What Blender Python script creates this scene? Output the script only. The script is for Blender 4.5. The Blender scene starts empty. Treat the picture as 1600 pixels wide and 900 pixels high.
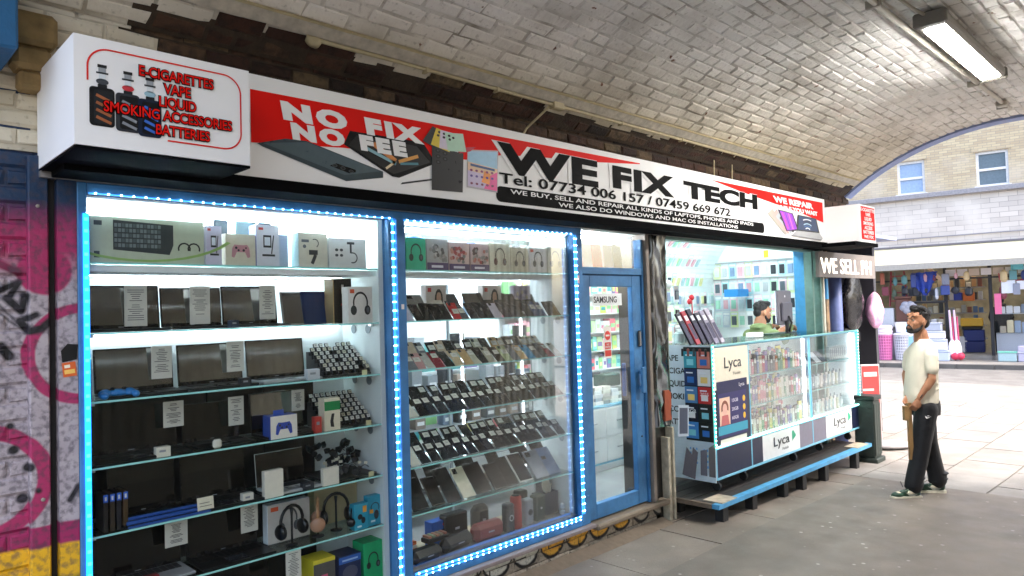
import bpy, math, random
from mathutils import Vector, Matrix, Euler, noise as mnoise
R = math.radians
random.seed(7)
scn = bpy.context.scene
# ------------------------------------------------------------------ camera
cam = bpy.data.cameras.new('camera'); cam.lens = 25.0; cam.sensor_width = 36; cam.clip_start = .05; cam.clip_end = 500
camo = bpy.data.objects.new('camera', cam); scn.collection.objects.link(camo)
CX = Vector((1125, -2, -1111)).normalized(); CY2 = Vector((-1097, -68.66, -1111)).normalized()
CU = CY2.cross(CX).normalized()
if CU.y < 0: CU = -CU
CYv = CU.cross(CX)
rot = Matrix((CX, CYv, CU))
camo.matrix_world = Matrix.Translation((0, -3.6, 1.87)) @ rot.to_4x4()
scn.camera = camo
# ------------------------------------------------------------------ sky, sun, exposure
SUN_EL, SUN_AZ = R(52), R(287)          # azimuth of the sun, measured from +x counter-clockwise
w = bpy.data.worlds.new('World'); scn.world = w; w.use_nodes = True
nt = w.node_tree; bg = nt.nodes['Background']
sky = nt.nodes.new('ShaderNodeTexSky'); sky.sky_type = 'NISHITA'; sky.sun_disc = False
sky.sun_elevation = SUN_EL; sky.sun_rotation = R(90) - SUN_AZ
sky.air_density = 1.2; sky.dust_density = 5; sky.ozone_density = 1
nt.links.new(sky.outputs[0], bg.inputs[0]); bg.inputs[1].default_value = .145
sl = bpy.data.lights.new('sun', 'SUN'); sl.energy = .5; sl.angle = R(14); sl.color = (1, .97, .93)
so = bpy.data.objects.new('sun', sl); scn.collection.objects.link(so)
sd = Vector((math.cos(SUN_EL)*math.cos(SUN_AZ), math.cos(SUN_EL)*math.sin(SUN_AZ), math.sin(SUN_EL)))
so.rotation_euler = sd.to_track_quat('Z', 'Y').to_euler(); so.location = (5, -10, 20)
vs = scn.view_settings; vs.view_transform = 'Standard'; vs.look = 'None'; vs.gamma = 1; vs.use_curve_mapping = False
vs.exposure = 2.5
scn.cycles.max_bounces = 10; scn.cycles.diffuse_bounces = 5; scn.cycles.glossy_bounces = 4; scn.cycles.transparent_max_bounces = 24
scn.cycles.sample_clamp_indirect = 8
# ------------------------------------------------------------------ materials
def lin(h):
    h = h.lstrip('#'); c = [int(h[i:i+2], 16)/255 for i in (0, 2, 4)]
    return tuple(x/12.92 if x <= .04045 else ((x+.055)/1.055)**2.4 for x in c)
MATS = {}
def nm(name):
    m = bpy.data.materials.new(name); m.use_nodes = True
    return m, m.node_tree, m.node_tree.nodes['Principled BSDF']
def mat(name, col, rough=.5, metal=0, var=.12, scale=18, bump=0, bscale=60, emit=0, spec=.5, coat=0, pos=False, island=False):
    """plain paint / plastic / board: colour broken up by noise, fine relief from bump"""
    if name in MATS: return MATS[name]
    m, t, b = nm(name); N = t.nodes.new; L = t.links.new
    c = lin(col) if isinstance(col, str) else col
    co = N('ShaderNodeNewGeometry').outputs['Position'] if pos else N('ShaderNodeTexCoord').outputs['Object']
    n = N('ShaderNodeTexNoise'); n.inputs['Scale'].default_value = scale; n.inputs['Detail'].default_value = 5; L(co, n.inputs['Vector'])
    mp = N('ShaderNodeMapRange'); mp.inputs[1].default_value = .25; mp.inputs[2].default_value = .75
    mp.inputs[3].default_value = 1-var; mp.inputs[4].default_value = 1+var; L(n.outputs[0], mp.inputs[0])
    hv = N('ShaderNodeHueSaturation'); hv.inputs['Color'].default_value = (*c, 1)
    if island:
        g = N('ShaderNodeNewGeometry'); oi = N('ShaderNodeObjectInfo'); a = N('ShaderNodeMath'); a.operation = 'ADD'
        L(g.outputs['Random Per Island'], a.inputs[0]); L(oi.outputs['Random'], a.inputs[1])
        fr = N('ShaderNodeMath'); fr.operation = 'FRACT'; L(a.outputs[0], fr.inputs[0])
        m2 = N('ShaderNodeMapRange'); m2.inputs[3].default_value = 1-island; m2.inputs[4].default_value = 1+island; L(fr.outputs[0], m2.inputs[0])
        mu = N('ShaderNodeMath'); mu.operation = 'MULTIPLY'; L(mp.outputs[0], mu.inputs[0]); L(m2.outputs[0], mu.inputs[1]); L(mu.outputs[0], hv.inputs['Value'])
    else: L(mp.outputs[0], hv.inputs['Value'])
    L(hv.outputs[0], b.inputs['Base Color'])
    r = N('ShaderNodeMapRange'); r.inputs[3].default_value = max(.02, rough-.08); r.inputs[4].default_value = min(1, rough+.1); L(n.outputs[0], r.inputs[0]); L(r.outputs[0], b.inputs['Roughness'])
    b.inputs['Metallic'].default_value = metal; b.inputs['Specular IOR Level'].default_value = spec
    if coat: b.inputs['Coat Weight'].default_value = coat
    if bump:
        n2 = N('ShaderNodeTexNoise'); n2.inputs['Scale'].default_value = bscale; n2.inputs['Detail'].default_value = 6; L(co, n2.inputs['Vector'])
        bp = N('ShaderNodeBump'); bp.inputs['Strength'].default_value = bump; bp.inputs['Distance'].default_value = .01; L(n2.outputs[0], bp.inputs['Height']); L(bp.outputs[0], b.inputs['Normal'])
    if emit:
        b.inputs['Emission Color'].default_value = (*c, 1); b.inputs['Emission Strength'].default_value = emit
    MATS[name] = m; return m
def C(h, rough=.45):
    """a printed or moulded colour by its hex value"""
    return mat('colour_%s_%d' % (h.lstrip('#'), rough*100), h, rough, var=.06, scale=30)
def emis(name, col, s):
    if name in MATS: return MATS[name]
    m, t, b = nm(name); c = lin(col); b.inputs['Base Color'].default_value = (*c, 1)
    b.inputs['Emission Color'].default_value = (*c, 1); b.inputs['Emission Strength'].default_value = s; MATS[name] = m; return m
def glass(name, tint, refl=.6, base=.0):
    m = bpy.data.materials.new(name); m.use_nodes = True; t = m.node_tree; t.nodes.clear(); N = t.nodes.new; L = t.links.new
    o = N('ShaderNodeOutputMaterial'); tr = N('ShaderNodeBsdfTransparent'); tr.inputs[0].default_value = (*tint, 1)
    g = N('ShaderNodeBsdfGlossy'); g.inputs['Roughness'].default_value = .015
    f = N('ShaderNodeFresnel'); f.inputs[0].default_value = 1.45
    mu = N('ShaderNodeMath'); mu.operation = 'MULTIPLY_ADD'; mu.inputs[1].default_value = refl; mu.inputs[2].default_value = base; L(f.outputs[0], mu.inputs[0])
    mx = N('ShaderNodeMixShader'); L(mu.outputs[0], mx.inputs[0]); L(tr.outputs[0], mx.inputs[1]); L(g.outputs[0], mx.inputs[2]); L(mx.outputs[0], o.inputs[0])
    MATS[name] = m; return m
G_PANE = glass('window_glass', (.97, .985, .985), .46)
G_DOOR = glass('door_glass', (.97, .985, .985), .12)
G_SHELF = glass('shelf_glass', (.90, .97, .96), .6, .01)
G_EDGE = mat('shelf_glass_edge', '#86bfbd', .15, emit=.05)  # faint glow put into the colour of the glass edges
M_BLUE = mat('blue_frame_paint', '#3b75a8', .5, var=.3, scale=7, bump=.35, bscale=30, pos=True)
M_WHITE = mat('white_board', '#eceeee', .5, var=.04)
M_SIGNW = mat('sign_white_vinyl', '#f6f6f6', .65, var=.03, scale=3, spec=.2)
M_BLACKV = mat('black_vinyl', '#060607', .7, var=.2, spec=.12)
M_RED = mat('sign_red_vinyl', '#ea1208', .65, var=.05, scale=3, spec=.2)
M_PAPER = mat('paper', '#d9d6cc', .7, var=.06, scale=12)
M_BLK = mat('black_plastic', '#0c0c0e', .3, var=.3)
M_SCR = mat('dark_screen', '#070708', .08, var=.3, spec=.6)
M_SILV = mat('silver_metal', '#b9bcc0', .3, .7, var=.08)
M_STEEL = mat('stainless_steel', '#75787c', .2, 1, var=.25, scale=6, bump=.3, bscale=5)
M_ALU = mat('dull_aluminium', '#8f8a88', .45, .5, var=.15, bump=.2)
M_WOODD = mat('dark_stained_wood', '#1b1a1c', .55, var=.4, scale=12, bump=.3)
M_DECK = mat('worn_grey_deck_board', '#3a3634', .6, var=.35, scale=9, bump=.4)
M_LTBLUE = mat('pale_blue_trim', '#79bcd8', .4, var=.08)
M_NAVY = mat('navy_panel', '#141c3c', .35, var=.1)
# ---- walls with sprayed shapes: nodes on world x, z
class Nt:
    def __init__(s, m): s.t = m.node_tree; s.N = s.t.nodes.new; s.L = s.t.links.new
    def val(s, x, inp):
        if isinstance(x, (int, float)): inp.default_value = x
        else: s.L(x, inp)
    def ma(s, op, a, b=0., c=0.):
        n = s.N('ShaderNodeMath'); n.operation = op; s.val(a, n.inputs[0]); s.val(b, n.inputs[1]); s.val(c, n.inputs[2]); return n.outputs[0]
    def step(s, d, w=.01):                       # 1 where d < 0, soft over w
        n = s.N('ShaderNodeMapRange'); s.val(d, n.inputs[0]); n.inputs[1].default_value = -w; n.inputs[2].default_value = w; n.inputs[3].default_value = 1; n.inputs[4].default_value = 0; return n.outputs[0]
    def mix(s, f, a, b):
        n = s.N('ShaderNodeMix'); n.data_type = 'RGBA'; s.val(f, n.inputs[0])
        for x, i in ((a, 6), (b, 7)):
            if isinstance(x, tuple): n.inputs[i].default_value = (*x, 1)
            else: s.L(x, n.inputs[i])
        return n.outputs[2]
    def xyz(s, wob=.02, sc=6):
        g = s.N('ShaderNodeNewGeometry'); n = s.N('ShaderNodeTexNoise'); n.inputs['Scale'].default_value = sc; s.L(g.outputs['Position'], n.inputs['Vector'])
        sep = s.N('ShaderNodeSeparateXYZ'); s.L(g.outputs['Position'], sep.inputs[0])
        o = s.ma('MULTIPLY_ADD', n.outputs[0], wob*2, -wob)
        return s.ma('ADD', sep.outputs[0], o), sep.outputs[1], s.ma('ADD', sep.outputs[2], o)
    def noise(s, sc, det=6, vec=None):
        g = s.N('ShaderNodeNewGeometry'); n = s.N('ShaderNodeTexNoise'); n.inputs['Scale'].default_value = sc; n.inputs['Detail'].default_value = det; s.L(vec or g.outputs['Position'], n.inputs['Vector']); return n.outputs[0]
    def ramp(s, f, stops):
        n = s.N('ShaderNodeValToRGB'); s.L(f, n.inputs[0]); e = n.color_ramp.elements
        e[0].position, e[0].color = stops[0][0], (*stops[0][1], 1); e[1].position, e[1].color = stops[-1][0], (*stops[-1][1], 1)
        for p, c in stops[1:-1]: x = e.new(p); x.color = (*c, 1)
        return n.outputs[0]
def bumpit(q, b, h, st, dist=.01):
    bp = q.N('ShaderNodeBump'); bp.inputs['Strength'].default_value = st; bp.inputs['Distance'].default_value = dist; q.L(h, bp.inputs['Height']); q.L(bp.outputs[0], b.inputs['Normal'])
# sprayed left wall
m, t, b = nm('sprayed_wall_paint'); MATS['spray'] = m; q = Nt(m); x, y, z = q.xyz(.012)
blue, pink, wht, yel, grn, blk = lin('#082c4c'), lin('#a2285a'), lin('#b3a9a6'), lin('#d9a616'), lin('#1c4a22'), lin('#0b0a0c')
col = q.mix(q.noise(14), lin('#958a92'), lin('#b8afb2'))
def circ(cx, cz, r): return q.ma('SUBTRACT', q.ma('SQRT', q.ma('ADD', q.ma('POWER', q.ma('SUBTRACT', x, cx), 2.), q.ma('POWER', q.ma('SUBTRACT', z, cz), 2.))), r)
def ring(cx, cz, r, wd): return q.ma('SUBTRACT', q.ma('ABSOLUTE', circ(cx, cz, r)), wd)
col = q.mix(q.step(ring(.50, 1.22, .215, .03), .004), col, pink)
col = q.mix(q.step(ring(.86, 1.74, .2, .022), .004), col, pink)
col = q.mix(q.step(circ(.72, 2.10, .10), .006), col, pink)
def seg(x0, z0, x1, z1, wd):
    dx, dz = x1-x0, z1-z0; l2 = dx*dx+dz*dz
    t_ = q.ma('MINIMUM', q.ma('MAXIMUM', q.ma('DIVIDE', q.ma('ADD', q.ma('MULTIPLY', q.ma('SUBTRACT', x, x0), dx), q.ma('MULTIPLY', q.ma('SUBTRACT', z, z0), dz)), l2), 0.), 1.)
    ex = q.ma('SUBTRACT', x, q.ma('MULTIPLY_ADD', t_, dx, x0)); ez = q.ma('SUBTRACT', z, q.ma('MULTIPLY_ADD', t_, dz, z0))
    return q.ma('SUBTRACT', q.ma('SQRT', q.ma('ADD', q.ma('MULTIPLY', ex, ex), q.ma('MULTIPLY', ez, ez))), wd)
def PX(p): return .565+p[0]*.00228, 2.43-(p[1]-300)*.00264
dmin = None
for st_, wd in (([(0, 412), (28, 428)], .017), ([(0, 456), (28, 444), (12, 470)], .014), ([(10, 468), (32, 490), (38, 464)], .016), ([(30, 506), (52, 496)], .014), ([(30, 506), (42, 521), (62, 518), (76, 506)], .017), ([(0, 490), (14, 506), (32, 516)], .003), ([(0, 478), (10, 492), (30, 512)], .003), ([(0, 545), (14, 560)], .02), ([(104, 800), (118, 780)], .012)):
    for a_, b_ in zip(st_, st_[1:]):
        d_ = seg(*PX(a_), *PX(b_), wd); dmin = d_ if dmin is None else q.ma('MINIMUM', dmin, d_)
col = q.mix(q.step(dmin, .006), col, blk)
for cx, cz, r in [(.61, 1.35, .02), (.66, 1.27, .018), (.64, 1.14, .022), (.69, 1.17, .012), (.60, 1.45, .014), (.80, .98, .03)]:
    col = q.mix(q.step(circ(cx, cz, r), .006), col, blk)
col = q.mix(q.step(q.ma('SUBTRACT', 2.12, z), .07), col, pink)
col = q.mix(q.step(q.ma('SUBTRACT', 2.34, z), .07), col, blue)
col = q.mix(q.step(q.ma('SUBTRACT', z, 1.02), .004), col, lin('#962256'))
col = q.mix(q.step(q.ma('SUBTRACT', z, .93), .006), col, yel)
col = q.mix(q.step(q.ma('SUBTRACT', z, .78), .02), col, grn)
n1 = q.noise(40); col = q.mix(q.ma('MULTIPLY', q.step(q.ma('SUBTRACT', n1, .45), .1), .6), col, lin('#3a3440'))
q.L(col, b.inputs['Base Color']); b.inputs['Roughness'].default_value = .6; bumpit(q, b, n1, .35)
# sprayed plinth: yellow bowls with black outline
m, t, b = nm('sprayed_plinth_paint'); MATS['plinth'] = m; q = Nt(m); x, y, z = q.xyz(.012, 9)
n1 = q.noise(24); col = q.mix(n1, lin('#7d7264'), lin('#b5a896'))
u = q.ma('FRACT', q.ma('DIVIDE', q.ma('SUBTRACT', x, 3.19), .28)); k = q.ma('MULTIPLY_ADD', u, 2., -1.)
bowl = q.ma('MULTIPLY', q.ma('SQRT', q.ma('MAXIMUM', q.ma('SUBTRACT', 1., q.ma('POWER', k, 2.)), 0.)), .145)
d = q.ma('SUBTRACT', q.ma('SUBTRACT', .205, bowl), z)          # <0 inside the bowl
inside = q.step(d, .004); rng = q.step(q.ma('SUBTRACT', q.ma('ABSOLUTE', q.ma('ADD', d, 0.)), .016), .006)
fill = q.mix(q.step(q.ma('SUBTRACT', x, 3.75), .005), lin('#e0a53a'), lin('#cfcabb')); fill = q.mix(q.step(q.ma('SUBTRACT', 4.87, x), .005), fill, lin('#a59c8c'))
col = q.mix(inside, col, fill); col = q.mix(q.ma('MULTIPLY', rng, q.step(q.ma('SUBTRACT', 2.6, x), .2)), col, lin('#0d0c0d'))
col = q.mix(q.ma('MULTIPLY', q.step(q.ma('SUBTRACT', q.noise(60), .42), .06), .4), col, lin('#3b352e'))
q.L(col, b.inputs['Base Color']); b.inputs['Roughness'].default_value = .75; bumpit(q, b, n1, .5)
# limewashed vault bricks: old cream paint over brick, yellowed near the spring
def vaultmat(name, dark):
    m, t, b = nm(name); MATS[name] = m; q = Nt(m); x, y, z = q.xyz(.06, 2)
    g = q.N('ShaderNodeNewGeometry'); oi = q.N('ShaderNodeObjectInfo')
    rr = q.ma('FRACT', q.ma('ADD', g.outputs['Random Per Island'], oi.outputs['Random']))
    c1 = q.mix(rr, lin('#dbd9d5'), lin('#e8e6e3')); c2 = q.mix(rr, lin('#c6bba4'), lin('#d6cdb9'))
    f = q.N('ShaderNodeMapRange'); q.L(q.ma('ADD', z, q.ma('MULTIPLY', q.ma('SUBTRACT', 6., x), .05)), f.inputs[0]); f.inputs[1].default_value = 3.4; f.inputs[2].default_value = 3.85; f.inputs[3].default_value = 1; f.inputs[4].default_value = 0
    col = q.mix(f.outputs[0], c1, c2)
    big = q.noise(1.6, 5); col = q.mix(q.ma('MULTIPLY', q.step(q.ma('SUBTRACT', big, .44), .08), .35), col, lin('#7c7361'))
    fine = q.noise(34, 8); col = q.mix(q.ma('MULTIPLY', q.step(q.ma('SUBTRACT', fine, .36), .05), .35), col, lin('#6f6658'))
    chip = q.noise(9, 3); col = q.mix(q.ma('MULTIPLY', q.step(q.ma('SUBTRACT', .735, chip), .01), .9), col, lin('#6d4630'))
    if dark: col = q.mix(q.ma('MULTIPLY_ADD', q.noise(3.5), 2.4, -.95), col, lin('#6d6556'))
    q.L(col, b.inputs['Base Color']); b.inputs['Roughness'].default_value = .9; b.inputs['Specular IOR Level'].default_value = .1
    bumpit(q, b, q.ma('ADD', q.noise(26, 8), q.ma('MULTIPLY', q.noise(9, 3), .8)), .7, .009)
vaultmat('limewash', 0); vaultmat('limewash_joint', 1)
m, t, b = nm('old_dark_brick'); MATS['darkbrick'] = m; q = Nt(m)
g = q.N('ShaderNodeNewGeometry'); oi = q.N('ShaderNodeObjectInfo'); rr = q.ma('FRACT', q.ma('ADD', g.outputs['Random Per Island'], oi.outputs['Random']))
col = q.ramp(rr, [(0, lin('#1e120b')), (.4, lin('#3d2113')), (.7, lin('#4b3424')), (1, lin('#62523a'))])
col = q.mix(q.ma('MULTIPLY', q.step(q.ma('SUBTRACT', q.noise(18), .45), .1), .6), col, lin('#120d08'))
q.L(col, b.inputs['Base Color']); b.inputs['Roughness'].default_value = .85; bumpit(q, b, q.noise(40), .8)
# asphalt / floors
def ground(name, a, c, spots, sc=3, bs=.35, rough=.7):
    m, t, b = nm(name); MATS[name] = m; q = Nt(m)
    col = q.mix(q.noise(sc, 8), lin(a), lin(c)); col = q.mix(q.ma('MULTIPLY', q.step(q.ma('SUBTRACT', q.noise(160, 3), .36), .04), .5), col, lin('#222020'))
    if spots:
        v = q.N('ShaderNodeTexVoronoi'); v.inputs['Scale'].default_value = 7; g = q.N('ShaderNodeNewGeometry'); q.L(g.outputs['Position'], v.inputs['Vector'])
        col = q.mix(q.ma('MULTIPLY', q.step(q.ma('SUBTRACT', q.ma('MULTIPLY', v.outputs[0], q.ma('ADD', q.noise(5), .4)), .085), .02), spots), col, lin('#b8b2aa'))
    col = q.mix(q.ma('MULTIPLY', q.step(q.ma('SUBTRACT', .47, q.noise(2.3, 10)), .12), .28), col, lin('#3a342e')); col = q.mix(q.ma('MULTIPLY', q.step(q.ma('SUBTRACT', q.noise(.8, 9), .42), .05), .3), col, lin(c))
    oi = q.N('ShaderNodeObjectInfo'); hs = q.N('ShaderNodeHueSaturation'); q.L(col, hs.inputs['Color']); q.L(q.ma('MULTIPLY_ADD', oi.outputs['Random'], .12, .94), hs.inputs['Value']); col = hs.outputs[0]
    q.L(col, b.inputs['Base Color']); q.L(q.ma('MULTIPLY_ADD', q.noise(6), .5, rough-.3), b.inputs['Roughness']); bumpit(q, b, q.noise(120, 5), bs, .006)
ground('tunnel_asphalt', '#5e564d', '#857b70', .85, rough=.62)
ground('tunnel_slab', '#72685d', '#958a7e', .5, rough=.7)
ground('street_slab', '#84807b', '#a09b95', .3, rough=.75)
ground('road_asphalt', '#6f6d6b', '#85827f', .1, rough=.8)
ground('kerb_stone', '#4f4d4c', '#6d6b69', .1, rough=.8)
ground('shop_floor_tile', '#8c8f92', '#a5a8aa', 0, rough=.5)
# ------------------------------------------------------------------ mesh builder
class MB:
    def __init__(s): s.v = []; s.f = []; s.mi = []; s.mats = []; s.cur = 0
    def m(s, x, rough=.45):
        if isinstance(x, str): x = MATS[x] if x in MATS else C(x, rough)
        if x not in s.mats: s.mats.append(x)
        s.cur = s.mats.index(x); return s
    def add(s, vs, fs, M=None):
        n = len(s.v); s.v += [tuple(M @ Vector(p)) for p in vs] if M else [tuple(p) for p in vs]
        s.f += [tuple(i+n for i in f) for f in fs]; s.mi += [s.cur]*len(fs); return s
    def box(s, x0, x1, y0, y1, z0, z1, M=None):
        return s.add([(x0,y0,z0),(x1,y0,z0),(x1,y1,z0),(x0,y1,z0),(x0,y0,z1),(x1,y0,z1),(x1,y1,z1),(x0,y1,z1)],
                     [(0,3,2,1),(4,5,6,7),(0,1,5,4),(1,2,6,5),(2,3,7,6),(3,0,4,7)], M)
    def bbox(s, x0, x1, y0, y1, z0, z1, c=.004, M=None):      # chamfered box
        c = min(c, (x1-x0)*.4, (y1-y0)*.4, (z1-z0)*.4); V = []; idx = {}
        for a in (0, 1):
            for b_ in (0, 1):
                for d in (0, 1):
                    for k in range(3):
                        p = [x0 if a == 0 else x1, y0 if b_ == 0 else y1, z0 if d == 0 else z1]; sg = [1 if a == 0 else -1, 1 if b_ == 0 else -1, 1 if d == 0 else -1]
                        for j in range(3):
                            if j != k: p[j] += sg[j]*c
                        idx[(a, b_, d, k)] = len(V); V.append(tuple(p))
        F = []
        for k in range(3):
            o = [j for j in range(3) if j != k]
            for e in (0, 1):
                def g(u_, v_):
                    t_ = [0, 0, 0]; t_[k] = e; t_[o[0]] = u_; t_[o[1]] = v_; return idx[(*t_, k)]
                q_ = [g(0, 0), g(1, 0), g(1, 1), g(0, 1)]
                F.append(tuple(q_ if ((e == 1) == (k != 1)) else q_[::-1]))
            for u_ in (0, 1):
                for v_ in (0, 1):
                    def h(e, kk):
                        t_ = [0, 0, 0]; t_[k] = e; t_[o[0]] = u_; t_[o[1]] = v_; return idx[(*t_, kk)]
                    q_ = [h(0, o[0]), h(1, o[0]), h(1, o[1]), h(0, o[1])]; F.append(tuple(q_))
        for a in (0, 1):
            for b_ in (0, 1):
                for d in (0, 1): F.append((idx[(a, b_, d, 0)], idx[(a, b_, d, 1)], idx[(a, b_, d, 2)]))
        return s.add(V, F, M)
    def poly(s, pts, y=0, t=0, M=None):        # flat print in the x-z plane facing -y
        n = len(pts); return s.add([(p[0], y, p[1]) for p in pts], [tuple(range(n))], M)
    def rect(s, x0, x1, z0, z1, y=0, M=None): return s.poly([(x0, z0), (x1, z0), (x1, z1), (x0, z1)], y, M=M)
    def disc(s, cx, cz, rx, rz, y=0, n=14, a0=0, a1=2*math.pi, M=None):
        return s.poly([(cx+rx*math.cos(a0+(a1-a0)*i/n), cz+rz*math.sin(a0+(a1-a0)*i/n)) for i in range(n if a1-a0 > 6.2 else n+1)], y, M=M)
    def arc(s, cx, cz, r, wd, a0, a1, y=0, n=12, sx=1, M=None):
        V = []; F = []
        for i in range(n+1):
            a = a0+(a1-a0)*i/n
            for k in (r-wd/2, r+wd/2): V.append((cx+sx*k*math.cos(a), y, cz+k*math.sin(a)))
        for i in range(n): F.append((2*i, 2*i+1, 2*i+3, 2*i+2))
        return s.add(V, F, M)
    def line(s, x0, z0, x1, z1, wd, y=0, M=None):
        d = Vector((x1-x0, z1-z0)).normalized()*wd/2
        return s.poly([(x0+d.y, z0-d.x), (x1+d.y, z1-d.x), (x1-d.y, z1+d.x), (x0-d.y, z0+d.x)], y, M=M)
    def rrect(s, x0, x1, z0, z1, r, y=0, n=5):
        P = []
        for cx, cz, a in ((x1-r, z1-r, 0), (x0+r, z1-r, 90), (x0+r, z0+r, 180), (x1-r, z0+r, 270)):
            P += [(cx+r*math.cos(R(a+90*i/n)), cz+r*math.sin(R(a+90*i/n))) for i in range(n+1)]
        return s.poly(P, y)
    def tube(s, pts, r, n=8, caps=True, M=None):
        pts = [Vector(p) for p in pts]; rs = r if isinstance(r, (list, tuple)) else [r]*len(pts); V = []; F = []
        for i, p in enumerate(pts):
            d = (pts[min(i+1, len(pts)-1)]-pts[max(i-1, 0)]).normalized()
            a = d.orthogonal().normalized() if i == 0 else (pa-d*pa.dot(d)).normalized()
            pa = a; bb = d.cross(a)
            for k in range(n): an = 2*math.pi*k/n; V.append(tuple(p+rs[i]*(a*math.cos(an)+bb*math.sin(an))))
        for i in range(len(pts)-1):
            for k in range(n): F.append((i*n+k, i*n+(k+1) % n, (i+1)*n+(k+1) % n, (i+1)*n+k))
        if caps: F += [tuple(range(n))[::-1], tuple((len(pts)-1)*n+k for k in range(n))]
        return s.add(V, F, M)
    def lathe(s, prof, n=16, M=None):           # profile (r, z) about z
        V = []; F = []
        for r, z in prof:
            for k in range(n): V.append((r*math.cos(2*math.pi*k/n), r*math.sin(2*math.pi*k/n), z))
        for i in range(len(prof)-1):
            for k in range(n): F.append((i*n+k, i*n+(k+1) % n, (i+1)*n+(k+1) % n, (i+1)*n+k))
        F += [tuple(range(n))[::-1], tuple((len(prof)-1)*n+k for k in range(n))]
        return s.add(V, F, M)
    def ell(s, c, r, n=12, m_=8, M=None):
        V = [(c[0], c[1], c[2]-r[2])]; F = []
        for i in range(1, m_):
            a = -math.pi/2+math.pi*i/m_
            for k in range(n): V.append((c[0]+r[0]*math.cos(a)*math.cos(2*math.pi*k/n), c[1]+r[1]*math.cos(a)*math.sin(2*math.pi*k/n), c[2]+r[2]*math.sin(a)))
        V.append((c[0], c[1], c[2]+r[2])); top = len(V)-1
        for k in range(n): F.append((0, 1+(k+1) % n, 1+k)); F.append((top, top-n+k, top-n+(k+1) % n))
        for i in range(m_-2):
            for k in range(n): F.append((1+i*n+k, 1+i*n+(k+1) % n, 1+(i+1)*n+(k+1) % n, 1+(i+1)*n+k))
        return s.add(V, F, M)
    def mesh(s, name, smooth=False):
        me = bpy.data.meshes.new(name); me.from_pydata(s.v, [], s.f)
        for x in s.mats: me.materials.append(x)
        me.polygons.foreach_set('material_index', s.mi)
        if smooth: me.polygons.foreach_set('use_smooth', [True]*len(s.f))
        me.update(); return me
COL = scn.collection
def link(name, data, parent=None, loc=(0,0,0), rot=(0,0,0)):
    o = bpy.data.objects.new(name, data); COL.objects.link(o)
    if parent: o.parent = parent
    o.location = loc; o.rotation_euler = rot; return o
def part(name, mb, parent, loc=(0,0,0), rot=(0,0,0), label=None, smooth=False, kind=None):
    o = link(name, mb.mesh(name, smooth) if isinstance(mb, MB) else mb, parent, loc, rot)
    if label: o['label'] = label
    if kind: o['kind'] = kind
    return o
def props(o, label, cat, group=None, kind=None):
    if label: o['label'] = label
    if cat: o['category'] = cat
    if group: o['group'] = group
    if kind: o['kind'] = kind
    return o
def thing(name, label, cat, loc=(0,0,0), rot=(0,0,0), group=None): return props(link(name, None, None, loc, rot), label, cat, group)
def solo(name, mb, label, cat, loc=(0,0,0), rot=(0,0,0), group=None, smooth=False):
    return props(part(name, mb, None, loc, rot, smooth=smooth), label, cat, group)
def struct(name, mb, parent=None, loc=(0,0,0), rot=(0,0,0), smooth=False):
    o = part(name, mb, parent, loc, rot, smooth=smooth)
    if not parent: o['kind'] = 'structure'
    return o
def text(s, parent, loc, size, m, name='lettering', rot=(R(90), 0, 0), sx=1, bold=0, shear=0, align='LEFT', ext=.0006, sp=1):
    cu = bpy.data.curves.new(name, 'FONT'); cu.body = s; cu.size = size; cu.offset = bold; cu.shear = shear; cu.extrude = ext
    cu.align_x = align; cu.align_y = 'TOP_BASELINE'; cu.space_character = sp; cu.space_line = .95; cu.resolution_u = 3
    cu.materials.append(m if not isinstance(m, str) else (MATS[m] if m in MATS else C(m)))
    o = link(name, cu, parent, loc, rot); o.scale = (sx, 1, 1); return o
ORD = ['leftmost', 'second', 'third', 'fourth', 'fifth', 'sixth', 'seventh', 'eighth', 'ninth', 'tenth', 'eleventh', 'twelfth', 'thirteenth', 'fourteenth', 'fifteenth', 'sixteenth', 'seventeenth', 'eighteenth', 'nineteenth', 'twentieth', 'twenty-first', 'twenty-second', 'twenty-third', 'twenty-fourth']+['twenty-'+x for x in ('fifth', 'sixth', 'seventh', 'eighth', 'ninth')]+['thirtieth', 'thirty-first', 'thirty-second', 'thirty-third', 'thirty-fourth', 'thirty-fifth', 'thirty-sixth']
def nth(i): return ORD[0] if i == 0 else ORD[i]+' from left'
CACHE = {}
def cached(key, fn, smooth=False):
    if key not in CACHE: CACHE[key] = fn().mesh(key if isinstance(key, str) else str(key[0]), smooth)
    return CACHE[key]
# ================================================================== the ground
XE, XN = 10.0, -.35                                               # tunnel ends; the unseen near one is cut short to let daylight in
def zf(x): return 0 if x < 5.5 else (-.12*(x-5.5)/4 if x < 9.5 else -.12)
def gsheet(name, m, x0, x1, y0, y1, dz=0, nx=12):
    mb = MB().m(m); V = []; F = []
    for i in range(nx+1):
        x = x0+(x1-x0)*i/nx; V += [(x, y0, zf(x)+dz), (x, y1, zf(x)+dz)]
    for i in range(nx): F.append((2*i, 2*i+2, 2*i+3, 2*i+1))
    return struct(name, mb.add(V, F))
mb = MB().m('road_asphalt').box(-60, 120, -90, 90, -.4, -.2); struct('ground', mb)
gsheet('tunnel_floor', 'tunnel_asphalt', -6, 8.3, -6.5, -.72, .006, 40)
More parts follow.
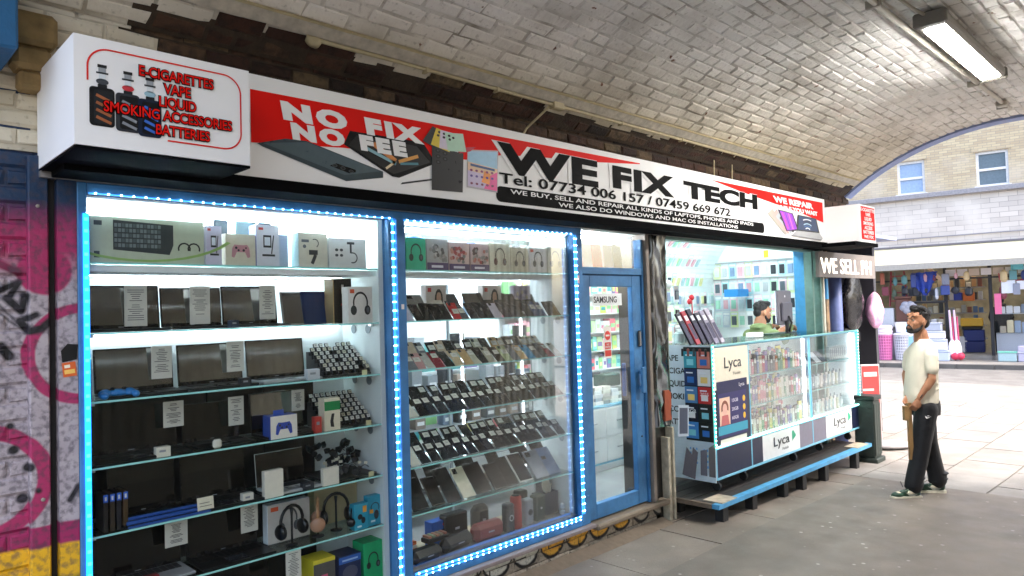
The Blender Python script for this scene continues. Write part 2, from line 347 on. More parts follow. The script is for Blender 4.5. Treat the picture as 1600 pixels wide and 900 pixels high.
# tar seam and patch lines in the floor
mb = MB().m('#3a3633', .9)
for a, b_ in (((4.2, -2.62), (8.3, -1.02)), ((-1, -2.9), (3.2, -2.7))):
    d = Vector((b_[0]-a[0], b_[1]-a[1])).normalized()*.006
    mb.add([(a[0]+d.y, a[1]-d.x, zf(a[0])+.0085), (b_[0]+d.y, b_[1]-d.x, zf(b_[0])+.0085), (b_[0]-d.y, b_[1]+d.x, zf(b_[0])+.0085), (a[0]-d.y, a[1]+d.x, zf(a[0])+.0085)], [(0, 1, 2, 3)])
struct('floor_seam', mb)
def slabs(parent, m, x0, x1, y0, y1, sx, sy, skip=None, joint=.006, alongx=True):
    k = 0; y = y0; row = 0
    while y < y1-.02:
        x = x0-(sx/2 if row % 2 else 0)
        while x < x1-.02:
            a, b_ = max(x, x0), min(x+sx, x1); yb = min(y+sy, y1)
            if b_-a > .05 and not (skip and skip((a+b_)/2, (y+yb)/2)):
                h = random.uniform(-.002, .002); z0, z1 = zf(a), zf(b_)
                V = [(a+joint, y+joint, z0-.05), (b_-joint, y+joint, z1-.05), (b_-joint, yb-joint, z1-.05), (a+joint, yb-joint, z0-.05)]
                V += [(p[0], p[1], p[2]+.05+h) for p in V]
                part('slab', MB().m(m).add(V, [(0,3,2,1),(4,5,6,7),(0,1,5,4),(1,2,6,5),(2,3,7,6),(3,0,4,7)]), parent)
            x += sx
        y += sy; row += 1
mb = MB().m('#3b3734', .9)
V = []; F = []
for i in range(41):
    x = -6+14.3*i/40; V += [(x, -.72, zf(x)-.006), (x, .6, zf(x)-.006)]
for i in range(40): F.append((2*i, 2*i+2, 2*i+3, 2*i+1))
ws = struct('tunnel_pavement', mb.add(V, F)); slabs(ws, 'tunnel_slab', 1.4, 8.3, -.72, .5, .92, .61)
MATS['slab_bed'] = mat('slab_bed', '#57534e', .9, pos=True); ws2 = gsheet('street_pavement', 'slab_bed', 8.3, 15.52, -4.25, 1.75, -.012, 20)
for nm9, bx in (('far_side', (15.5, 19.0, -9, 8)), ('right_side', (8.3, 15.5, -9, -4.2)), ('left_side', (8.3, 15.5, 1.7, 8))):
    mb = MB().m('street_slab'); V = []; F = []
    for i in range(9):
        x = bx[0]+(bx[1]-bx[0])*i/8; V += [(x, bx[2], zf(x)-.001), (x, bx[3], zf(x)-.001)]
    for i in range(8): F.append((2*i, 2*i+2, 2*i+3, 2*i+1))
    part('paving', mb.add(V, F), ws2)
slabs(ws2, 'street_slab', 8.3, 15.5, -4.2, 1.7, .9, .6, joint=.009)
mb = MB().m('road_asphalt').box(19.0, 24.0, -40, 40, -.19, -.128); struct('road', mb)
# far side of the street is built in the facade's own frame: u along it, v into it
FL, FRZ = (24.5, 4, 0), (0, 0, math.atan2(-.988, .153))
mb = MB().m('street_slab').box(-12, 22, -1.78, 0, -.15, 0)
fp = struct('far_pavement', mb, None, FL, FRZ); fp['kind'] = 'structure'
mb = MB()
kb = thing('far_kerb', None, None, FL, FRZ); kb['kind'] = 'structure'
for i in range(20): part('kerb_stone', MB().m('kerb_stone').bbox(-5.4+i*.9, -5.4+i*.9+.892, -1.93, -1.785, -.15, .004, .01), kb)
# ================================================================== the vault
RV, YC, ZC, A0 = 3.02, -1.9, .925, math.asin(1.9/3.02); SC = RV*A0; FLAT = 1.6
def vprof(s):
    """point and inward normal on the vault at arc length s from the spring beside the shop"""
    if s <= SC: a = A0-s/RV; return YC+RV*math.sin(a), ZC+RV*math.cos(a), a
    if s <= SC+FLAT: return YC-(s-SC), ZC+RV, 0
    a = -(s-SC-FLAT)/RV; return YC-FLAT+RV*math.sin(a), ZC+RV*math.cos(a), a
mb = MB().m('limewash_joint'); V = []; F = []; S = [i*.1 for i in range(0, 58)]
for x in (XN, XE):
    for s in S: y, z, a = vprof(s); V.append((x, y, z))
n = len(S)
for i in range(n-1): F.append((i, i+1, n+i+1, n+i))
mb.add(V, F)
mb.m('tunnel_slab').box(XN, XE, -9, 9, 4.02, 6.6)          # the mass of the bridge over the vault
vault = struct('tunnel_vault', mb)
# brick variants
def brick_mesh(m, L_, W_, H_, seed):
    r = random.Random(seed); mb = MB().m(m); j = lambda k: r.uniform(-k, k)*1.7; V = []; c = .012
    for (sx, sy) in ((-1,-1),(1,-1),(1,1),(-1,1)): V.append((sx*L_/2, sy*W_/2, -.012))
    for (sx, sy) in ((-1,-1),(1,-1),(1,1),(-1,1)): V.append((sx*L_/2+j(.004), sy*W_/2+j(.003), H_-c*.8))
    for (sx, sy) in ((-1,-1),(1,-1),(1,1),(-1,1)): V.append((sx*(L_/2-c)+j(.005), sy*(W_/2-c)+j(.004), H_+j(.002)))
    F = [(8, 9, 10, 11)]
    for k in range(4): F += [(k, (k+1) % 4, 4+(k+1) % 4, 4+k), (4+k, 4+(k+1) % 4, 8+(k+1) % 4, 8+k)]
    mb.add(V, F); return mb
BL, BW = .262, .083
vb = [brick_mesh('limewash', BL, BW, .008, i) for i in range(10)]; vbm = [b_.mesh('brick') for b_ in vb]
from bpy_extras.object_utils import world_to_camera_view
bpy.context.view_layer.update()
scn.render.resolution_x = 1024; scn.render.resolution_y = 576
cand = []; row = 0; s = .06
while s < 4.3:
    y, z, a = vprof(s); x = .2+(0 if row % 2 else .15)+random.uniform(-.02, .02)
    while x < XE-.22:
        L2 = BL*random.uniform(.9, 1.06) if random.random() > .13 else BL*.5
        p = Vector((x+L2/2, y+random.uniform(-.005, .005), z)); c = world_to_camera_view(scn, camo, p)
        M = Matrix.Translation(p) @ Matrix.Rotation(math.pi-a, 4, 'X') @ Matrix.Rotation(random.uniform(-.022, .022), 4, 'Z') @ Matrix.Rotation(random.uniform(-.03, .03), 4, 'X') @ Matrix.Rotation(random.uniform(-.012, .012), 4, 'Y') @ Matrix.Diagonal((L2/BL, random.uniform(.93, 1.05), random.uniform(.5, 1.3), 1))
        if s < .15 and x > 1.0: M = M @ Matrix.Diagonal((1, 1, .8, 1))
        if -.1 < c.x < 1.1 and c.y < 1.15: cand.append((x > 1.05 and s < .22 and mnoise.noise(Vector((x*1.1, s*8, 3))) < (.6 if s < .12 else .0), c.z if (c.x > -.02 and c.x < 1.02 and c.y < 1.02) else c.z+50, M))
        x += L2+.011
    s += BW+.0095; row += 1
cand.sort(key=lambda t_: t_[1])
vbd = [brick_mesh('darkbrick', BL, BW, .012, 30+i) for i in range(6)]; vbdm = [b_.mesh('brick') for b_ in vbd]
for i, (dk_, d, M) in enumerate(cand[:298]):
    o = link('brick', vbdm[i % 6] if dk_ else vbm[i % 10], vault); o.matrix_world = M
mb = MB().m('limewash')
for i, (dk_, d, M) in enumerate(cand[298:]): mb.m('darkbrick' if dk_ else 'limewash'); mb.add(vb[i % 10].v, vb[i % 10].f, M)
part('brick_courses', mb, vault, kind='stuff')
mb = MB().m(mat('sooty_mortar', '#3a2e22', .9, bump=.6, var=.4, pos=True)); V = []; F = []
for i in range(5):
    y, z, a = vprof(i*.036)
    for x in (1.06, XE-.14): V.append((x, y-.004*math.sin(a), z-.004*math.cos(a)))
for i in range(4): F.append((2*i, 2*i+1, 2*i+3, 2*i+2))
part('sooty_joints', mb.add(V, F), vault)
# blue painted rim at the mouth
mb = MB().m(mat('rim_blue_grey_paint', '#7f8db4', .6, bump=.3)); V = []; F = []
for x in (XE-.13, XE+.06):
    for k in (.03, -.3):
        for s in S: y, z, a = vprof(s); V.append((x, y-k*math.sin(a), z-k*math.cos(a)))
for i in range(n-1):
    F += [(i, i+1, 2*n+i+1, 2*n+i), (i, n+i, n+i+1, i+1), (2*n+i, 2*n+i+1, 3*n+i+1, 3*n+i)]
part('rim', mb.add(V, F), vault)
# opposite side of the tunnel: wall with ribbed roller shutters (seen in the reflections)
ow = thing('opposite_wall', 'painted brick wall with ribbed roller shutters across the passage', 'wall', (0, -5.42, 0))
part('wall', MB().m('limewash_joint').box(XN, XE, -.3, 0, -.2, 3.35), ow)
mb = MB().m(mat('ribbed_shutter_metal', '#b8ac98', .6, .0, bump=.1))
for i in range(70): mb.box(-.3+i*.147, -.3+i*.147+.08, 0, .09, .1, 3.2)
part('shutter', mb, ow, kind='stuff')
# ================================================================== wall over the shop front
aw = thing('arch_wall', 'old brown brick wall above the shop sign under the white vault', 'wall')
part('wall', MB().m(mat('sooty_mortar', '#3a2e22', .9, bump=.6, var=.4, pos=True)).box(1.03, XE, .02, .4, 2.62, 3.36).m('limewash_joint').box(.3, 1.03, .02, .4, 2.62, 3.36), aw)
wb = [brick_mesh('darkbrick', .222, .066, .012, 50+i) for i in range(8)]; wbm = [b_.mesh('brick') for b_ in wb]
lb = [brick_mesh('limewash', .222, .066, .014, 70+i) for i in range(6)]; lbm = [b_.mesh('brick') for b_ in lb]
k = 0; rest = MB().m('darkbrick')
for r_ in range(10):
    z = 2.68+r_*.0765; x = .4+(.11 if r_ % 2 else 0)
    while x < XE-.1:
        edge = 1.02+.1*math.sin(r_*2.1); top = z > 3.2 or (z > 3.14 and x > 6 and False)
        light = x < edge or z > 3.33
        M = Matrix.Translation((x+.111, .02, z)) @ Matrix.Rotation(R(90), 4, 'X') @ Matrix.Rotation(random.uniform(-.02, .02), 4, 'Z')
        if z > 3.0:
            if k < 290: o = link('brick', (lbm[k % 6] if light else wbm[k % 8]), aw); o.matrix_world = M; k += 1
            else: rest.add(wb[k % 8].v, wb[k % 8].f, M)
        elif x < 1.1 and k < 290: o = link('brick', (lbm if light else wbm)[k % 6], aw); o.matrix_world = M; k += 1
        x += .233
if rest.v: part('brick_courses', rest, aw, kind='stuff')
# corbel stone at the left of the wall
mb = MB().m(mat('old_sandstone', '#8a744c', .85, var=.35, scale=14, bump=.9, bscale=16, pos=True))
mb.bbox(-.09, .09, -.12, .05, -.02, .12, .02).bbox(-.07, .07, -.10, .05, -.12, -.02, .02).bbox(-.045, .045, -.075, .05, -.2, -.12, .015)
solo('stone_corbel', mb, 'rough tan corbel stone sticking out above the blue painted wall at the left', 'corbel', (.668, 0, 3.07))
# flat trunking, thin pipe and round boxes along the spring of the vault
mp = mat('cream_pipe_paint', '#b3a684', .6, bump=.3)
y, z, a = vprof(.25)
M = Matrix.Translation((0, y, z)) @ Matrix.Rotation(-a, 4, 'X')
tr = thing('cable_trunking', 'flat grey painted trunking running along the foot of the white vault', 'trunking')
part('channel', MB().m(mat('greyed_trunking_paint', '#b5aea0', .7, bump=.9, bscale=14, var=.25, pos=True)).box(.4, XE-.2, -.038, .038, -.02, -.004, M), tr)
part('lip', MB().m(mp).box(.4, XE-.2, -.046, -.0385, -.024, -.002, M), tr)
y, z, a = vprof(.165)
pp = thing('wall_pipe', 'thin cream painted pipe with round junction box above the long sign', 'pipe')
mb = MB().m(mp); mb.tube([(1.97, y-.035, z), (2.6, y-.032, z+.004), (3.9, y-.035, z-.002), (9.6, y-.033, z)], .0125, 8); part('pipe', mb, pp, smooth=True)
part('junction_box', MB().m(mp).lathe([(.045, 0), (.045, .03), (.036, .042), (.01, .047)], 18, Matrix.Translation((1.95, y-.0, z)) @ Matrix.Rotation(R(70), 4, 'X')), pp, smooth=True)
part('junction_box', MB().m(mp).bbox(3.86, 3.98, y-.06, y-.0, z-.03, z+.03, .008), pp)
for x in (2.7, 3.3, 4.7, 5.6): part('clip', MB().m(mp).box(x, x+.02, y-.05, y, z-.018, z+.018), pp)
solo('drop_cable', MB().m(mp).tube([(3.84, y-.03, z-.02), (3.72, -.04, 3.2), (3.6, -.06, 3.06)], .009, 6), 'cream cable dropping from the pipe to behind the long sign', 'cable')
solo('hanging_cable', MB().m(mp).tube([(6.36, -.06, 3.3), (6.37, -.05, 3.15), (6.36, -.06, 3.03)], .006, 5), 'left of two thin cables hanging behind the far half of the long sign', 'cable')
solo('hanging_cable', MB().m(mp).tube([(6.72, -.06, 3.3), (6.73, -.05, 3.15), (6.72, -.06, 3.03)], .006, 5), 'right of two thin cables hanging behind the far half of the long sign', 'cable')
# left: wall painted with graffiti
lw = thing('graffiti_wall', 'brick wall sprayed blue, pink, white and yellow left of the shop window', 'wall')
part('wall', MB().m('spray').box(-1.5, .725, .03, .4, -.1, 2.62).box(-1.5, .3, .02, .4, 2.62, 3.36), lw)
sb = [brick_mesh('spray', .222, .068, .009, 90+i) for i in range(6)]; sbm = [b_.mesh('brick') for b_ in sb]
for r_ in range(38):
    z = .04+r_*.077; x = .245+(.0 if r_ % 2 else -.115)
    while x < .66:
        L2 = min(.222, .69-x)
        o = link('brick', sbm[(r_*3+int(x*10)) % 6], lw); o.matrix_world = Matrix.Translation((x+L2/2, .03, z)) @ Matrix.Rotation(R(90), 4, 'X') @ Matrix.Diagonal((L2/.222, 1, 1, 1)); x += .233
part('pilaster', MB().m('spray').bbox(.66, .735, -.02, .2, -.05, 2.6, .006), lw)
part('screw', MB().m('#8c837a').lathe([(.008, 0), (.008, .006), (.004, .009)], 10, Matrix.Translation((.695, -.02, 2.38)) @ Matrix.Rotation(R(90), 4, 'X')), lw)
part('screw', MB().m('#8c837a').lathe([(.008, 0), (.008, .006), (.004, .009)], 10, Matrix.Translation((.705, -.02, 1.13)) @ Matrix.Rotation(R(90), 4, 'X')), lw)
part('board', MB().m('spray').box(.765, .838, -.03, .1, -.05, 2.52), lw, label='flat painted board beside the blue window frame')
part('dark_groove', MB().m('#100d0f').box(.737, .763, .02, .12, -.05, 2.55), lw)
solo('wall_sticker', MB().m('#d8632c').rect(0, .052, 0, .062).m('#f0c060').rect(.006, .046, .012, .03, -.0008).m('#f3e3c8').rect(.008, .03, .038, .052, -.0008), 'torn orange sticker on the board beside the window', 'sticker', (.782, -.032, 1.64), (0, R(-6), 0))
solo('black_tape', MB().m('#0b0b0c').poly([(0, 0), (.055, .01), (.06, .075), (.02, .08), (-.005, .05)]), 'scrap of black tape above the orange sticker', 'tape', (.778, -.032, 1.705))
solo('hanging_beam', MB().m(mat('beam_blue', '#1d5a86', .6, bump=.2)).bbox(-.32, -.02, -.35, .0, 2.93, 3.3, .01), 'blue painted beam end at the top left corner of the wall', 'beam', (.59, -.02, 0))
# plinth under the window with sprayed bowls
pl = thing('plinth_wall', 'low brick plinth sprayed with yellow and white bowls under the window', 'wall')
part('wall', MB().m('#4c443b', .9).box(.838, 5.3, .0, .4, -.1, .175), pl)
pbm = [brick_mesh('plinth', .222, .064, .012, 120+i).mesh('brick') for i in range(6)]
for r_ in range(3):
    x = .84+(.11 if r_ % 2 else 0)
    while x < 5.2:
        L2 = min(.222, 5.3-x); o = link('brick', pbm[(r_+int(x*7)) % 6], pl); o.matrix_world = Matrix.Translation((x+L2/2, .0, -.0+r_*.0705+.015)) @ Matrix.Rotation(R(90), 4, 'X') @ Matrix.Diagonal((L2/.222, 1, 1, 1)); x += .232
part('sill', MB().m(mat('worn_sill_stone', '#8d7f7c', .8, bump=.4, pos=True)).bbox(.838, 4.33, -.075, .1, .178, .205, .004), pl)
part('door_step', MB().m(mat('worn_step_cement', '#7d6f5f', .85, bump=.8, bscale=14, pos=True)).bbox(4.335, 5.34, -.09, .6, .15, .196, .012), pl)
part('fillet', MB().m(mat('worn_step_cement', '#7d6f5f')).add([(.838, -.02, .035), (5.3, -.02, .035), (.838, -.14, -.001), (5.3, -.14, -.001)], [(2, 3, 1, 0)]), pl)
# ================================================================== ceiling lamp and its conduit
cl = thing('ceiling_light', 'lit white tube light hanging under the vault at the top right', 'ceiling light', (6.65, -2.17, 3.90))
hm = mat('lamp_housing_grey', '#8f8c84', .5)
part('housing', MB().m(hm).bbox(-.93, .93, -.10, .10, -.075, .015, .02), cl)
part('diffuser', MB().m(emis('lamp_diffuser', '#fffcf8', 46)).bbox(-.84, .84, -.068, .068, -.088, -.0765, .005), cl)
part('end_cap', MB().m(mat('lamp_cap_grey', '#6f6c64', .5)).bbox(-.985, -.932, -.108, .108, -.082, .02, .012), cl)
part('end_cap', MB().m(mat('lamp_cap_grey', '#6f6c64', .5)).bbox(.932, .985, -.108, .108, -.082, .02, .012), cl)
cd = thing('ceiling_conduit', 'white painted conduit running along the crown of the vault beside the light', 'conduit')
part('pipe', MB().m(mat('conduit_white', '#b5afa2', .6, bump=.2)).tube([(-1, -1.93, 3.905), (9.3, -1.99, 3.905)], .02, 8), cd, smooth=True)
for x in (3.2, 5.2, 7.9, 9.1): part('clip', MB().m('#9d978b').bbox(x, x+.03, -2.0, -1.9, 3.88, 3.94, .004), cd)
part('tee_box', MB().m('#a8a295').bbox(8.9, 9.02, -2.03, -1.93, 3.87, 3.93, .01), cd)
solo('lamp_cable', MB().m('#aaa498').tube([(5.2, -2.08, 3.93), (5.5, -2.1, 3.92), (5.68, -2.14, 3.9), (5.74, -2.17, 3.88)], .012, 7), 'cable feeding the near end of the ceiling light', 'cable', smooth=True)
# ================================================================== shop front
sf = thing('phone_shop', 'blue framed shop front with two lit display windows and a blue glazed door', 'shop front')
def fr(n, x0, x1, z0, z1, y0=-.035, y1=.05, p=sf, m=M_BLUE, c=.004): return part(n, MB().m(m).bbox(x0, x1, y0, y1, z0, z1, c), p)
fr('frame_jamb', .84, .878, .208, 2.50); fr('frame_head', .8785, 4.309, 2.452, 2.50); fr('frame_rail', .8785, 4.2095, .208, .278)
fr('mullion', 2.548, 2.612, .2785, 2.4515); fr('mullion', 2.488, 2.512, .2785, 2.4515); part('mullion_channel', MB().m(M_BLUE).box(2.5125, 2.5475, -.01, .05, .2785, 2.4515), sf)
fr('frame_jamb', 4.21, 4.3095, .208, 2.4515)
part('grey_header', MB().m(M_ALU).box(.70, 8.9, -.045, .06, 2.503, 2.53), sf)
part('window_pane', MB().m(G_PANE).box(.878, 2.488, .012, .018, .278, 2.452), sf)
part('window_pane', MB().m(G_PANE).box(2.612, 4.21, .012, .018, .278, 2.452), sf)
fr('sticker', 2.57, 2.59, 1.9, 1.93, -.0375, -.0355, m=C('#e8e2dc'), c=.0002); fr('sticker', 4.235, 4.262, 2.07, 2.13, -.0375, -.0355, m=C('#e0a8a0'), c=.0002)
# door
dr = MB().m(M_BLUE); d0, d1, z0, z1 = 4.33, 5.105, .212, 2.14
for a in ((d0, d0+.085, z0, z1), (d1-.125, d1, z0, z1), (d0+.0855, d1-.1255, z1-.095, z1), (d0+.0855, d1-.1255, z0, z0+.115)): dr.bbox(a[0], a[1], -.012, .035, a[2], a[3], .004)
door = part('door', dr, sf)
part('glass', MB().m(G_DOOR).box(d0+.08, d1-.12, .01, .016, z0+.11, z1-.09), door)
part('handle', MB().m(M_BLUE).bbox(d1-.085, d1-.03, -.065, -.04, 1.14, 1.36, .006).bbox(d1-.07, d1-.045, -.04, -.012, 1.17, 1.2).bbox(d1-.07, d1-.045, -.04, -.012, 1.3, 1.33), door)
part('handle', MB().m(mat('dark_blue_handle', '#123f7c', .4)).bbox(d0+.575, d0+.60, .036, .07, 1.12, 1.4, .005), door)
part('lock', MB().m(M_STEEL).bbox(d1-.075, d1-.035, -.035, -.012, 1.53, 1.67, .01), door)
part('keyhole', MB().m(M_BLK).lathe([(.008, 0), (.008, .006), (.003, .008)], 10, Matrix.Translation((d1-.055, -.012, .77)) @ Matrix.Rotation(R(90), 4, 'X')), door)
sg = part('door_sticker', MB().m('#eef2f2').rect(4.47, 4.86, 1.89, 1.99, .0085), door)
text('SAMSUNG', sg, (4.485, .0075, 1.915), .072, C('#33373c'), bold=.001, sx=.93)
sg = part('no_entry_sticker', MB().m('#f2ece6').rect(4.60, 4.70, 1.46, 1.72, .0085).m('#d8382a').disc(4.65, 1.645, .038, .038, .0075, 18).rect(4.61, 4.69, 1.535, 1.59, .0075).rect(4.61, 4.69, 1.475, 1.525, .0075).m('#f2ece6').rect(4.625, 4.675, 1.638, 1.652, .0068), door)
text('NO\nENTRY', sg, (4.65, .0066, 1.565), .022, C('#f2ece6'), align='CENTER')
fr('door_jamb', 4.3105, 4.3275, .2, 2.14, -.02, .05); fr('door_jamb', 5.108, 5.135, .2, 2.4515, -.03, .05)
fr('transom', 4.3105, 5.1075, 2.143, 2.20, -.03, .05); part('transom_pane', MB().m(G_PANE).box(4.31, 5.108, .012, .018, 2.2, 2.452), sf)
part('side_post', MB().m(mat('brown_grey_post', '#7c7168', .55, bump=.3, pos=True)).bbox(5.137, 5.185, -.06, .08, .197, 2.5, .005), sf)
# LED strips: glowing tape with bright points
led = MATS['led_tape'] = emis('led_tape', '#3a94ff', .35); dot = emis('led_point', '#c4ecff', 7)
def strip(x0, z0, x1, z1, tape=led, pts=dot, wd=.016, step=.052, y=-.04, nm_='led_strip', r=.0027):
    L_ = math.hypot(x1-x0, z1-z0); v = abs(z1-z0) > abs(x1-x0); mb = MB().m(tape)
    if v: mb.box(x0-wd/2, x0+wd/2, y-.003, y, min(z0, z1), max(z0, z1))
    else: mb.box(min(x0, x1), max(x0, x1), y-.003, y, z0-wd/2, z0+wd/2)
    o = part(nm_, mb, sf); mb = MB().m(pts); k = int(L_/step)
    for i in range(k): f = (i+.5)/k; mb.box(x0+(x1-x0)*f-r, x0+(x1-x0)*f+r, y-.009, y-.003, z0+(z1-z0)*f-r, z0+(z1-z0)*f+r)
    part('led_points', mb, o, kind='stuff')
strip(.872, .22, .872, 2.36, tape=emis('led_tape_wide', '#1a86ee', .7), pts=emis('led_glow', '#29b6ff', 1.6), wd=.024, y=-.037, r=.007)
strip(.885, 2.452, 2.52, 2.452, wd=.006, y=-.036); strip(2.60, 2.448, 4.2, 2.448, wd=.006, y=-.036)
strip(2.524, .22, 2.524, 2.45, wd=.013, y=-.012); strip(2.538, .22, 2.538, 2.45, wd=.010, y=-.012)
strip(4.205, .30, 4.205, 2.44, wd=.012); strip(4.227, .30, 4.227, 2.44, wd=.012)
strip(2.62, .288, 4.2, .288, wd=.014); strip(2.62, .266, 4.2, .266, wd=.008)
# metal wrapped pillar between door and kiosk
pi_ = thing('metal_pillar', 'dented shiny metal clad pillar between the blue door and the kiosk', 'pillar')
mb = MB().m(M_STEEL); V = []; F = []; r_ = random.Random(3)
xs = [5.19, 5.235, 5.24, 5.275, 5.31, 5.345, 5.38, 5.415, 5.44, 5.442, 5.442]; zs = [.82+i*.07 for i in range(25)]
for z in zs:
    for i, x in enumerate(xs):
        y = .05 if i == 0 else (.25 if i == len(xs)-1 else -.05)
        V.append((x+r_.uniform(-.006, .006)*(1 < i < 9), y+(r_.uniform(-.013, .013)+.012*math.sin(z*9+i))*(1 < i < 9), z))
for j in range(len(zs)-1):
    for i in range(len(xs)-1): a = j*len(xs)+i; F.append((a, a+1, a+len(xs)+1, a+len(xs)))
mb.add(V, F); part('cladding', mb, pi_, smooth=True)
part('core', MB().m('#2a2622').box(5.2, 5.43, 0, .3, -.05, 2.5), pi_)
part('post', MB().m(mat('chipped_cream_paint', '#b3a995', .75, var=.3, bump=.8, bscale=20)).bbox(5.345, 5.385, -.075, .0, -.02, .72, .004), pi_)
part('post', MB().m(mat('chipped_cream_paint', '#b3a995')).bbox(5.42, 5.45, -.075, .0, -.02, .80, .004), pi_)
part('board', MB().m(mat('rusty_orange_board', '#9a4a30', .7, bump=.4)).bbox(5.345, 5.45, -.06, -.0, .86, 1.13, .004), pi_)
part('trim', MB().m(mat('greyish_kiosk_trim', '#7e8a86', .4, .3)).bbox(5.445, 5.475, -.04, .1, -.05, 2.50, .003), pi_)
# ================================================================== signs
# long sign
SY = -.25
sn = thing('long_sign', 'long white and red shop sign reading WE FIX TECH above the shop front', 'shop sign')
part('box', MB().m(M_SIGNW).box(1.40, 8.56, SY, .0, 2.566, 3.078), sn)
part('underside', MB().m(mat('black_sign_underside', '#08080a', .85, spec=.06)).box(.74, 8.66, -.262, -.05, 2.505, 2.5645).box(.74, 8.66, -.0495, .02, 2.531, 2.5645), sn)
y = SY-.002
mb = MB().m(M_RED).poly([(1.54, 2.735), (2.05, 2.78), (2.5, 2.80), (2.95, 2.83), (3.25, 2.90), (3.6, 2.935), (4.1, 2.965), (4.82, 3.035), (4.82, 3.042), (1.54, 3.0)][::1], y)
mb.poly([(5.94, 3.03), (8.5, 3.035), (8.5, 2.80), (7.9, 2.865), (7.2, 2.92), (6.5, 2.975)], y)
part('red_band', mb, sn)
mb = MB().m(M_BLACKV); mb.rrect(3.19, 6.98, 2.588, 2.692, .04, y); part('black_bar', mb, sn)
W_ = M_SIGNW
text('NO FIX', sn, (1.71, y-.003, 2.885), .115, W_, sx=1.85, bold=.0085, shear=-.1, sp=1.3)
text('NO FEE', sn, (1.76, y-.003, 2.79), .105, W_, sx=1.66, bold=.0078, shear=-.1, sp=1.3)
for txt, x, sz, sx in (('WE', 3.25, .262, 2.38), ('FIX', 4.43, .225, 2.35)):
    zb = 2.795 if txt == 'WE' else 2.815
    text(txt, sn, (x-.02, y-.002, zb-.004), sz, W_, sx=sx, bold=.020, name='letter_outline', sp=1.12)
    text(txt, sn, (x, y-.005, zb), sz, M_BLACKV, sx=sx, bold=.012, sp=1.12)
text('TECH', sn, (5.46, y-.002, 2.826), .19, W_, sx=2.85, bold=.018, name='letter_outline')
text('TECH', sn, (5.48, y-.005, 2.83), .19, M_BLACKV, sx=2.85, bold=.010)
text('Tel: 07734 006 157 / 07459 669 672', sn, (3.22, y-.003, 2.715), .098, M_BLACKV, sx=2.12, bold=.0015)
text('WE BUY, SELL AND REPAIR ALL KINDS OF LAPTOPS, PHONES AND IPADS', sn, (3.32, y-.004, 2.65), .043, W_, sx=2.43, bold=.0005)
text('WE ALSO DO WINDOWS AND MAC OS INSTALLATIONS', sn, (3.80, y-.004, 2.603), .043, W_, sx=2.38, bold=.0005)
text('WE REPAIR', sn, (7.22, y-.011, 2.935), .085, W_, sx=2.3, bold=.004, shear=-.15)
text('WHILE YOU WAIT', sn, (7.24, y-.011, 2.865), .062, W_, sx=2.1, bold=.003, shear=-.15)
# printed pictures of devices
pm = MB().m('#3c4a50', .3).poly([(1.57, 2.735), (1.60, 2.722), (2.07, 2.60), (2.31, 2.645), (2.31, 2.68), (1.84, 2.785), (1.72, 2.78)], y-.001).m('#55666d', .3).poly([(1.60, 2.74), (2.06, 2.632), (2.29, 2.68), (1.84, 2.779)], y-.002)
pm.m('#15191c', .2).poly([(1.97, 2.672), (2.09, 2.645), (2.13, 2.655), (2.13, 2.668), (2.01, 2.69)], y-.003)
for cx, cz in ((2.0, 2.677), (2.05, 2.668), (2.1, 2.657)): pm.m('#4a5256').disc(cx, cz, .016, .009, y-.0035, 10).m('#050607').disc(cx, cz, .011, .006, y-.004, 10)
part('printed_folded_phone', pm, sn)
pm = MB().m('#1a1c1f', .2).poly([(2.06, 2.80), (2.37, 2.66), (2.42, 2.657), (2.68, 2.77), (2.68, 2.79), (2.60, 2.89), (2.1, 2.88)], y-.001).m('#0b0d10').poly([(2.09, 2.80), (2.38, 2.672), (2.65, 2.775), (2.55, 2.86), (2.14, 2.86)], y-.0018)
for c_, a, b_, d_ in (('#d88b4a', (2.25, 2.83), (2.40, 2.75), .03), ('#e0a04e', (2.42, 2.75), (2.56, 2.80), .02), ('#8fb9c4', (2.2, 2.80), (2.40, 2.735), .018), ('#f0d9b0', (2.40, 2.75), (2.33, 2.70), .014), ('#4d8a98', (2.43, 2.74), (2.56, 2.755), .014)): pm.m(c_).line(*a, *b_, d_, y-.0024)
part('printed_open_phone', pm, sn)
pm = MB().m('#202225', .3).poly([(2.43, 2.62), (2.66, 2.668), (2.66, 2.678), (2.44, 2.632)], y-.001).m('#2b2d30', .3).poly([(2.655, 2.61), (2.90, 2.618), (2.915, 2.865), (2.665, 2.885)], y-.0028)
for cx, cz in ((2.71, 2.855), (2.71, 2.82), (2.71, 2.785), (2.765, 2.845), (2.765, 2.81)): pm.m('#0a0a0b').disc(cx, cz, .02, .013, y-.0034, 12).m('#43484e').disc(cx, cz, .009, .006, y-.004, 8)
part('printed_black_phone', pm, sn)
pm = MB()
for i, c_ in enumerate(('#22282c', '#e3c93f', '#d9cfe0', '#b8dcc6')):
    a = R(-28+i*12); cx, cz = 2.70+.05*i, 2.925; L2, H2 = .085, .075
    def rt(u, v, cx=cx, cz=cz, a=a): return (cx+(u*math.cos(a)-v*math.sin(a))*1.1, cz+(u*math.sin(a)+v*math.cos(a))*.75)
    pm.m(c_).poly([rt(-L2*.8, -H2), rt(L2*.8, -H2), rt(L2*.8, H2), rt(-L2*.8, H2)], y-.0044-.0006*i)
    for u, v in ((-.04, .05), (-.04, .02), (-.012, .035)):
        p_ = rt(u, v); pm.m('#101214').disc(p_[0], p_[1], .011, .008, y-.0048-.0006*i, 8)
pm.m('#c8334a').poly([(2.88, 2.86), (2.97, 2.885), (3.02, 2.92), (2.9, 2.90)], y-.0044)
part('printed_fan_of_phones', pm, sn)
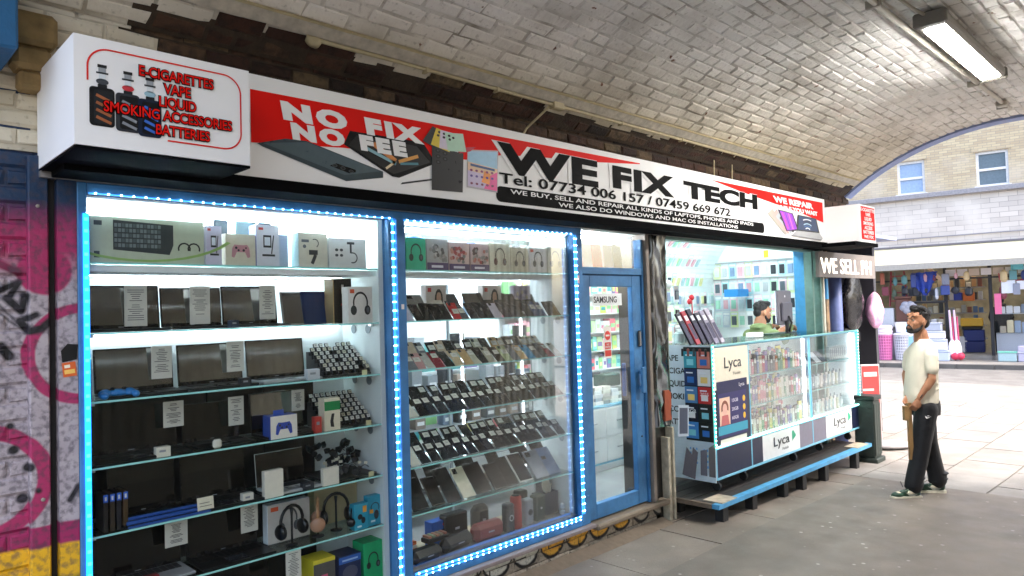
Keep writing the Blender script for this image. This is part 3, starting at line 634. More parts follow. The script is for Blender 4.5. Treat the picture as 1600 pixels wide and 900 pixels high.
pm = MB().m('#b9b2bb').poly([(2.935, 2.655), (3.20, 2.645), (3.22, 2.925), (2.95, 2.895)], y-.001).m('#9fcbe6').poly([(2.948, 2.78), (3.205, 2.79), (3.208, 2.915), (2.958, 2.887)], y-.0016).m('#e8c6a6').poly([(2.948, 2.74), (3.205, 2.74), (3.206, 2.80), (2.948, 2.82)], y-.0022)
pm.m('#cfc0de').poly([(2.945, 2.665), (3.1, 2.66), (3.12, 2.75), (2.946, 2.765)], y-.0028).m('#ee5a9e').poly([(3.08, 2.66), (3.196, 2.655), (3.203, 2.78), (3.14, 2.75)], y-.0032).m('#f2953c').poly([(3.06, 2.70), (3.13, 2.69), (3.14, 2.76), (3.09, 2.775)], y-.0036).m('#2c4c82').poly([(2.97, 2.795), (3.18, 2.782), (3.18, 2.797), (2.97, 2.81)], y-.004)
for r_ in range(3):
    for c_ in range(5): pm.m(('#8a2d6a', '#5a3f94', '#7f3158')[r_]).disc(2.975+c_*.045, 2.768-r_*.036-(.012 if r_ == 2 else 0), .012, .008, y-.0046, 8)
part('printed_colour_phone', pm, sn)
pm = MB()
for i, c_ in enumerate(('#b7b0a4', '#cfa9a2', '#aeb8bd', '#3b3d42')): pm.m(c_).poly([(7.06+i*.09, 2.80-i*.01), (7.46+i*.06, 2.60+i*.012), (7.50+i*.06, 2.61+i*.012), (7.18+i*.09, 2.86)], y-.0046-.0004*i)
pm.m('#15101a').poly([(7.30, 2.86), (7.66, 2.845), (7.80, 2.665), (7.48, 2.64)], y-.0064).m('#a23ad0').poly([(7.34, 2.85), (7.64, 2.837), (7.76, 2.675), (7.5, 2.65)], y-.007)
for i in range(4): pm.m(('#ee4f86', '#5d2ba8', '#f08a9e', '#7b2ec0')[i]).line(7.40+i*.075, 2.835, 7.53+i*.06, 2.67, .014, y-.0076)
part('printed_tablets', pm, sn)
pm = MB().m('#1a1c20').poly([(7.74, 2.66), (8.36, 2.665), (8.28, 2.83), (7.78, 2.84)], y-.008).m('#16345e').poly([(7.78, 2.675), (8.32, 2.68), (8.25, 2.82), (7.81, 2.83)], y-.0086)
for i in range(5): pm.m(('#dfe8ee', '#2f5f9e', '#a8c6dc', '#0c1c3a', '#e9eef2')[i]).arc(8.03, 2.67, .035+i*.024, .012, R(35+8*i), R(140-6*i), y-.0092, 8, 2)
pm.m('#a9abae').poly([(7.60, 2.60), (8.38, 2.585), (8.44, 2.61), (8.36, 2.664), (7.74, 2.66)], y-.0086).m('#86888c').poly([(7.60, 2.597), (8.38, 2.58), (8.44, 2.605), (8.38, 2.592), (7.60, 2.606)], y-.0092)
part('printed_laptop', pm, sn)
# vape sign box on the left
vx0, vx1, vy, vz0, vz1 = .70, 1.375, -.60, 2.535, 2.96
vb_ = thing('vape_sign', 'white box sign with red rounded outline and e-cigarette wording at the left end', 'shop sign')
part('box', MB().m(M_SIGNW).box(vx0, vx1, vy, 0, vz0+.006, vz1), vb_); part('underside', MB().m(mat('black_sign_underside', '#121214')).box(vx0+.002, vx1, vy+.002, -.002, vz0-.006, vz0+.004), vb_)
y = vy-.002; rm = MB().m(mat('thin_red_line', '#e0201c', .4)); g = .0065; ax0, ax1, az0, az1, rr = .745, 1.335, 2.60, 2.92, .075
rm.arc(ax0+rr, az1-rr, rr, g, R(90), R(180), y).arc(ax1-rr, az1-rr, rr, g, 0, R(90), y).arc(ax1-rr, az0+rr, rr, g, R(-90), 0, y)
rm.rect(ax0+rr, ax1-rr, az1-g/2, az1+g/2, y).rect(ax1-g/2, ax1+g/2, az0+rr, az1-rr, y).rect(1.03, ax1-rr, az0-g/2, az0+g/2, y).rect(ax0-g/2, ax0+g/2, 2.79, az1-rr, y)
part('red_outline', rm, vb_)
for s_, z_, cx, k in (('E-CIGARETTES', 2.845, 1.07, 1), ('VAPE', 2.79, 1.07, 1), ('LIQUID', 2.735, 1.07, 1), ('SMOKING ACCESSORIES', 2.68, 1.045, 1), ('BATTERIES', 2.62, 1.09, 1)):
    text(s_, vb_, (cx, y-.003, z_), .058, M_BLACKV, align='CENTER', bold=.0045, sx=.8, name='letter_outline', sp=.98); text(s_, vb_, (cx, y-.006, z_), .058, M_RED, align='CENTER', bold=.0008, sx=.8, sp=.98)
for i, (cx, c1, c2, acc, tc) in enumerate(((.795, '#15171a', '#22262a', '#a5603a', '#44484e'), (.885, '#33363c', '#15171a', '#8a8f98', '#d23c46'), (.965, '#18243a', '#101318', '#3c6fd0', '#9fc4d2'))):
    zb = 2.62-.008*i; yy = y-.0008*i
    mb = MB().m(c1, .3).rrect(cx-.045, cx+.042, zb, zb+.15, .014, yy).m(c2, .3).rrect(cx-.03, cx+.036, zb+.01, zb+.14, .008, yy-.0004)
    for k in range(4): mb.m(acc).line(cx-.022, zb+.035+k*.028, cx+.03, zb+.015+k*.028, .011, yy-.0008)
    mb.m('#1c1e22').rect(cx-.016, cx+.016, zb+.15, zb+.162, yy).m(tc).disc(cx, zb+.172, .022, .012, yy, 12).m('#dfe6ea').rect(cx-.012, cx+.012, zb+.18, zb+.202, yy).m('#2a2d31').rect(cx-.021, cx+.021, zb+.202, zb+.209, yy).m('#9aa0a6').rect(cx-.013, cx+.013, zb+.209, zb+.226, yy).m('#1a1b1e').rect(cx-.016, cx+.016, zb+.226, zb+.238, yy)
    part('printed_vape_device', mb, vb_)
# red list sign at the far end, set at an angle
rb = thing('end_sign', 'small white box sign with a red printed list at the far right end', 'shop sign')
part('box', MB().m(M_SIGNW).add([(8.57, -.22, 2.545), (8.62, -.62, 2.545), (9.12, -.62, 2.545), (9.12, 0, 2.545), (8.57, 0, 2.545), (8.57, -.22, 2.985), (8.62, -.62, 2.985), (9.12, -.62, 2.985), (9.12, 0, 2.985), (8.57, 0, 2.985)], [(0,4,3,2,1),(5,6,7,8,9),(0,1,6,5),(1,2,7,6),(2,3,8,7),(3,4,9,8),(4,0,5,9)]), rb)
part('underside', MB().m(mat('black_sign_underside', '#121214')).box(8.4, 9.125, -.64, .0, 2.5, 2.543), rb)
rp = part('red_panel', MB().m(M_RED).rrect(8.65, 9.10, 2.58, 2.965, .02, -.6225), rb)
text('E-CIGARETTES\nVAPE\nLIQUID\nSMOKING\nACCESS\nBATTERIES', rp, (8.875, -.6245, 2.91), .055, W_, align='CENTER', sx=1.3, bold=.001); text('WE FIX', rp, (8.875, -.6245, 2.597), .05, W_, align='CENTER', sx=1.9, bold=.001)
# ================================================================== room behind the windows
YB = 1.62
rm_ = thing('shop_room', 'bright white shop room with curved slatted ceiling behind the windows', 'room')
wl = mat('room_white', '#e6ecec', .55, var=.05, scale=4, pos=True); slat = mat('slat_white_green', '#e4f0ee', .35, var=.1, scale=5, pos=True)
mb = MB().m('shop_floor_tile').box(.85, 5.5, .06, YB, .1, .2).box(5.5, 9.1, .35, YB, .1, .2); part('floor', mb, rm_)
mb = MB().m(wl).box(.80, 9.5, YB, YB+.1, .1, 3.0).box(.80, .838, .06, YB, .1, 3.0).box(9.15, 9.25, .1, YB, -.1, 3.2); part('wall', mb, rm_)
part('wall', MB().m(mat('kiosk_blue_wall', '#3f93c9', .5, var=.1)).box(8.90, 9.149, .05, .30, -.1, 2.9), rm_, label='pale blue side wall at the right of the kiosk')
part('ceiling', MB().m(wl).box(.80, 5.45, .05, YB, 2.56, 2.62).box(5.45, 9.3, .05, .75, 3.0, 3.06), rm_)
# curved ceiling of the kiosk in thin boards
mb = MB(); N_ = 22
pts_c = pts = [(YB-.01-.95*(1-math.cos(R(88*i/N_))), 2.05+.95*math.sin(R(88*i/N_))) for i in range(N_+1)]
for i in range(N_):
    (ya, za), (yb_, zb) = pts[i], pts[i+1]; d = Vector((yb_-ya, zb-za)).normalized(); M = Matrix.Translation((0, ya, za)) @ Matrix.Rotation(math.atan2(d.y, d.x), 4, 'X'); l = math.hypot(yb_-ya, zb-za)
    part('ceiling_board', MB().m(slat).box(5.46, 9.15, .002, l-.003, -.008, .008, M), rm_)
tube_e = emis('tube_light', '#e8f6ff', 24)
def tube_light(x0, x1, y, z, lab, emi=tube_e, vert=False):
    t_ = thing('tube_light', lab, 'tube light', ((x0+x1)/2, y, z)); h = (x1-x0)/2
    rt = (0, 0, 0)
    if vert: part('tube', MB().m(emi).tube([(0, 0, -h), (0, 0, h)], .012, 8), t_); part('holder', MB().m(M_WHITE).box(-.02, .02, .012, .02, -h, h), t_)
    else: part('tube', MB().m(emi).tube([(-h, 0, 0), (h, 0, 0)], .014, 8), t_); part('holder', MB().m(M_WHITE).box(-h-.02, h+.02, -.02, .02, .015, .03), t_)
    return t_
tube_light(.95, 2.42, .30, 2.425, 'lit tube at the top of the left display window')
tube_light(2.68, 4.15, .22, 2.425, 'lit tube at the top of the right display window', emis('tube_light_soft', '#e8f6ff', 7))
tube_light(.95, 2.40, .36, 2.12, 'lit tube under the top shelf of the left display window', emis('tube_light_mid', '#e8f6ff', 16))
tube_light(2.7, 4.9, .95, 2.53, 'lit tube on the ceiling behind the right display window', emis('tube_light_back', '#e8f6ff', 10))
tube_light(4.5, 5.35, .6, 2.53, 'lit tube on the ceiling behind the blue door', emis('tube_light_door', '#f2fbff', 60))
tube_light(5.6, 7.2, .62, 2.9, 'lit tube over the near half of the kiosk', emis('tube_light_kiosk', '#ecfdff', 22))
tube_light(7.3, 8.9, .62, 2.9, 'lit tube over the far half of the kiosk', emis('tube_light_kiosk', '#ecfdff', 22))
# ---------------- display cabinets
SH = [.615, .91, 1.215, 1.515, 1.825, 2.15]; DL, DR_ = .42, .40
ca = thing('left_display', None, 'display case', (0, 0, 0)); ca['label'] = 'left lit display window with white back and glass shelves'
ca.name = 'display_case'
part('back_panel', MB().m(wl).box(.88, 2.47, .45, .46, .28, 2.45), ca)
part('side_panel', MB().m(wl).box(2.452, 2.486, .03, .45, .28, 2.45), ca); part('side_panel', MB().m(mat('side_dark', '#a8b4bc', .4)).box(.879, .884, .03, .45, .28, 2.45), ca)
part('base_board', MB().m(M_WHITE).box(.88, 2.48, .02, .45, .275, .29), ca); part('top_board', MB().m(M_WHITE).box(.88, 2.48, .02, .45, 2.44, 2.4515), ca)
cb = thing('display_case', 'right lit display window with see-through back and glass shelves', 'display case')
part('base_board', MB().m(mat('pale_base_board', '#b9a78c', .5)).box(2.615, 4.205, .02, .45, .275, .29), cb)
part('side_panel', MB().m(wl).box(4.21, 4.225, .03, .45, .28, 2.45), cb); part('side_panel', MB().m(M_WHITE).box(2.60, 2.612, .03, .45, .28, 2.45), cb)
for (c_, x0, x1, dp) in ((ca, .884, 2.452, DL), (cb, 2.613, 4.209, DR_)):
    for z in SH:
        s_ = part('glass_shelf', MB().m(G_SHELF).box(x0, x1, .036, dp, z-.008, z), c_)
        part('front_edge', MB().m(G_EDGE).box(x0, x1, .033, .036, z-.0085, z+.0005), s_)
        if (c_ is ca and z == 1.825) or (c_ is cb and z == .91): part('shelf_light', MB().m(emis('shelf_light_strip', '#e4f4ff', 4)).box(x0+.05, x1-.05, dp-.012, dp-.004, z-.022, z-.009), s_)
        for xx in (x0+.02, x1-.04): part('shelf_clip', MB().m(M_SILV).box(xx, xx+.02, .06, .09, z-.022, z-.0085), s_)
for xx in (2.80, 3.42, 4.05): part('upright', MB().m(emis('glow_upright', '#f2f8ff', 1.6)).box(xx, xx+.012, .405, .42, .62, 2.14), cb)  # glow put into the posts to draw bright white stripes
part('shelf_board', MB().m(M_WHITE).box(.884, 2.452, .05, .44, 2.108, 2.138), ca); part('shelf_board', MB().m(M_WHITE).box(2.613, 4.209, .08, .36, 2.112, 2.138), cb)
for z in (1.79, 1.475, 1.175, .87):
    for yy in (.15, .31): part('cable_hole', MB().m('#77828a').lathe([(.028, 0), (.028, .003)], 14, Matrix.Translation((2.449, yy, z-.005)) @ Matrix.Rotation(R(-90), 4, 'Y')), ca)
    for yy in (.15, .31): part('cable_hole', MB().m('#9aa5ac').lathe([(.028, 0), (.028, .003)], 14, Matrix.Translation((4.207, yy, z-.005)) @ Matrix.Rotation(R(-90), 4, 'Y')), cb)
FL_ = ['bottom board', 'lowest shelf', 'second lowest shelf', 'fourth highest shelf', 'third highest shelf', 'second highest shelf', 'top shelf']
ZS = [.29]+SH
# ---------------- goods
def carton(name, label, cat, x0, x1, z, h, y0=.06, d=.08, col='#e9e9ea', art=None, group=None, rz=0, side=None):
    t_ = thing(name, label, cat, ((x0+x1)/2, y0, z+.0008), (0, 0, R(rz)), group); w2 = (x1-x0)/2-.002
    mb = MB().m(side or col, .4).bbox(-w2, w2, 0, d, 0, h, .002); part('carton', mb, t_)
    mb = MB().m(col, .35).rect(-w2+.001, w2-.001, .001, h-.001, -.0006); part('printed_front', mb, t_)
    if art:
        mb = MB(); art(mb, w2, h); part('picture', mb, t_)
    return t_
def a_head(c1='#17181b', c2='#2b2d31', tag=None, big=1):
    def f(mb, w_, h):
        r = min(w_*.62, h*.27)*big; cz = h*.56
        mb.m(c1, .3).arc(0, cz, r, r*.22, R(-15), R(195), -.0012, 14, .8); mb.m(c2).disc(-r*.8, cz-r*.75, r*.36, r*.5, -.0016, 12).disc(r*.8, cz-r*.75, r*.36, r*.5, -.0016, 12)
        mb.m('#5b6068').disc(r*.85, cz-r*.75, r*.18, r*.3, -.002, 10)
        if tag: mb.m(tag).rect(-w_*.85, -w_*.5, h*.82, h*.93, -.0012)
    return f
def pad(mb, c, cx, cz, s, y=-.0012):
    mb.m(c, .3).poly([(cx+s*a, cz+s*b_) for a, b_ in ((-1, -.75), (-.72, -.85), (-.45, -.25), (.45, -.25), (.72, -.85), (1, -.75), (.92, .15), (.68, .55), (.3, .5), (-.3, .5), (-.68, .55), (-.92, .15))], y)
    mb.m('#2a2c33').disc(cx-.5*s, cz+.2*s, .14*s, .14*s, y-.0005, 8).disc(cx+.3*s, cz-.05*s, .14*s, .14*s, y-.0005, 8).disc(cx-.25*s, cz-.05*s, .12*s, .12*s, y-.0005, 8).disc(cx+.55*s, cz+.2*s, .1*s, .1*s, y-.0005, 8)
def a_pad(c): return lambda mb, w_, h: pad(mb, c, 0, h*.5, w_*.62)
def a_keys(mb, w_, h):
    mb.m('#3a4143').poly([(-w_*.62, h*.28), (w_*.35, h*.2), (w_*.42, h*.42), (w_*.42, h*.88), (-w_*.62, h*.93)], -.0012)
    for r_ in range(5):
        for k in range(13): x = -w_*.6+k*w_*.062; mb.m('#7d898b' if (r_+k) % 3 else '#5a6668').rect(x, x+w_*.05, h*(.34+r_*.11), h*(.34+r_*.11)+h*.08, -.0018)
    mb.m('#9cbf70').arc(-w_*.1, h*1.05, h*1.0, h*.05, R(200), R(330), -.0024, 14, 2.2)
    mb.m('#232a2b').arc(w_*.62, h*.35, h*.13, h*.035, R(-20), R(200), -.0018, 8).arc(w_*.8, h*.35, h*.13, h*.035, R(-20), R(200), -.0018, 8)
    mb.m('#4b5557').rect(-w_*.93, -w_*.8, h*.8, h*.9, -.0012).rect(-w_*.93, -w_*.84, h*.1, h*.24, -.0012)
def a_rig(mb, w_, h):
    mb.m('#3b3f43').rect(-w_*.3, w_*.3, h*.36, h*.5, -.0012).line(-w_*.1, h*.1, w_*.15, h*.36, w_*.22, -.0012).arc(w_*.1, h*.7, h*.12, h*.025, R(-60), R(120), -.0012, 8)
    mb.m('#6a7076').rect(-w_*.8, -w_*.3, h*.72, h*.8, -.0012).disc(-w_*.6, h*.6, w_*.12, w_*.12, -.0012, 8)
def a_arm(mb, w_, h):
    mb.m('#34383c').arc(w_*.25, h*.35, h*.17, h*.04, R(-110), R(110), -.0012, 10).rect(w_*.1, w_*.2, h*.5, h*.85, -.0012).rect(-w_*.05, w_*.35, h*.8, h*.88, -.0012)
    for u, v in ((-.6, .6), (-.35, .6), (-.6, .42), (-.35, .42)): mb.m('#4a4e53').disc(w_*u, h*v, w_*.09, h*.05, -.0012, 8)
def a_tripod(mb, w_, h):
    mb.m('#2c3034').rect(-w_*.4, w_*.3, h*.45, h*.75, -.0012).m('#dfe6f0').rect(-w_*.3, w_*.2, h*.5, h*.7, -.0017).m('#2c3034').line(w_*.3, h*.3, w_*.5, h*.75, w_*.1, -.0017).rect(-w_*.5, w_*.6, h*.24, h*.29, -.0012).m('#c04848').rect(-w_*.8, -w_*.4, h*.87, h*.93, -.0012)
def a_photo(c):
    def f(mb, w_, h):
        for i in range(26): mb.m(random.choice(c)).disc(random.uniform(-.8, .8)*w_, random.uniform(.32, .82)*h, w_*.16, h*.07, -.0012-.00005*i, 7)
        mb.m('#5c4770').rect(-w_, w_, .002, h*.24, -.003).m('#e9e4ef').rect(-w_*.6, w_*.5, h*.08, h*.16, -.0035)
    return f
def a_woman(mb, w_, h):
    mb.m('#2b2320').disc(w_*.25, h*.55, w_*.42, h*.34, -.0012, 14).m('#caa08a').disc(w_*.25, h*.62, w_*.24, h*.2, -.0017, 12).m('#1d1b1e').disc(w_*.3, h*.15, w_*.5, h*.22, -.002, 12).m('#17181b').arc(w_*.25, h*.68, w_*.34, w_*.08, 0, R(180), -.0022, 8, 1).m('#d23c3c').rect(-w_*.85, -w_*.5, h*.8, h*.92, -.0012)
T6 = 6; g_top = 'boxed accessories along the top shelf'
carton('keyboard_box', 'long pale green box showing a keyboard on the left window top shelf', 'box', .905, 1.425, 2.15, .215, .05, .1, '#c3ccb6', a_keys, g_top)
carton('headset_box', 'narrow lilac box with a headset cable picture beside the keyboard box', 'box', 1.43, 1.515, 2.15, .2, .05, .08, '#cfcbe0', a_tripod, g_top)
carton('controller_box', 'cream box showing a pink game controller beside the keyboard box', 'box', 1.53, 1.695, 2.15, .165, .05, .09, '#d9d3bf', a_pad('#c58f98'), g_top)
carton('phone_stand_box', 'tall white box with red mark showing a phone stand, right of the pink controller box', 'box', 1.70, 1.835, 2.15, .225, .06, .09, '#dfe0ea', a_tripod, g_top, side='#8f97c8')
carton('slim_box', 'slim pale blue unprinted box right of the phone stand box', 'box', 1.84, 1.92, 2.15, .185, .12, .09, '#c2cfe2', None, g_top)
carton('gimbal_box', 'cream box showing a camera grip on the left window top shelf', 'box', 1.94, 2.125, 2.15, .195, .05, .09, '#dcd8c8', a_rig, g_top, side='#a9c4bd')
carton('microphone_box', 'white box showing a clamp and small round parts, right end of left top shelf', 'box', 2.13, 2.385, 2.15, .175, .05, .09, '#e3e3e2', a_arm, g_top)
for i, (x0, x1, c_) in enumerate(((1.44, 1.50, '#69737c'), (1.56, 1.66, '#8ea5a6'), (1.69, 1.75, '#6d7780'))): carton('back_box', ('small grey box', 'greenish grey box', 'dark grey box')[i]+' peeking over the front boxes of the left top shelf', 'box', x0+.1, x1+.12, 2.15, .26, .22, .06, c_)
# papers with printed lines
def paper(x, y, z, w_, h, label, lean=0, rz=0):
    t_ = thing('price_sheet', label, 'price sheet', (x, y, z), (R(lean), 0, R(rz)), 'printed price sheets on the laptops')
    mb = MB().m(M_PAPER).box(-w_/2, w_/2, 0, .001, -h, 0); part('sheet', mb, t_)
    r = random.Random(int(x*1000)+int(z*100)); mb = MB().m('#4d4c4a')
    for i in range(15):
        k = w_*r.uniform(.12, .38)
        if r.random() < .9: mb.rect(-k, k, -h*(.1+i*.053)-.0016, -h*(.1+i*.053)+.0016, -.0008)
    part('printed_lines', mb, t_); return t_
def laptop(x0, x1, y, z, h, label, body='#17181a', lean=-7, base=.2, scr=None, silver=False, yb=None):
    """open laptop: its lid leans back, its keyboard half comes forward"""
    w2 = (x1-x0)/2-.003; t_ = thing('laptop', label, 'laptop', ((x0+x1)/2, y, z+.001), (0, 0, 0), 'laptops in the left display window')
    part('base', MB().m(body, .35).bbox(-w2, w2, -base, .01, 0, .014, .004), t_)
    mb = MB().m('#0b0b0d' if not silver else '#2a2b2e', .5)
    nk = 12
    for r_ in range(5):
        for k in range(nk): xx = -w2*.88+k*(w2*1.76/nk); yy = -base*.42+r_*base*.085; mb.box(xx+.001, xx+w2*1.76/nk-.002, yy, yy+base*.068, .0142, .0165)
    part('keyboard', mb, t_, kind='stuff'); part('trackpad', MB().m('#303236' if not silver else '#9fa2a5', .25).box(-w2*.26, w2*.26, -base*.92, -base*.52, .0141, .0149), t_)
    M = Matrix.Translation((0, .004, .014)) @ Matrix.Rotation(R(lean), 4, 'X')
    part('lid', MB().m(body, .35).bbox(-w2, w2, 0, .008, 0, h, .003, M).m('#101012', .25).rect(-w2+.002, w2-.002, .002, h-.002, -.0006, M), t_)
    part('screen', MB().m(scr or M_SCR).rect(-w2*.95, w2*.95, h*.09, h*.96, -.0014, M), t_)
    part('lid_mark', MB().m('#8d9196').rect(-w2*.07, w2*.07, h*.03, h*.045, -.0018, M), t_); return t_
SC2 = mat('glossy_screen', '#0e0c0a', .07, var=.3, spec=1, coat=1)
SC2.node_tree.nodes['Principled BSDF'].inputs['IOR'].default_value = 2.1
for a in ((.905, 1.275, .24, 1.825, .215, 'leftmost laptop of the second highest shelf with a dark reflecting screen'), (1.28, 1.60, .26, 1.825, .205, 'middle laptop of the second highest shelf with a dark reflecting screen'), (1.605, 1.93, .28, 1.825, .215, 'right laptop of the second highest shelf with a dark reflecting screen')): laptop(*a, scr=SC2, base=.16)
paper(1.155, .235, 2.05, .105, .20, 'price sheet on the leftmost laptop of the second highest shelf'); paper(1.47, .24, 2.05, .105, .20, 'price sheet between the two left laptops of the second highest shelf'); paper(1.85, .25, 2.055, .095, .19, 'price sheet on the right laptop of the second highest shelf')
def slab(name, label, cat, x, y, z, w_, h, t, col, tilt, rz=0, extra=None, rough=.25, group=None, corner=.004):
    """flat upright device leaning back on a shelf"""
    o = thing(name, label, cat, (x, y, z+.001), (-R(tilt), 0, R(rz)), group); part('body', MB().m(col, rough).bbox(-w_/2, w_/2, 0, t, 0, h, corner), o)
    if extra: mb = MB(); extra(mb, w_, h); part('face', mb, o)
    return o
slab('tablet', 'grey tablet standing right of the three laptops on the second highest shelf', 'tablet', 2.02, .24, 1.825, .16, .2, .01, '#77736c', 12, extra=lambda mb, w_, h: mb.m(SC2).rect(-w_*.44, w_*.44, .01, h-.01, -.0007))
slab('tablet', 'navy blue tablet between the grey tablet and the tall black box', 'tablet', 2.15, .24, 1.825, .17, .2, .01, '#14284e', 10, extra=lambda mb, w_, h: mb.m('#0d2a5a', .2).rect(-w_*.46, w_*.46, .008, h-.008, -.0007))
carton('tall_box', 'tall black and gold box with small red emblem on the second highest shelf', 'box', 2.215, 2.345, 1.825, .27, .16, .1, '#16110e', lambda mb, w_, h: mb.m('#c9a468').rect(-w_, -w_*.93, 0, h, -.0012).m('#c0392b').poly([(-w_*.2, h*.4), (w_*.3, h*.4), (w_*.05, h*.5)], -.0012).m('#d8d3c8').rect(-w_*.1, w_*.15, h*.66, h*.86, -.0012), None, side='#8a7654')
carton('headphone_box', 'white box showing over-ear headphones at the right end of the second highest shelf', 'box', 2.25, 2.42, 1.825, .215, .05, .07, '#e9e4e0', a_head(tag='#d8532c', big=1.15))
# middle row of laptops
for a in ((.97, 1.34, .25, 1.515, .215, 'left laptop of the third highest shelf with red lit keyboard edge'), (1.36, 1.71, .26, 1.515, .215, 'middle laptop of the third highest shelf'), ): laptop(*a, scr=SC2)
laptop(1.73, 2.09, .27, 1.515, .22, 'silver laptop with brownish reflecting screen on the third highest shelf', '#a7a9ab', scr=SC2, silver=True)
paper(1.275, .24, 1.745, .10, .165, 'price sheet on the left laptop of the third highest shelf'); paper(1.655, .24, 1.75, .095, .165, 'price sheet on the middle laptop of the third highest shelf')
def controller(name, label, x, y, z, col, rz=0, s=1):
    mb = MB().m(col, .35); mb.ell((0, 0, .025), (.05, .03, .02), 14, 8)
    for sg in (-1, 1): mb.ell((sg*.052, .0, .024), (.03, .034, .021), 12, 8).ell((sg*.066, -.035, .018), (.019, .034, .017), 10, 8)
    t_ = thing(name, label, 'game controller', (x, y, z+.001), (0, 0, R(rz))); t_.scale = (s, s, s); part('body', mb, t_, smooth=True)
    mb = MB().m('#17181c')
    for cx, cy in ((-.025, -.012), (.025, -.012)): mb.lathe([(.009, .04), (.010, .05), (.008, .053)], 10, Matrix.Translation((cx, cy, 0)))
    part('thumb_sticks', mb, t_); part('buttons', MB().m('#22252c').box(-.06, -.045, .003, .018, .038, .046).box(.045, .06, .003, .018, .038, .046), t_); return t_
controller('game_controller', 'blue game controller lying at the left end of the third highest shelf', 1.03, .10, 1.515, '#2c7cc0', 0)
carton('upright_boxes', 'thin dark game cases standing at the far left of the third highest shelf', 'game case', .892, .925, 1.515, .19, .1, .2, '#2c3c58')
# stepped stands of small handsets with white tags
HS = 'small dark handsets with white tags on stepped stands'
def handset_mesh(dark='#1b1c20', tg='#e4e2da'):
    mb = MB().m(dark, .35).bbox(-.0135, .0135, 0, .012, 0, .052, .003).m('#0a0a0c', .2).rect(-.011, .011, .004, .024, -.0004); mb.m(tg, .6).rect(-.0115, .0115, .027, .047, -.0014); mb.m('#55534e').rect(-.007, .007, .034, .0365, -.0018).rect(-.005, .007, .039, .041, -.0018); return mb
hm_ = [handset_mesh('#1b1c20').mesh('handset'), handset_mesh('#2a2d34').mesh('handset'), handset_mesh('#101114', '#d9d2bc').mesh('handset')]
st_names = {4: 'third highest', 3: 'middle', 2: 'second lowest'}
def stepped(xa, xb, z, sh, rows, cols, tag_):
    st = thing('stepped_stand', 'black stepped stand of small handsets at the right of the left window %s shelf' % tag_, 'display stand', (xa, .08, z)); mb = MB().m('#2b2c2f', .4)
    for r_ in range(rows): mb.box(0, xb-xa, .02+r_*.034, .02+(r_+1)*.034, .0, .012+r_*.022)
    part('steps', mb, st)
    for r_ in range(rows):
        for c_ in range(cols):
            if random.random() < .12: continue
            x = xa+.018+c_*(xb-xa-.03)/(cols-1)
            o = link('small_handset', hm_[random.randrange(3)], None, (x, .104+r_*.034, z+.013+r_*.022), (R(-24), 0, R(random.uniform(-4, 4))))
            props(o, 'tagged dark handset, %s, %s of the %s shelf stand' % (nth(c_), ['front row', 'second row', 'third row', 'fourth row', 'fifth row', 'sixth row', 'back row'][r_], tag_), 'handset', HS)
stepped(2.13, 2.43, 1.515, 4, 7, 8, 'third highest'); stepped(2.13, 2.43, 1.215, 3, 7, 8, 'fourth highest')
carton('price_tag', 'small cream price card leaning on the edge of the third highest shelf', 'price card', 2.33, 2.37, 1.515, .03, .045, .002, '#e8dfae'); carton('price_tag', 'small cream price card leaning on the edge of the fourth highest shelf', 'price card', 2.35, 2.39, 1.215, .03, .045, .002, '#e8dfae'); carton('price_tag', 'small cream price card leaning on the edge of the second lowest shelf', 'price card', 2.36, 2.40, .91, .03, .045, .002, '#e8dfae')
# 1.215 row
laptop(.915, 1.36, .27, 1.215, .255, 'wide black laptop at the left of the fourth highest shelf', '#0b0b0c', base=.22); laptop(1.38, 1.69, .27, 1.215, .20, 'small black laptop in the centre of the fourth highest shelf', '#111214'); laptop(1.75, 2.08, .27, 1.215, .22, 'black laptop with red keyboard edge behind the blue controller box', '#161214', scr=SC2)
paper(1.325, .23, 1.46, .10, .13, 'price sheet at the right of the wide black laptop'); paper(1.65, .23, 1.45, .085, .155, 'price sheet on the small black laptop of the fourth highest shelf'); paper(2.015, .23, 1.45, .08, .12, 'price sheet over the laptop behind the blue controller box')
solo('earphone_case', MB().m('#e7e0d0', .3).bbox(-.022, .022, -.012, .012, 0, .045, .009), 'small cream earphone case on the fourth highest shelf in front of the small laptop', 'earphone case', (1.48, .07, 1.2155))
carton('controller_box', 'white box with blue lid showing a blue game controller on the fourth highest shelf', 'box', 1.755, 1.915, 1.215, .125, .05, .09, '#ece6da', a_pad('#2c4aa8'), side='#2a4aa0')
solo('blue_hook_tab', MB().m('#2c4fae').box(-.03, .03, 0, .003, 0, .03), 'blue card tab standing on the blue controller box', 'card tab', (1.81, .06, 1.341))
carton('remote_box', 'tall cream box with green top showing a black gadget on the fourth highest shelf', 'box', 2.085, 2.19, 1.215, .185, .06, .07, '#e6dcc4', lambda mb, w_, h: mb.m('#1f8a4c').rect(-w_, w_, h*.62, h*.9, -.0012).m('#1c1c20').poly([(-w_*.25, h*.12), (w_*.2, h*.1), (w_*.1, h*.3), (w_*.25, h*.52), (-w_*.1, h*.52), (-w_*.3, h*.3)], -.0012))
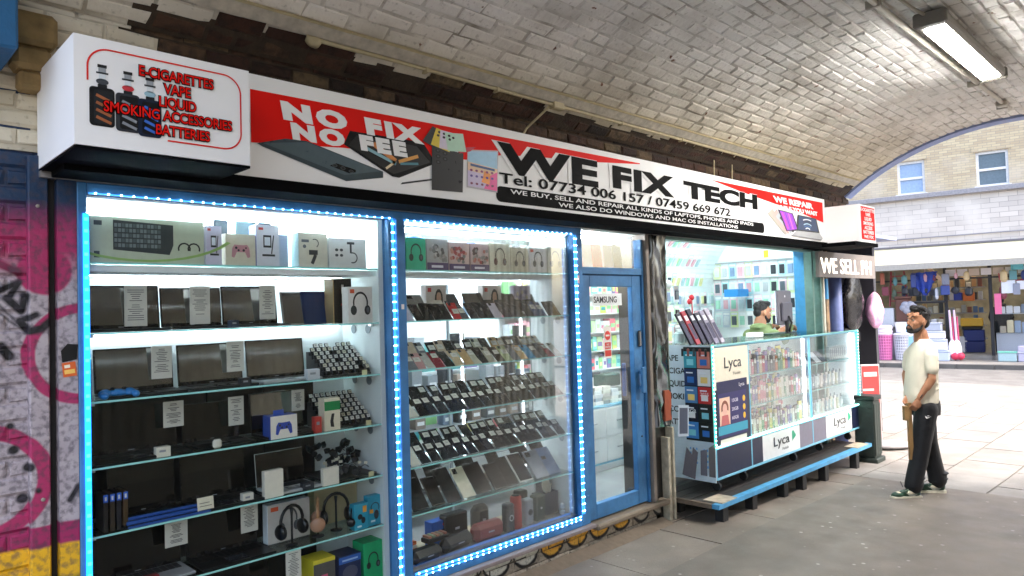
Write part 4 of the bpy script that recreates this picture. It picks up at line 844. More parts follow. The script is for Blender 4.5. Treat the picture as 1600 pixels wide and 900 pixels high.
# .91 row
laptop(1.03, 1.35, .27, .91, .26, 'black laptop with blue edged base at the left of the second lowest shelf', '#0c0c0e', base=.23); laptop(1.37, 1.72, .27, .91, .26, 'black laptop with grey keyboard base in the centre of the second lowest shelf', '#101113', base=.23)
solo('laptop_stand', MB().m('#28509a', .4).bbox(-.19, .19, -.02, .0, 0, .012).bbox(-.19, .19, .0, .02, .012, .03).bbox(-.19, .19, .02, .035, .03, .045), 'glossy blue laptop stand at the left of the second lowest shelf', 'laptop stand', (1.24, .05, .911))
laptop(1.77, 2.07, .26, .91, .185, 'silver laptop behind two white boxes on the second lowest shelf', '#b4b6b8', silver=True)
carton('adaptor_box', 'left of two small white boxes in front of the silver laptop', 'box', 1.715, 1.825, .91, .145, .045, .035, '#e8e2d2'); carton('adaptor_box', 'right of two small white boxes in front of the silver laptop', 'box', 2.06, 2.165, .91, .10, .045, .03, '#e8e2d2')
for i in range(4):
    carton('game_case', ['first', 'second', 'third', 'fourth'][i]+' blue topped game case from the left on the second lowest shelf', 'game case', .955+i*.028, .979+i*.028, .91, .17, .07, .13, ('#2b2520', '#3a2f22', '#1d1c20', '#4b3a24')[i], lambda mb, w_, h: mb.m('#2f5fc0').rect(-w_, w_, h*.8, h, -.0012).m('#d8d4c8').rect(-w_*.4, w_*.4, h*.84, h*.95, -.0018), 'game cases')
solo('price_card', MB().m('#ded7bf').box(-.04, .04, 0, .003, 0, .075).m('#7c776a').rect(-.03, .03, .03, .034, -.0006).rect(-.03, .02, .045, .049, -.0006), 'small cream price card between the laptops on the second lowest shelf', 'price card', (1.41, .045, .911), (R(-8), 0, 0))
mb = MB().m('#0d0e10', .4); rr_ = random.Random(5)
st = thing('cable_tray', 'tray piled with black chargers and cables at the right of the second lowest shelf', 'cable tray', (0, 0, 0)); part('tray', MB().m('#222326').box(2.12, 2.44, .08, .4, .912, .924), st)
for i in range(46):
    x = rr_.uniform(2.14, 2.42); y = rr_.uniform(.1, .38); z = .93+(y-.1)*.5; mb.m(rr_.choice(['#0d0e10', '#17181c', '#121316', '#26282c'])); mb.bbox(-.018, .018, -.012, .012, 0, .03, .003, Matrix.Translation((x, y, z)) @ Euler((rr_.uniform(-.6, .6), rr_.uniform(-.6, .6), rr_.uniform(0, 3))).to_matrix().to_4x4())
    if i % 4 == 0: mb.tube([(x, y, z+.02), (x+.03, y-.03, z+.04), (x+.06, y-.02, z+.02)], .0025, 5)
part('chargers', mb, st, kind='stuff')
mb = MB()
for i in range(14): mb.m('#dcd7c4').box(-.012, .012, 0, .001, 0, .016, Matrix.Translation((rr_.uniform(2.15, 2.4), rr_.uniform(.09, .25), .975+rr_.uniform(0, .04))))
part('tags', mb, st, kind='stuff')
for z, nm3 in ((1.215, 'fourth highest'), (.91, 'second lowest'), (.615, 'lowest'), (.29, 'bottom')):
    for i in range(5): solo('dark_filler_box', MB().m(('#141416', '#1b1b1e', '#101013')[(i+int(z*10)) % 3], .4).bbox(-.16, .16, 0, .06, 0, .272 if z > .3 else .28, .003), 'added dark filler box, %s behind the laptops of the %s shelf' % (nth(i), nm3), 'box', (1.06+i*.325 if i < 4 else 2.28, .375, z+.001)) if i < 4 else None  # dark boxes added to darken the back of the lower rows
# .615 row
laptop(.95, 1.37, .27, .615, .255, 'laptop with silver frame and black screen at the left of the lowest shelf', '#9b9da0', silver=True); laptop(1.39, 1.78, .27, .615, .24, 'black laptop with wide keyboard in the centre of the lowest shelf', '#111214', base=.23)
paper(1.32, .2, .855, .11, .12, 'price sheet hanging over the left laptop of the lowest shelf'); paper(1.70, .2, .86, .095, .145, 'price sheet hanging over the centre laptop of the lowest shelf')
def headphones(label, x, y, z, c1, c2, rz=0, s=1):
    t_ = thing('headphones', label, 'headphones', (x, y, z+.001), (0, 0, R(rz))); t_.scale = (s, s, s)
    pts_ = [(.075*math.cos(R(a)), 0, .13+.085*math.sin(R(a))) for a in range(-10, 191, 20)]
    part('headband', MB().m(c1, .3).tube(pts_, .009, 8), t_, smooth=True)
    for sg in (-1, 1):
        M = Matrix.Translation((sg*.07, 0, .085)) @ Matrix.Rotation(R(90*sg), 4, 'Y'); part('ear_cup', MB().m(c2, .3).lathe([(.03, -.012), (.042, -.004), (.042, .01), (.034, .02), (.012, .024)], 16, M), t_, smooth=True)
    part('stand', MB().m('#15161a').lathe([(.035, 0), (.035, .006), (.006, .01), (.006, .16), (.01, .2)], 12), t_, smooth=True); return t_
hb1 = carton('headphone_box', 'wide grey box with orange mark behind the black headphones on the lowest shelf', 'box', 1.80, 2.06, .615, .215, .2, .06, '#cbc5c0', a_head('#4a4a4e', '#5a5a5e', '#d8532c'), side='#e4ecf4')
headphones('black over-ear headphones on a stand in front of the grey box', 1.90, .11, .615, '#141518', '#101114', 12)
headphones('rose gold headphones between the two black pairs on the lowest shelf', 2.07, .13, .615, '#b08058', '#b4866a', 60)
headphones('black over-ear headphones right of the rose gold pair', 2.20, .15, .615, '#17181a', '#141518', -10)
headphones('folded black headphones lying low at the right of the lowest shelf', 2.27, .09, .615, '#101114', '#0e0f12', 50, .6)
carton('earbud_box', 'teal box with orange label showing black earbuds, left of two', 'box', 2.255, 2.355, .615, .15, .045, .05, '#2a9dbb', lambda mb, w_, h: mb.m('#141c22').disc(-w_*.2, h*.5, w_*.35, h*.11, -.0012, 10).disc(w_*.25, h*.35, w_*.3, h*.13, -.0012, 10).m('#efa23a').rect(w_*.2, w_*.75, h*.65, h*.9, -.0012).m('#d9eef2').rect(-w_*.6, 0, h*.1, h*.17, -.0012))
carton('earbud_box', 'teal box with black neckband picture at the mullion, right of two', 'box', 2.36, 2.45, .615, .175, .06, .05, '#2a9dbb', lambda mb, w_, h: mb.m('#141c22').disc(w_*.3, h*.35, w_*.4, h*.16, -.0012, 12).arc(w_*.1, h*.6, h*.16, h*.03, R(-30), R(200), -.0012, 8).m('#efa23a').rect(-w_*.8, -w_*.2, h*.42, h*.55, -.0012).m('#d9eef2').rect(-w_*.6, w_*.1, h*.12, h*.18, -.0012))
carton('beige_carton', 'large plain beige carton behind the headphones on the lowest shelf', 'box', 2.14, 2.44, .615, .22, .3, .12, '#b9ab86')
for i, (x, z, w_, h, c_, lab) in enumerate(((1.18, 1.215, .07, .05, '#d9d4c4', 'small cream card box in front of the wide black laptop'), (1.60, 1.515, .06, .045, '#23262c', 'small black mouse box in front of the middle laptop of the third highest shelf'), (1.98, 1.515, .08, .06, '#c8ccd2', 'small grey charger box by the stepped stand on the third highest shelf'), (1.55, 1.825, .05, .04, '#1f2a44', 'tiny navy box at the edge of the second highest shelf'), (1.10, .615, .09, .05, '#7a2a2e', 'small dark red box in front of the left laptop of the lowest shelf'), (1.60, .91, .06, .05, '#dcd8cc', 'small white earphone box in front of the centre laptop of the second lowest shelf'), (1.94, .91, .07, .04, '#2c3038', 'small black cable box between the two white boxes'), (2.02, 1.215, .045, .09, '#c03a34', 'thin red box beside the tall cream box'))):
    carton('small_box', lab, 'box', x, x+w_, z, h, .05, .04, c_, lambda mb, w2, h2: mb.m('#8d9096').rect(-w2*.6, w2*.3, h2*.5, h2*.7, -.0012))
solo('loose_cable', MB().m('#e4e4e4').tube([(1.0, .3, 2.44), (1.05, .3, 2.38), (.98, .25, 2.30), (.93, .2, 2.2)], .003, 5), 'thin white cable hanging in the top left corner of the left window', 'cable')
solo('loose_cable', MB().m('#d8d8dc').tube([(1.95, .4, 2.1), (2.0, .38, 2.03), (1.92, .36, 1.96), (1.86, .33, 1.9)], .003, 5), 'white cable looping behind the tablets on the second highest shelf', 'cable')
# bottom board
carton('speaker_box', 'yellow topped grey box showing a glowing bar at the bottom of the left window', 'box', 1.99, 2.13, .29, .22, .05, .14, '#5a5854', lambda mb, w_, h: mb.m('#e0cf3c').rect(-w_, w_, h*.9, h, -.0012).m('#e8658a').rect(-w_*.3, w_*.3, h*.38, h*.6, -.0012).m('#cfe05a').rect(-w_*.3, w_*.3, 0, h*.38, -.0012), side='#d8c92e')
carton('drone_box', 'dark blue box beside the yellow topped box at the bottom of the left window', 'box', 2.15, 2.30, .29, .2, .05, .14, '#12224e', lambda mb, w_, h: mb.m('#2a62b8').rect(-w_, w_, h*.78, h*.97, -.0012).m('#9cc0e8').rect(-w_*.7, w_*.7, h*.84, h*.89, -.0018).m('#4a5068').disc(0, h*.5, w_*.7, h*.2, -.0012, 12))
carton('headphone_box', 'bright green box showing black headphones at the bottom right of the left window', 'box', 2.315, 2.45, .29, .235, .05, .12, '#0fae6e', a_head('#15201c', '#101814'))
paper(1.88, .06, .60, .09, .16, 'price sheet hanging below the lowest shelf of the left window'); laptop(1.0, 1.4, .27, .29, .23, 'black laptop on the bottom board at the left', '#0c0c0e'); laptop(1.45, 1.85, .27, .29, .23, 'black laptop on the bottom board beside the hanging price sheet', '#131417')
# ================================================================== right display
gt = 'boxed headphones along the right top shelf'
for (x0, x1, h, c_, art, lab) in ((2.62, 2.67, .2, '#2a4c5c', None, 'narrow dark teal box at the left end of the right window top shelf'), (2.675, 2.835, .205, '#3fc79a', a_head('#1d3a30', '#1a4034'), 'mint green box showing headphones on the right window top shelf'),
   (2.84, 3.02, .205, '#b9b6b4', a_photo(['#8a8784', '#5e5a58', '#a39c96', '#cfcac4']), 'grey photo box right of the mint green box'), (3.025, 3.21, .19, '#d6b9b2', a_photo(['#b04a4a', '#8a8784', '#c98a7c', '#7a4a48']), 'left of two reddish purple photo boxes on the right top shelf'), (3.215, 3.39, .19, '#cfb4b0', a_photo(['#a23c42', '#9a9490', '#c2776c', '#5c4444']), 'right of two reddish purple photo boxes on the right top shelf'),
   (3.395, 3.60, .2, '#e4dfc8', a_head('#2a2224', '#5a2a30'), 'cream box showing dark red headphones on the right top shelf'), (3.605, 3.79, .18, '#d8d0b6', a_head('#26262a', '#1a1a1e'), 'beige box showing black headphones, third box from the right end'), (3.795, 3.99, .185, '#e9e4e2', a_head('#26262a', '#232328', '#d84a3a'), 'white box with red corner showing black headphones on the right top shelf'), (3.995, 4.18, .2, '#dcd8c4', a_head('#4a5a80', '#56648a'), 'cream box showing slate blue headphones at the right end of the top shelf')):
    carton('headphone_box', lab, 'box', x0, x1, 2.15, h, .05, .09, c_, art, gt)
for (x0, x1, h, c_, lab) in ((2.75, 3.0, .25, '#2c5ac8', 'blue bag lying over the grey photo box'), (3.3, 3.45, .23, '#3a5cb0', 'blue pouch behind the reddish boxes'), (3.72, 3.95, .215, '#33262c', 'dark pouch behind the white box with the red corner')):
    solo('soft_pouch', MB().m(c_, .5).ell((0, 0, h*.5), ((x1-x0)/2, .05, h*.5), 12, 8), lab, 'pouch', ((x0+x1)/2, .22, 2.1505), smooth=True)
for (x0, x1, c_, art, lab) in ((2.66, 2.77, '#6a6258', a_photo(['#4a443c', '#877b6a', '#35302b']), 'brown patterned box at the back of the second highest shelf'), (3.02, 3.20, '#d8cfcb', a_woman, 'photo box of a woman with headphones, left of two'), (3.55, 3.74, '#d6ccc8', a_woman, 'photo box of a woman with headphones, right of two'), (3.88, 4.06, '#b9adc4', a_photo(['#a497b4', '#c9b9a0', '#8f84a4']), 'lilac box at the back of the second highest shelf')):
    carton('picture_box', lab, 'box', x0, x1, 1.825, .24, .3, .06, c_, art)
PG = {6: '', 5: 'second highest', 4: 'third highest', 3: 'middle', 2: 'second lowest', 1: 'lowest'}
def phone(x, y, z, col, tilt, label, tag=None, w_=.072, h=.15, cam=True, cat='phone', group=None, scr=False, name='phone', rz=None, frame=None):
    o = thing(name, label, cat, (x, y, z+.001), (-R(tilt), 0, R(random.uniform(-7, 7) if rz is None else rz)), group)
    part('body', cached(('phone_body', frame or col, w_, h), lambda: MB().m(frame or col, .25).bbox(-w_/2, w_/2, 0, .009, 0, h, .004)), o)
    if scr: part('screen', cached(('phone_screen', w_, h, col), lambda: MB().m(C(col, .08) if col != 'scr' else M_SCR).rect(-w_*.45, w_*.45, h*.04, h*.96, -.0007)), o)
    if cam: part('camera_bump', cached(('camera_bump', w_), lambda: MB().m('#0f1013', .2).bbox(-w_*.40, -w_*.08, -.002, 0, h*.78, h*.95, .001).m('#3a3f48', .1).disc(-w_*.3, h*.9, .006, .006, -.0026, 8).disc(-w_*.18, h*.83, .006, .006, -.0026, 8)), o)
    if tag: 
        part('price_tag', cached(('price_tag', tag), lambda: MB().m(M_PAPER).box(-.024, .024, -.0018, -.0006, -.02, .02).m('#96938a').rect(-.012, .011, -.003, .001, -.0022).rect(-.01, .008, .008, .010, -.0022)), o, (random.uniform(-.004, .004), -.002, h*tag))
    return o
def prow(z, y, x0, x1, cols, tags, tilt, rowname, shelf, w_=.075, h=.15, scr=False, zoff=0, group=None, cam=True, kind='phone'):
    n_ = len(cols)
    for i, c_ in enumerate(cols):
        x = x0+(x1-x0)*i/(n_-1)+random.uniform(-.008, .008); cn = CN.get(c_, 'dark')
        phone(x+random.uniform(-.006, .006), y+random.uniform(-.006, .006), z+zoff, c_, tilt+random.uniform(-3, 3), '%s%s %s, %s, %s, %s shelf of right window' % (cn, ' tagged' if tags[i % len(tags)] else '', kind, nth(i), rowname, shelf), tags[i % len(tags)], w_, h, cam, 'phone', group or 'phones leaning on the right window shelves', scr, 'phone')
CN = {'#141b30': 'navy', '#7d8086': 'grey', '#c99a98': 'pink', '#b9b7ae': 'pale grey', '#8a1c2c': 'red', '#141416': 'black', '#d3bd98': 'beige', '#c9a878': 'gold', '#bdb8a4': 'silver', '#b6bf92': 'pale green', '#3f8fb8': 'blue', '#5a5d62': 'dark grey', '#0f1a2c': 'glossy navy', '#962035': 'crimson', '#d8d4c8': 'white', '#101015': 'black', '#16171d': 'black', '#1b1e28': 'blue-black', '#cbb9a2': 'cream', '#2a2b30': 'charcoal', '#3a3a40': 'slate', '#cfc9d8': 'lilac', '#c42a2e': 'bright red', '#243f6e': 'blue', '#1c1716': 'brown-black', '#9fa6b4': 'bluish grey'}
prow(1.515, .085, 2.66, 4.14, ['#141b30', '#7d8086', '#c99a98', '#b9b7ae', '#8a1c2c', '#141416', '#d3bd98', '#c9a878', '#bdb8a4', '#141416', '#bdb8a4', '#141416', '#b6bf92', '#7d8086', '#c9a878', '#3f8fb8', '#5a5d62', '#0f1a2c', '#962035', '#d8d4c8'], [.55, .6, .55, None, .7, None, .66, None, .72, None], 48, 'front row', 'third highest')
prow(1.515, .215, 2.70, 4.10, ['#5a5d62', '#cbb9a2', '#cbb9a2', '#7d8086', '#101015', '#cbb9a2', '#16171d', '#3a3a40', '#101015', '#bdb8a4', '#101015', '#c9a878', '#cbb9a2', '#2a2b30', '#101015', '#cbb9a2', '#bdb8a4', '#cbb9a2'], [.62, .6, None, .6], 42, 'back row', 'third highest', zoff=.05)
for z, nm2 in ((1.215, 'second lowest'), (.91, 'lowest but one')):
    sh = {1.215: 'fourth highest', .91: 'second lowest'}[z]
    prow(z, .085, 2.66, 4.14, [random.choice(['#101015', '#16171d', '#1b1e28', '#141b30']) if i not in (1,) else '#d8d4c8' for i in range(19)], [.78, .76, .8, .77], 50, 'front row', sh, w_=.077, h=.155)
    prow(z, .205, 2.70, 4.12, [random.choice(['#101015', '#16171d', '#1b1e28', '#2a2b30', '#cbb9a2' if i == 10 else '#16171d']) for i in range(17)], [.74, .78, None, .76, .75], 44, 'back row', sh, w_=.08, h=.16, zoff=.05)
prow(1.825, .085, 2.65, 4.14, ['#5a5d62', '#cfc9d8', '#1c1716', '#1c1716', '#1c1716', '#1c1716', '#c42a2e', '#5a5d62', '#2a2b30', '#16171d', '#1b1e28', '#cfc9d8', '#141b30', '#141b30', '#16171d', '#141b30', '#243f6e', '#243f6e', '#141b30', '#141416'], [.5, None, None, None, None, None, .45, .5, None, None, None, None, None, None, None, None, .6, .6, None, None], 40, 'front row', 'second highest', h=.145)
def tab(x, y, z, col, w_, h, tilt, label, frame=None, scr=True, rz=0): return phone(x, y, z, col, tilt, label, None, w_, h, not scr, 'tablet', 'tablets leaning in the right window', scr, 'tablet', rz, frame)
tab(2.93, .24, 1.86, '#8a8a86', .14, .17, 34, 'grey tablet behind the phones at the left of the second highest shelf', None, False); tab(3.09, .22, 1.86, '#d8d2c6', .13, .18, 38, 'white tablet lying behind the bright red phone', None, False); tab(3.24, .24, 1.87, '#24303c', .14, .17, 36, 'white framed tablet right of the white tablet', '#dcdcd8'); tab(3.44, .24, 1.87, '#5a544e', .15, .17, 34, 'brownish grey tablet in the middle of the second highest shelf', '#4a4642')
for i in range(4): tab(3.58+i*.15, .25, 1.87, '#11131a', .145, .165-.005*i, 30, '%s black tablet of four at the back of the second highest shelf' % ['first', 'second', 'third', 'fourth'][i], '#16181e')
# lowest shelf: tablets
for i, (x, w_, h, c_, fr_, s_, lab) in enumerate(((2.66, .10, .2, '#131316', None, True, 'narrow black tablet at the left end of the lowest shelf'), (2.79, .13, .23, '#0e0f12', '#2a2b2e', True, 'black tablet second from left on the lowest shelf'), (2.94, .11, .21, '#151310', '#3a332c', True, 'black tablet with bright reflection third from left on the lowest shelf'), (3.06, .12, .26, '#0f1014', '#1a1c20', True, 'tall black tablet left of the cream tablet'), (3.2, .115, .235, '#d9cfb4', None, False, 'cream backed tablet on the lowest shelf'), (3.345, .15, .24, '#15131a', '#1c1a20', True, 'wide black tablet right of the cream tablet'), (3.49, .13, .21, '#1b1a20', '#26242a', True, 'charcoal tablet left of the white framed tablet'), (3.62, .12, .235, '#0d0e12', '#1a1b1f', True, 'black tablet touching the white framed tablet'), (3.765, .14, .24, '#0f1116', '#dddcd6', True, 'white framed tablet on the lowest shelf'), (3.925, .15, .235, '#9aa0ac', None, False, 'silver backed tablet with round mark on the lowest shelf'), (4.07, .14, .235, '#8b9cc0', None, False, 'bluish silver tablet at the right end of the lowest shelf'))):
    tab(x, .09+.01*(i % 3), .615, c_, w_, h, 40, lab, fr_, s_)
for i, (x, w_, lab) in enumerate(((2.83, .15, 'black tablet behind the second tablet of the lowest shelf'), (3.05, .16, 'black tablet behind the tall black tablet'), (3.33, .17, 'black tablet behind the cream tablet'), (3.60, .12, 'black tablet behind the charcoal tablet'), (3.88, .18, 'dark tablet behind the silver backed tablet'), (4.08, .14, 'dark tablet behind the bluish silver tablet'))): tab(x, .24, .70, '#101115', w_, .17, 34, lab, '#17181c')
# speakers on the bottom board
def speaker_tube(x, y, r, h, c_, label, cap='#17181c'):
    t_ = thing('speaker', label, 'speaker', (x, y, .291), (0, 0, 0), 'portable speakers at the bottom of the right window'); part('body', MB().m(c_, .5).lathe([(r*.8, 0), (r, .012), (r, h-.012), (r*.8, h)], 18), t_, smooth=True); part('end_ring', MB().m(cap).lathe([(r*.7, h), (r*.62, h+.006)], 18), t_); return t_
speaker_tube(3.66, .13, .042, .235, '#c23630', 'tall red cylinder speaker on the bottom board'); 
def speaker_box(x, y, w_, d, h, c_, label, rz=0, dial=None, c=.01):
    t_ = thing('speaker', label, 'speaker', (x, y, .291), (0, 0, R(rz)), 'portable speakers at the bottom of the right window'); part('body', MB().m(c_, .45).bbox(-w_/2, w_/2, -d/2, d/2, 0, h, c), t_)
    if dial: part('dial', MB().m(dial, .2).disc(0, h*.5, w_*.3, w_*.3, -d/2-.001, 14).m('#1a1b1e').disc(0, h*.5, w_*.2, w_*.2, -d/2-.0018, 12), t_)
    else: part('badge', MB().m('#b9bcc0').rect(-w_*.1, w_*.1, h*.46, h*.54, -d/2-.001), t_)
    return t_
speaker_box(3.57, .12, .075, .07, .2, '#1c2230', 'black upright speaker with white dial left of the red cylinder', 0, '#e8e8e8'); speaker_box(3.775, .13, .08, .07, .19, '#9aa0a8', 'silver upright speaker with dark dial right of the red cylinder', 0, '#5a5f66')
speaker_box(3.91, .15, .10, .08, .19, '#3a4a3c', 'dark green upright speaker on the bottom board'); speaker_box(3.84, .26, .09, .08, .22, '#16181a', 'black upright speaker behind the silver and green ones')
speaker_box(3.36, .12, .27, .1, .12, '#8e2026', 'wide dark red boombox speaker on the bottom board', 0, None, .03); speaker_box(3.17, .25, .2, .08, .2, '#0e0f11', 'black square speaker behind the blue box'); speaker_box(3.42, .26, .15, .1, .2, '#15161a', 'black round cornered speaker behind the red boombox', 0, None, .035)
speaker_box(3.08, .12, .3, .1, .1, '#0e1118', 'long black barrel speaker with grey badge in front of the blue box', 8, None, .04); speaker_box(2.80, .10, .26, .12, .085, '#101218', 'low black speaker at the left end of the bottom board', 5, None, .035)
carton('speaker_box', 'blue box with yellow ringed picture on the bottom board', 'box', 2.97, 3.13, .29, .17, .24, .08, '#2460c0', lambda mb, w_, h: mb.m('#d8343a').rect(w_*.2, w_*.8, h*.8, h*.9, -.0012).m('#15181e').disc(w_*.3, h*.4, w_*.5, h*.28, -.0012, 12).m('#d8d03a').arc(w_*.3, h*.4, w_*.4, .004, 0, 6.28, -.0018, 12))
carton('orange_box', 'orange and white box at the lower left of the right window', 'box', 2.66, 2.80, .29, .11, .18, .06, '#d8642c', lambda mb, w_, h: mb.m('#eee6dc').rect(-w_, w_, h*.6, h*.8, -.0012)); carton('grey_carton', 'plain grey-brown carton at the left end of the bottom board', 'box', 2.62, 2.80, .29, .25, .3, .1, '#6e6862')
t_ = thing('cassette_rack', 'small rack of copper coloured lighters on top of the black speaker', 'rack', (2.93, .15, .38)); part('rack', MB().m('#1c1a1a').bbox(-.09, .09, -.04, .04, 0, .03), t_)
for i in range(5): part('lighter', MB().m(('#a86a50', '#8a9478', '#b87a5e', '#93806a', '#a5604c')[i], .3).bbox(-.08+i*.032, -.055+i*.032, -.035, .035, .031, .045, .003), t_)
# cat figure with a glass ball
t_ = thing('cat_figurine', 'small cream sitting cat figurine at the right of the bottom board', 'figurine', (4.06, .20, .46)); fm = mat('cream_glaze', '#cfc6b0', .3, var=.15)
mb = MB().m(fm); mb.ell((0, 0, .055), (.036, .03, .06), 14, 10).ell((0, -.008, .125), (.03, .027, .027), 14, 8).ell((-.018, -.02, .03), (.012, .014, .035), 8, 6).ell((.018, -.02, .03), (.012, .014, .035), 8, 6)
mb.tube([(-.02, -.005, .14), (-.024, -.005, .168)], [.011, .002], 6).tube([(.02, -.005, .14), (.024, -.005, .168)], [.011, .002], 6).tube([(.03, .015, .02), (.05, .0, .03), (.052, -.01, .06)], [.008, .007, .005], 6); part('body', mb, t_, smooth=True)
part('eyes', MB().m('#22201c').ell((-.011, -.033, .13), (.003, .002, .004), 6, 4).ell((.011, -.033, .13), (.003, .002, .004), 6, 4), t_); part('collar', MB().m('#b9a04a').lathe([(.026, .1), (.028, .104), (.026, .108)], 12), t_)
solo('figurine_block', MB().m('#1a2038').bbox(-.10, .10, -.05, .05, 0, .168, .004), 'dark navy box carrying the cat figurine', 'box', (4.07, .22, .291))
for i, z in enumerate((.315, .362)): solo('glass_ball', MB().m(mat('bright_glass', '#dfe8ee', .05, .0, var=.1, spec=1)).ell((0, 0, 0), (.024, .024, .024), 12, 8), ('lower', 'upper')[i]+' of two glass balls beside the cat figurine', 'glass ball', (4.12, .09, z), smooth=True)
solo('suitcase_speaker', MB().m('#17182c', .5).bbox(-.06, .06, -.05, .05, 0, .27, .02), 'tall dark blue speaker against the right end of the bottom board', 'speaker', (4.145, .3, .291))
# ================================================================== things seen through the door
dc = thing('drawer_cabinet', 'white drawer cabinet with pale blue top behind the blue door', 'cabinet', (5.87, 1.02, .2))
part('body', MB().m(M_WHITE).bbox(-.5, .5, 0, .5, 0, .64, .004), dc); part('top', MB().m(M_LTBLUE).bbox(-.51, .51, -.012, .51, .642, .665, .003), dc)
for j, (za, zb) in enumerate(((.345, .63), (.09, .335))):
    for i in range(2):
        d_ = part('drawer', MB().m(M_WHITE).bbox(-.49+i*.49, -.005+i*.49, -.016, -.001, za, zb, .003), dc)
        part('handle', MB().m(M_SILV).bbox(-.33+i*.49, -.17+i*.49, -.035, -.022, (za+zb)/2, (za+zb)/2+.012).box(-.32+i*.49, -.31+i*.49, -.022, -.016, (za+zb)/2, (za+zb)/2+.01).box(-.19+i*.49, -.18+i*.49, -.022, -.016, (za+zb)/2, (za+zb)/2+.01), d_)
part('trim', MB().m(M_LTBLUE).box(-.49, .49, -.017, -.001, .07, .085), dc)
r = random.Random(11)
cols = ['#e6e4dc', '#d9dcd0', '#cfd6da', '#e9e6e0', '#c9ccc0', '#aebcc8', '#7e8a86', '#dfe4e4']
for i in range(7):
    for j in range(5 if i < 5 else 4):
        c_ = r.choice(cols); x = 5.42+i*.135
        t_ = solo('small_carton', MB().m(c_, .5).bbox(-.06, .06, -.045, .045, 0, .036, .002), '%s carton of the %s pile on drawer cabinet' % (['bottom', 'second', 'third', 'fourth', 'topmost'][j], nth(i)), 'carton', (x+r.uniform(-.008, .008), 1.10+r.uniform(-.01, .02), .866+j*.037), (0, 0, r.uniform(-.12, .12)), 'small cartons piled on the drawer cabinet')
solo('plastic_bag', MB().m('#eef0ee', .4).ell((0, 0, .07), (.16, .1, .08), 14, 8).ell((.1, .03, .1), (.08, .07, .07), 10, 6), 'white plastic bag with red print on the piled cartons', 'bag', (5.62, 1.22, 1.05), smooth=True)
solo('wire_basket', MB().m('#26463c', .5).bbox(-.14, .14, -.08, .08, 0, .13, .01), 'dark green basket on the cartons behind the door', 'basket', (6.15, 1.2, 1.03))
for i, c_ in enumerate(('#d8432e', '#c9402e', '#e8c832', '#d6d8d6', '#3c3f44')): solo('packet', MB().m(c_).bbox(-.06, .06, -.04, .04, 0, .05, .006), ('left red', 'right red', 'yellow', 'white', 'dark grey')[i]+' packet on top of the cartons behind the door', 'packet', (5.48+i*.16, 1.35, 1.12+.02*(i % 2)), (0, 0, r.uniform(-.3, .3)))
# wall shelves of colourful boxes
ws_ = thing('wall_shelf', 'white wall shelves of colourful boxes behind the blue door', 'shelves', (0, YB-.01, 0))
pal = ['#e27a9a', '#8fd08a', '#e9e9e4', '#c8e06a', '#76c9c4', '#f0b6c4', '#d6dde0', '#e8707c', '#b6d6a0', '#3a9fa8', '#e9e2a0', '#7e6fa6']
for j in range(5):
    z = 1.18+j*.21; part('shelf', MB().m(M_WHITE).box(4.95, 7.25, -.16, 0, z-.012, z), ws_)
    x = 4.98; k = 0
    while x < 7.2:
        w_ = r.uniform(.07, .12); h = r.uniform(.12, .17); c_ = r.choice(pal); c2 = r.choice(pal)
        t_ = solo('shop_box', MB().m(c_, .45).bbox(0, w_-.006, -.12, -.02, .001, h, .002).m(c2, .45).rect(.012, w_-.018, h*.3, h*.62, -.1208), 'small %s box, %s on the %s wall shelf behind door' % ('bright' if k % 2 else 'pale', nth(k), ['lowest', 'second', 'third', 'fourth', 'top'][j]), 'box', (x, YB-.01, z), group='colourful boxes on the wall shelves'); x += w_; k += 1
# items in the transom and behind the right window
for i, (x, c_, lab) in enumerate(((4.42, '#e58aa4', 'pink packet in the window over the door'), (4.55, '#c9c0cc', 'lilac packet in the window over the door'), (4.68, '#b8343c', 'red packet in the window over the door'), (4.83, '#8a7f88', 'greyish packet in the window over the door'), (4.96, '#1d1d22', 'black packet in the window over the door'))): solo('packet', MB().m(c_, .4).bbox(-.06, .06, 0, .03, 0, .2, .004), lab, 'packet', (x, .10, 2.205), (R(-6), 0, 0))
for i in range(26):
    x = 2.9+(i % 13)*.17+r.uniform(-.03, .03); z = .75 if i < 13 else 1.35; c_ = r.choice(pal+['#c2c8cc', '#8f979c', '#5f666c', '#dfe3e4'])
    solo('stock_box', MB().m(c_, .5).bbox(-.07, .07, 0, .12, 0, r.uniform(.1, .26), .003), 'box on the %s back shelf behind the right window, %s' % ('lower' if i < 13 else 'upper', nth(i % 13)), 'box', (x, YB-.16, z+.001), group='boxes on the back shelves')
rk = thing('stock_rack', 'grey wire rack of small stock standing behind the right window', 'rack', (0, .95, 0))
for j in range(6):
    part('shelf', MB().m('#8f989c').box(2.75, 4.75, 0, .16, .35+j*.3-.008, .35+j*.3), rk)
    for i in range(13):
        if r.random() < .2: continue
        c_ = r.choice(['#8f979c', '#5f666c', '#c2c8cc', '#3a4048', '#a3adb2', '#7c6f66', '#6a7f96', '#b6a79a', '#2c3036']); solo('stock_box', MB().m(c_, .4).bbox(-.05, .05, 0, .09, 0, r.uniform(.08, .2), .003).m('#dfe2e4').rect(-.035, .035, .03, .06, -.0008), 'small stock box, %s, level %s of the rack behind the right window' % (nth(i), ['one', 'two', 'three', 'four', 'five', 'six'][j]), 'box', (2.85+i*.15+r.uniform(-.02, .02), .97, .351+j*.3), group='small boxes on the stock rack')
for x in (2.76, 3.75, 4.74): part('post', MB().m('#8f989c').box(x-.01, x+.01, 0, .02, .2, 2.1), rk)
bs = thing('back_shelf', 'white shelves on the back wall behind the right window', 'shelves', (0, YB, 0))
for z in (.75, 1.35): part('shelf', MB().m(M_WHITE).box(2.7, 5.0, -.2, -.005, z-.02, z), bs)
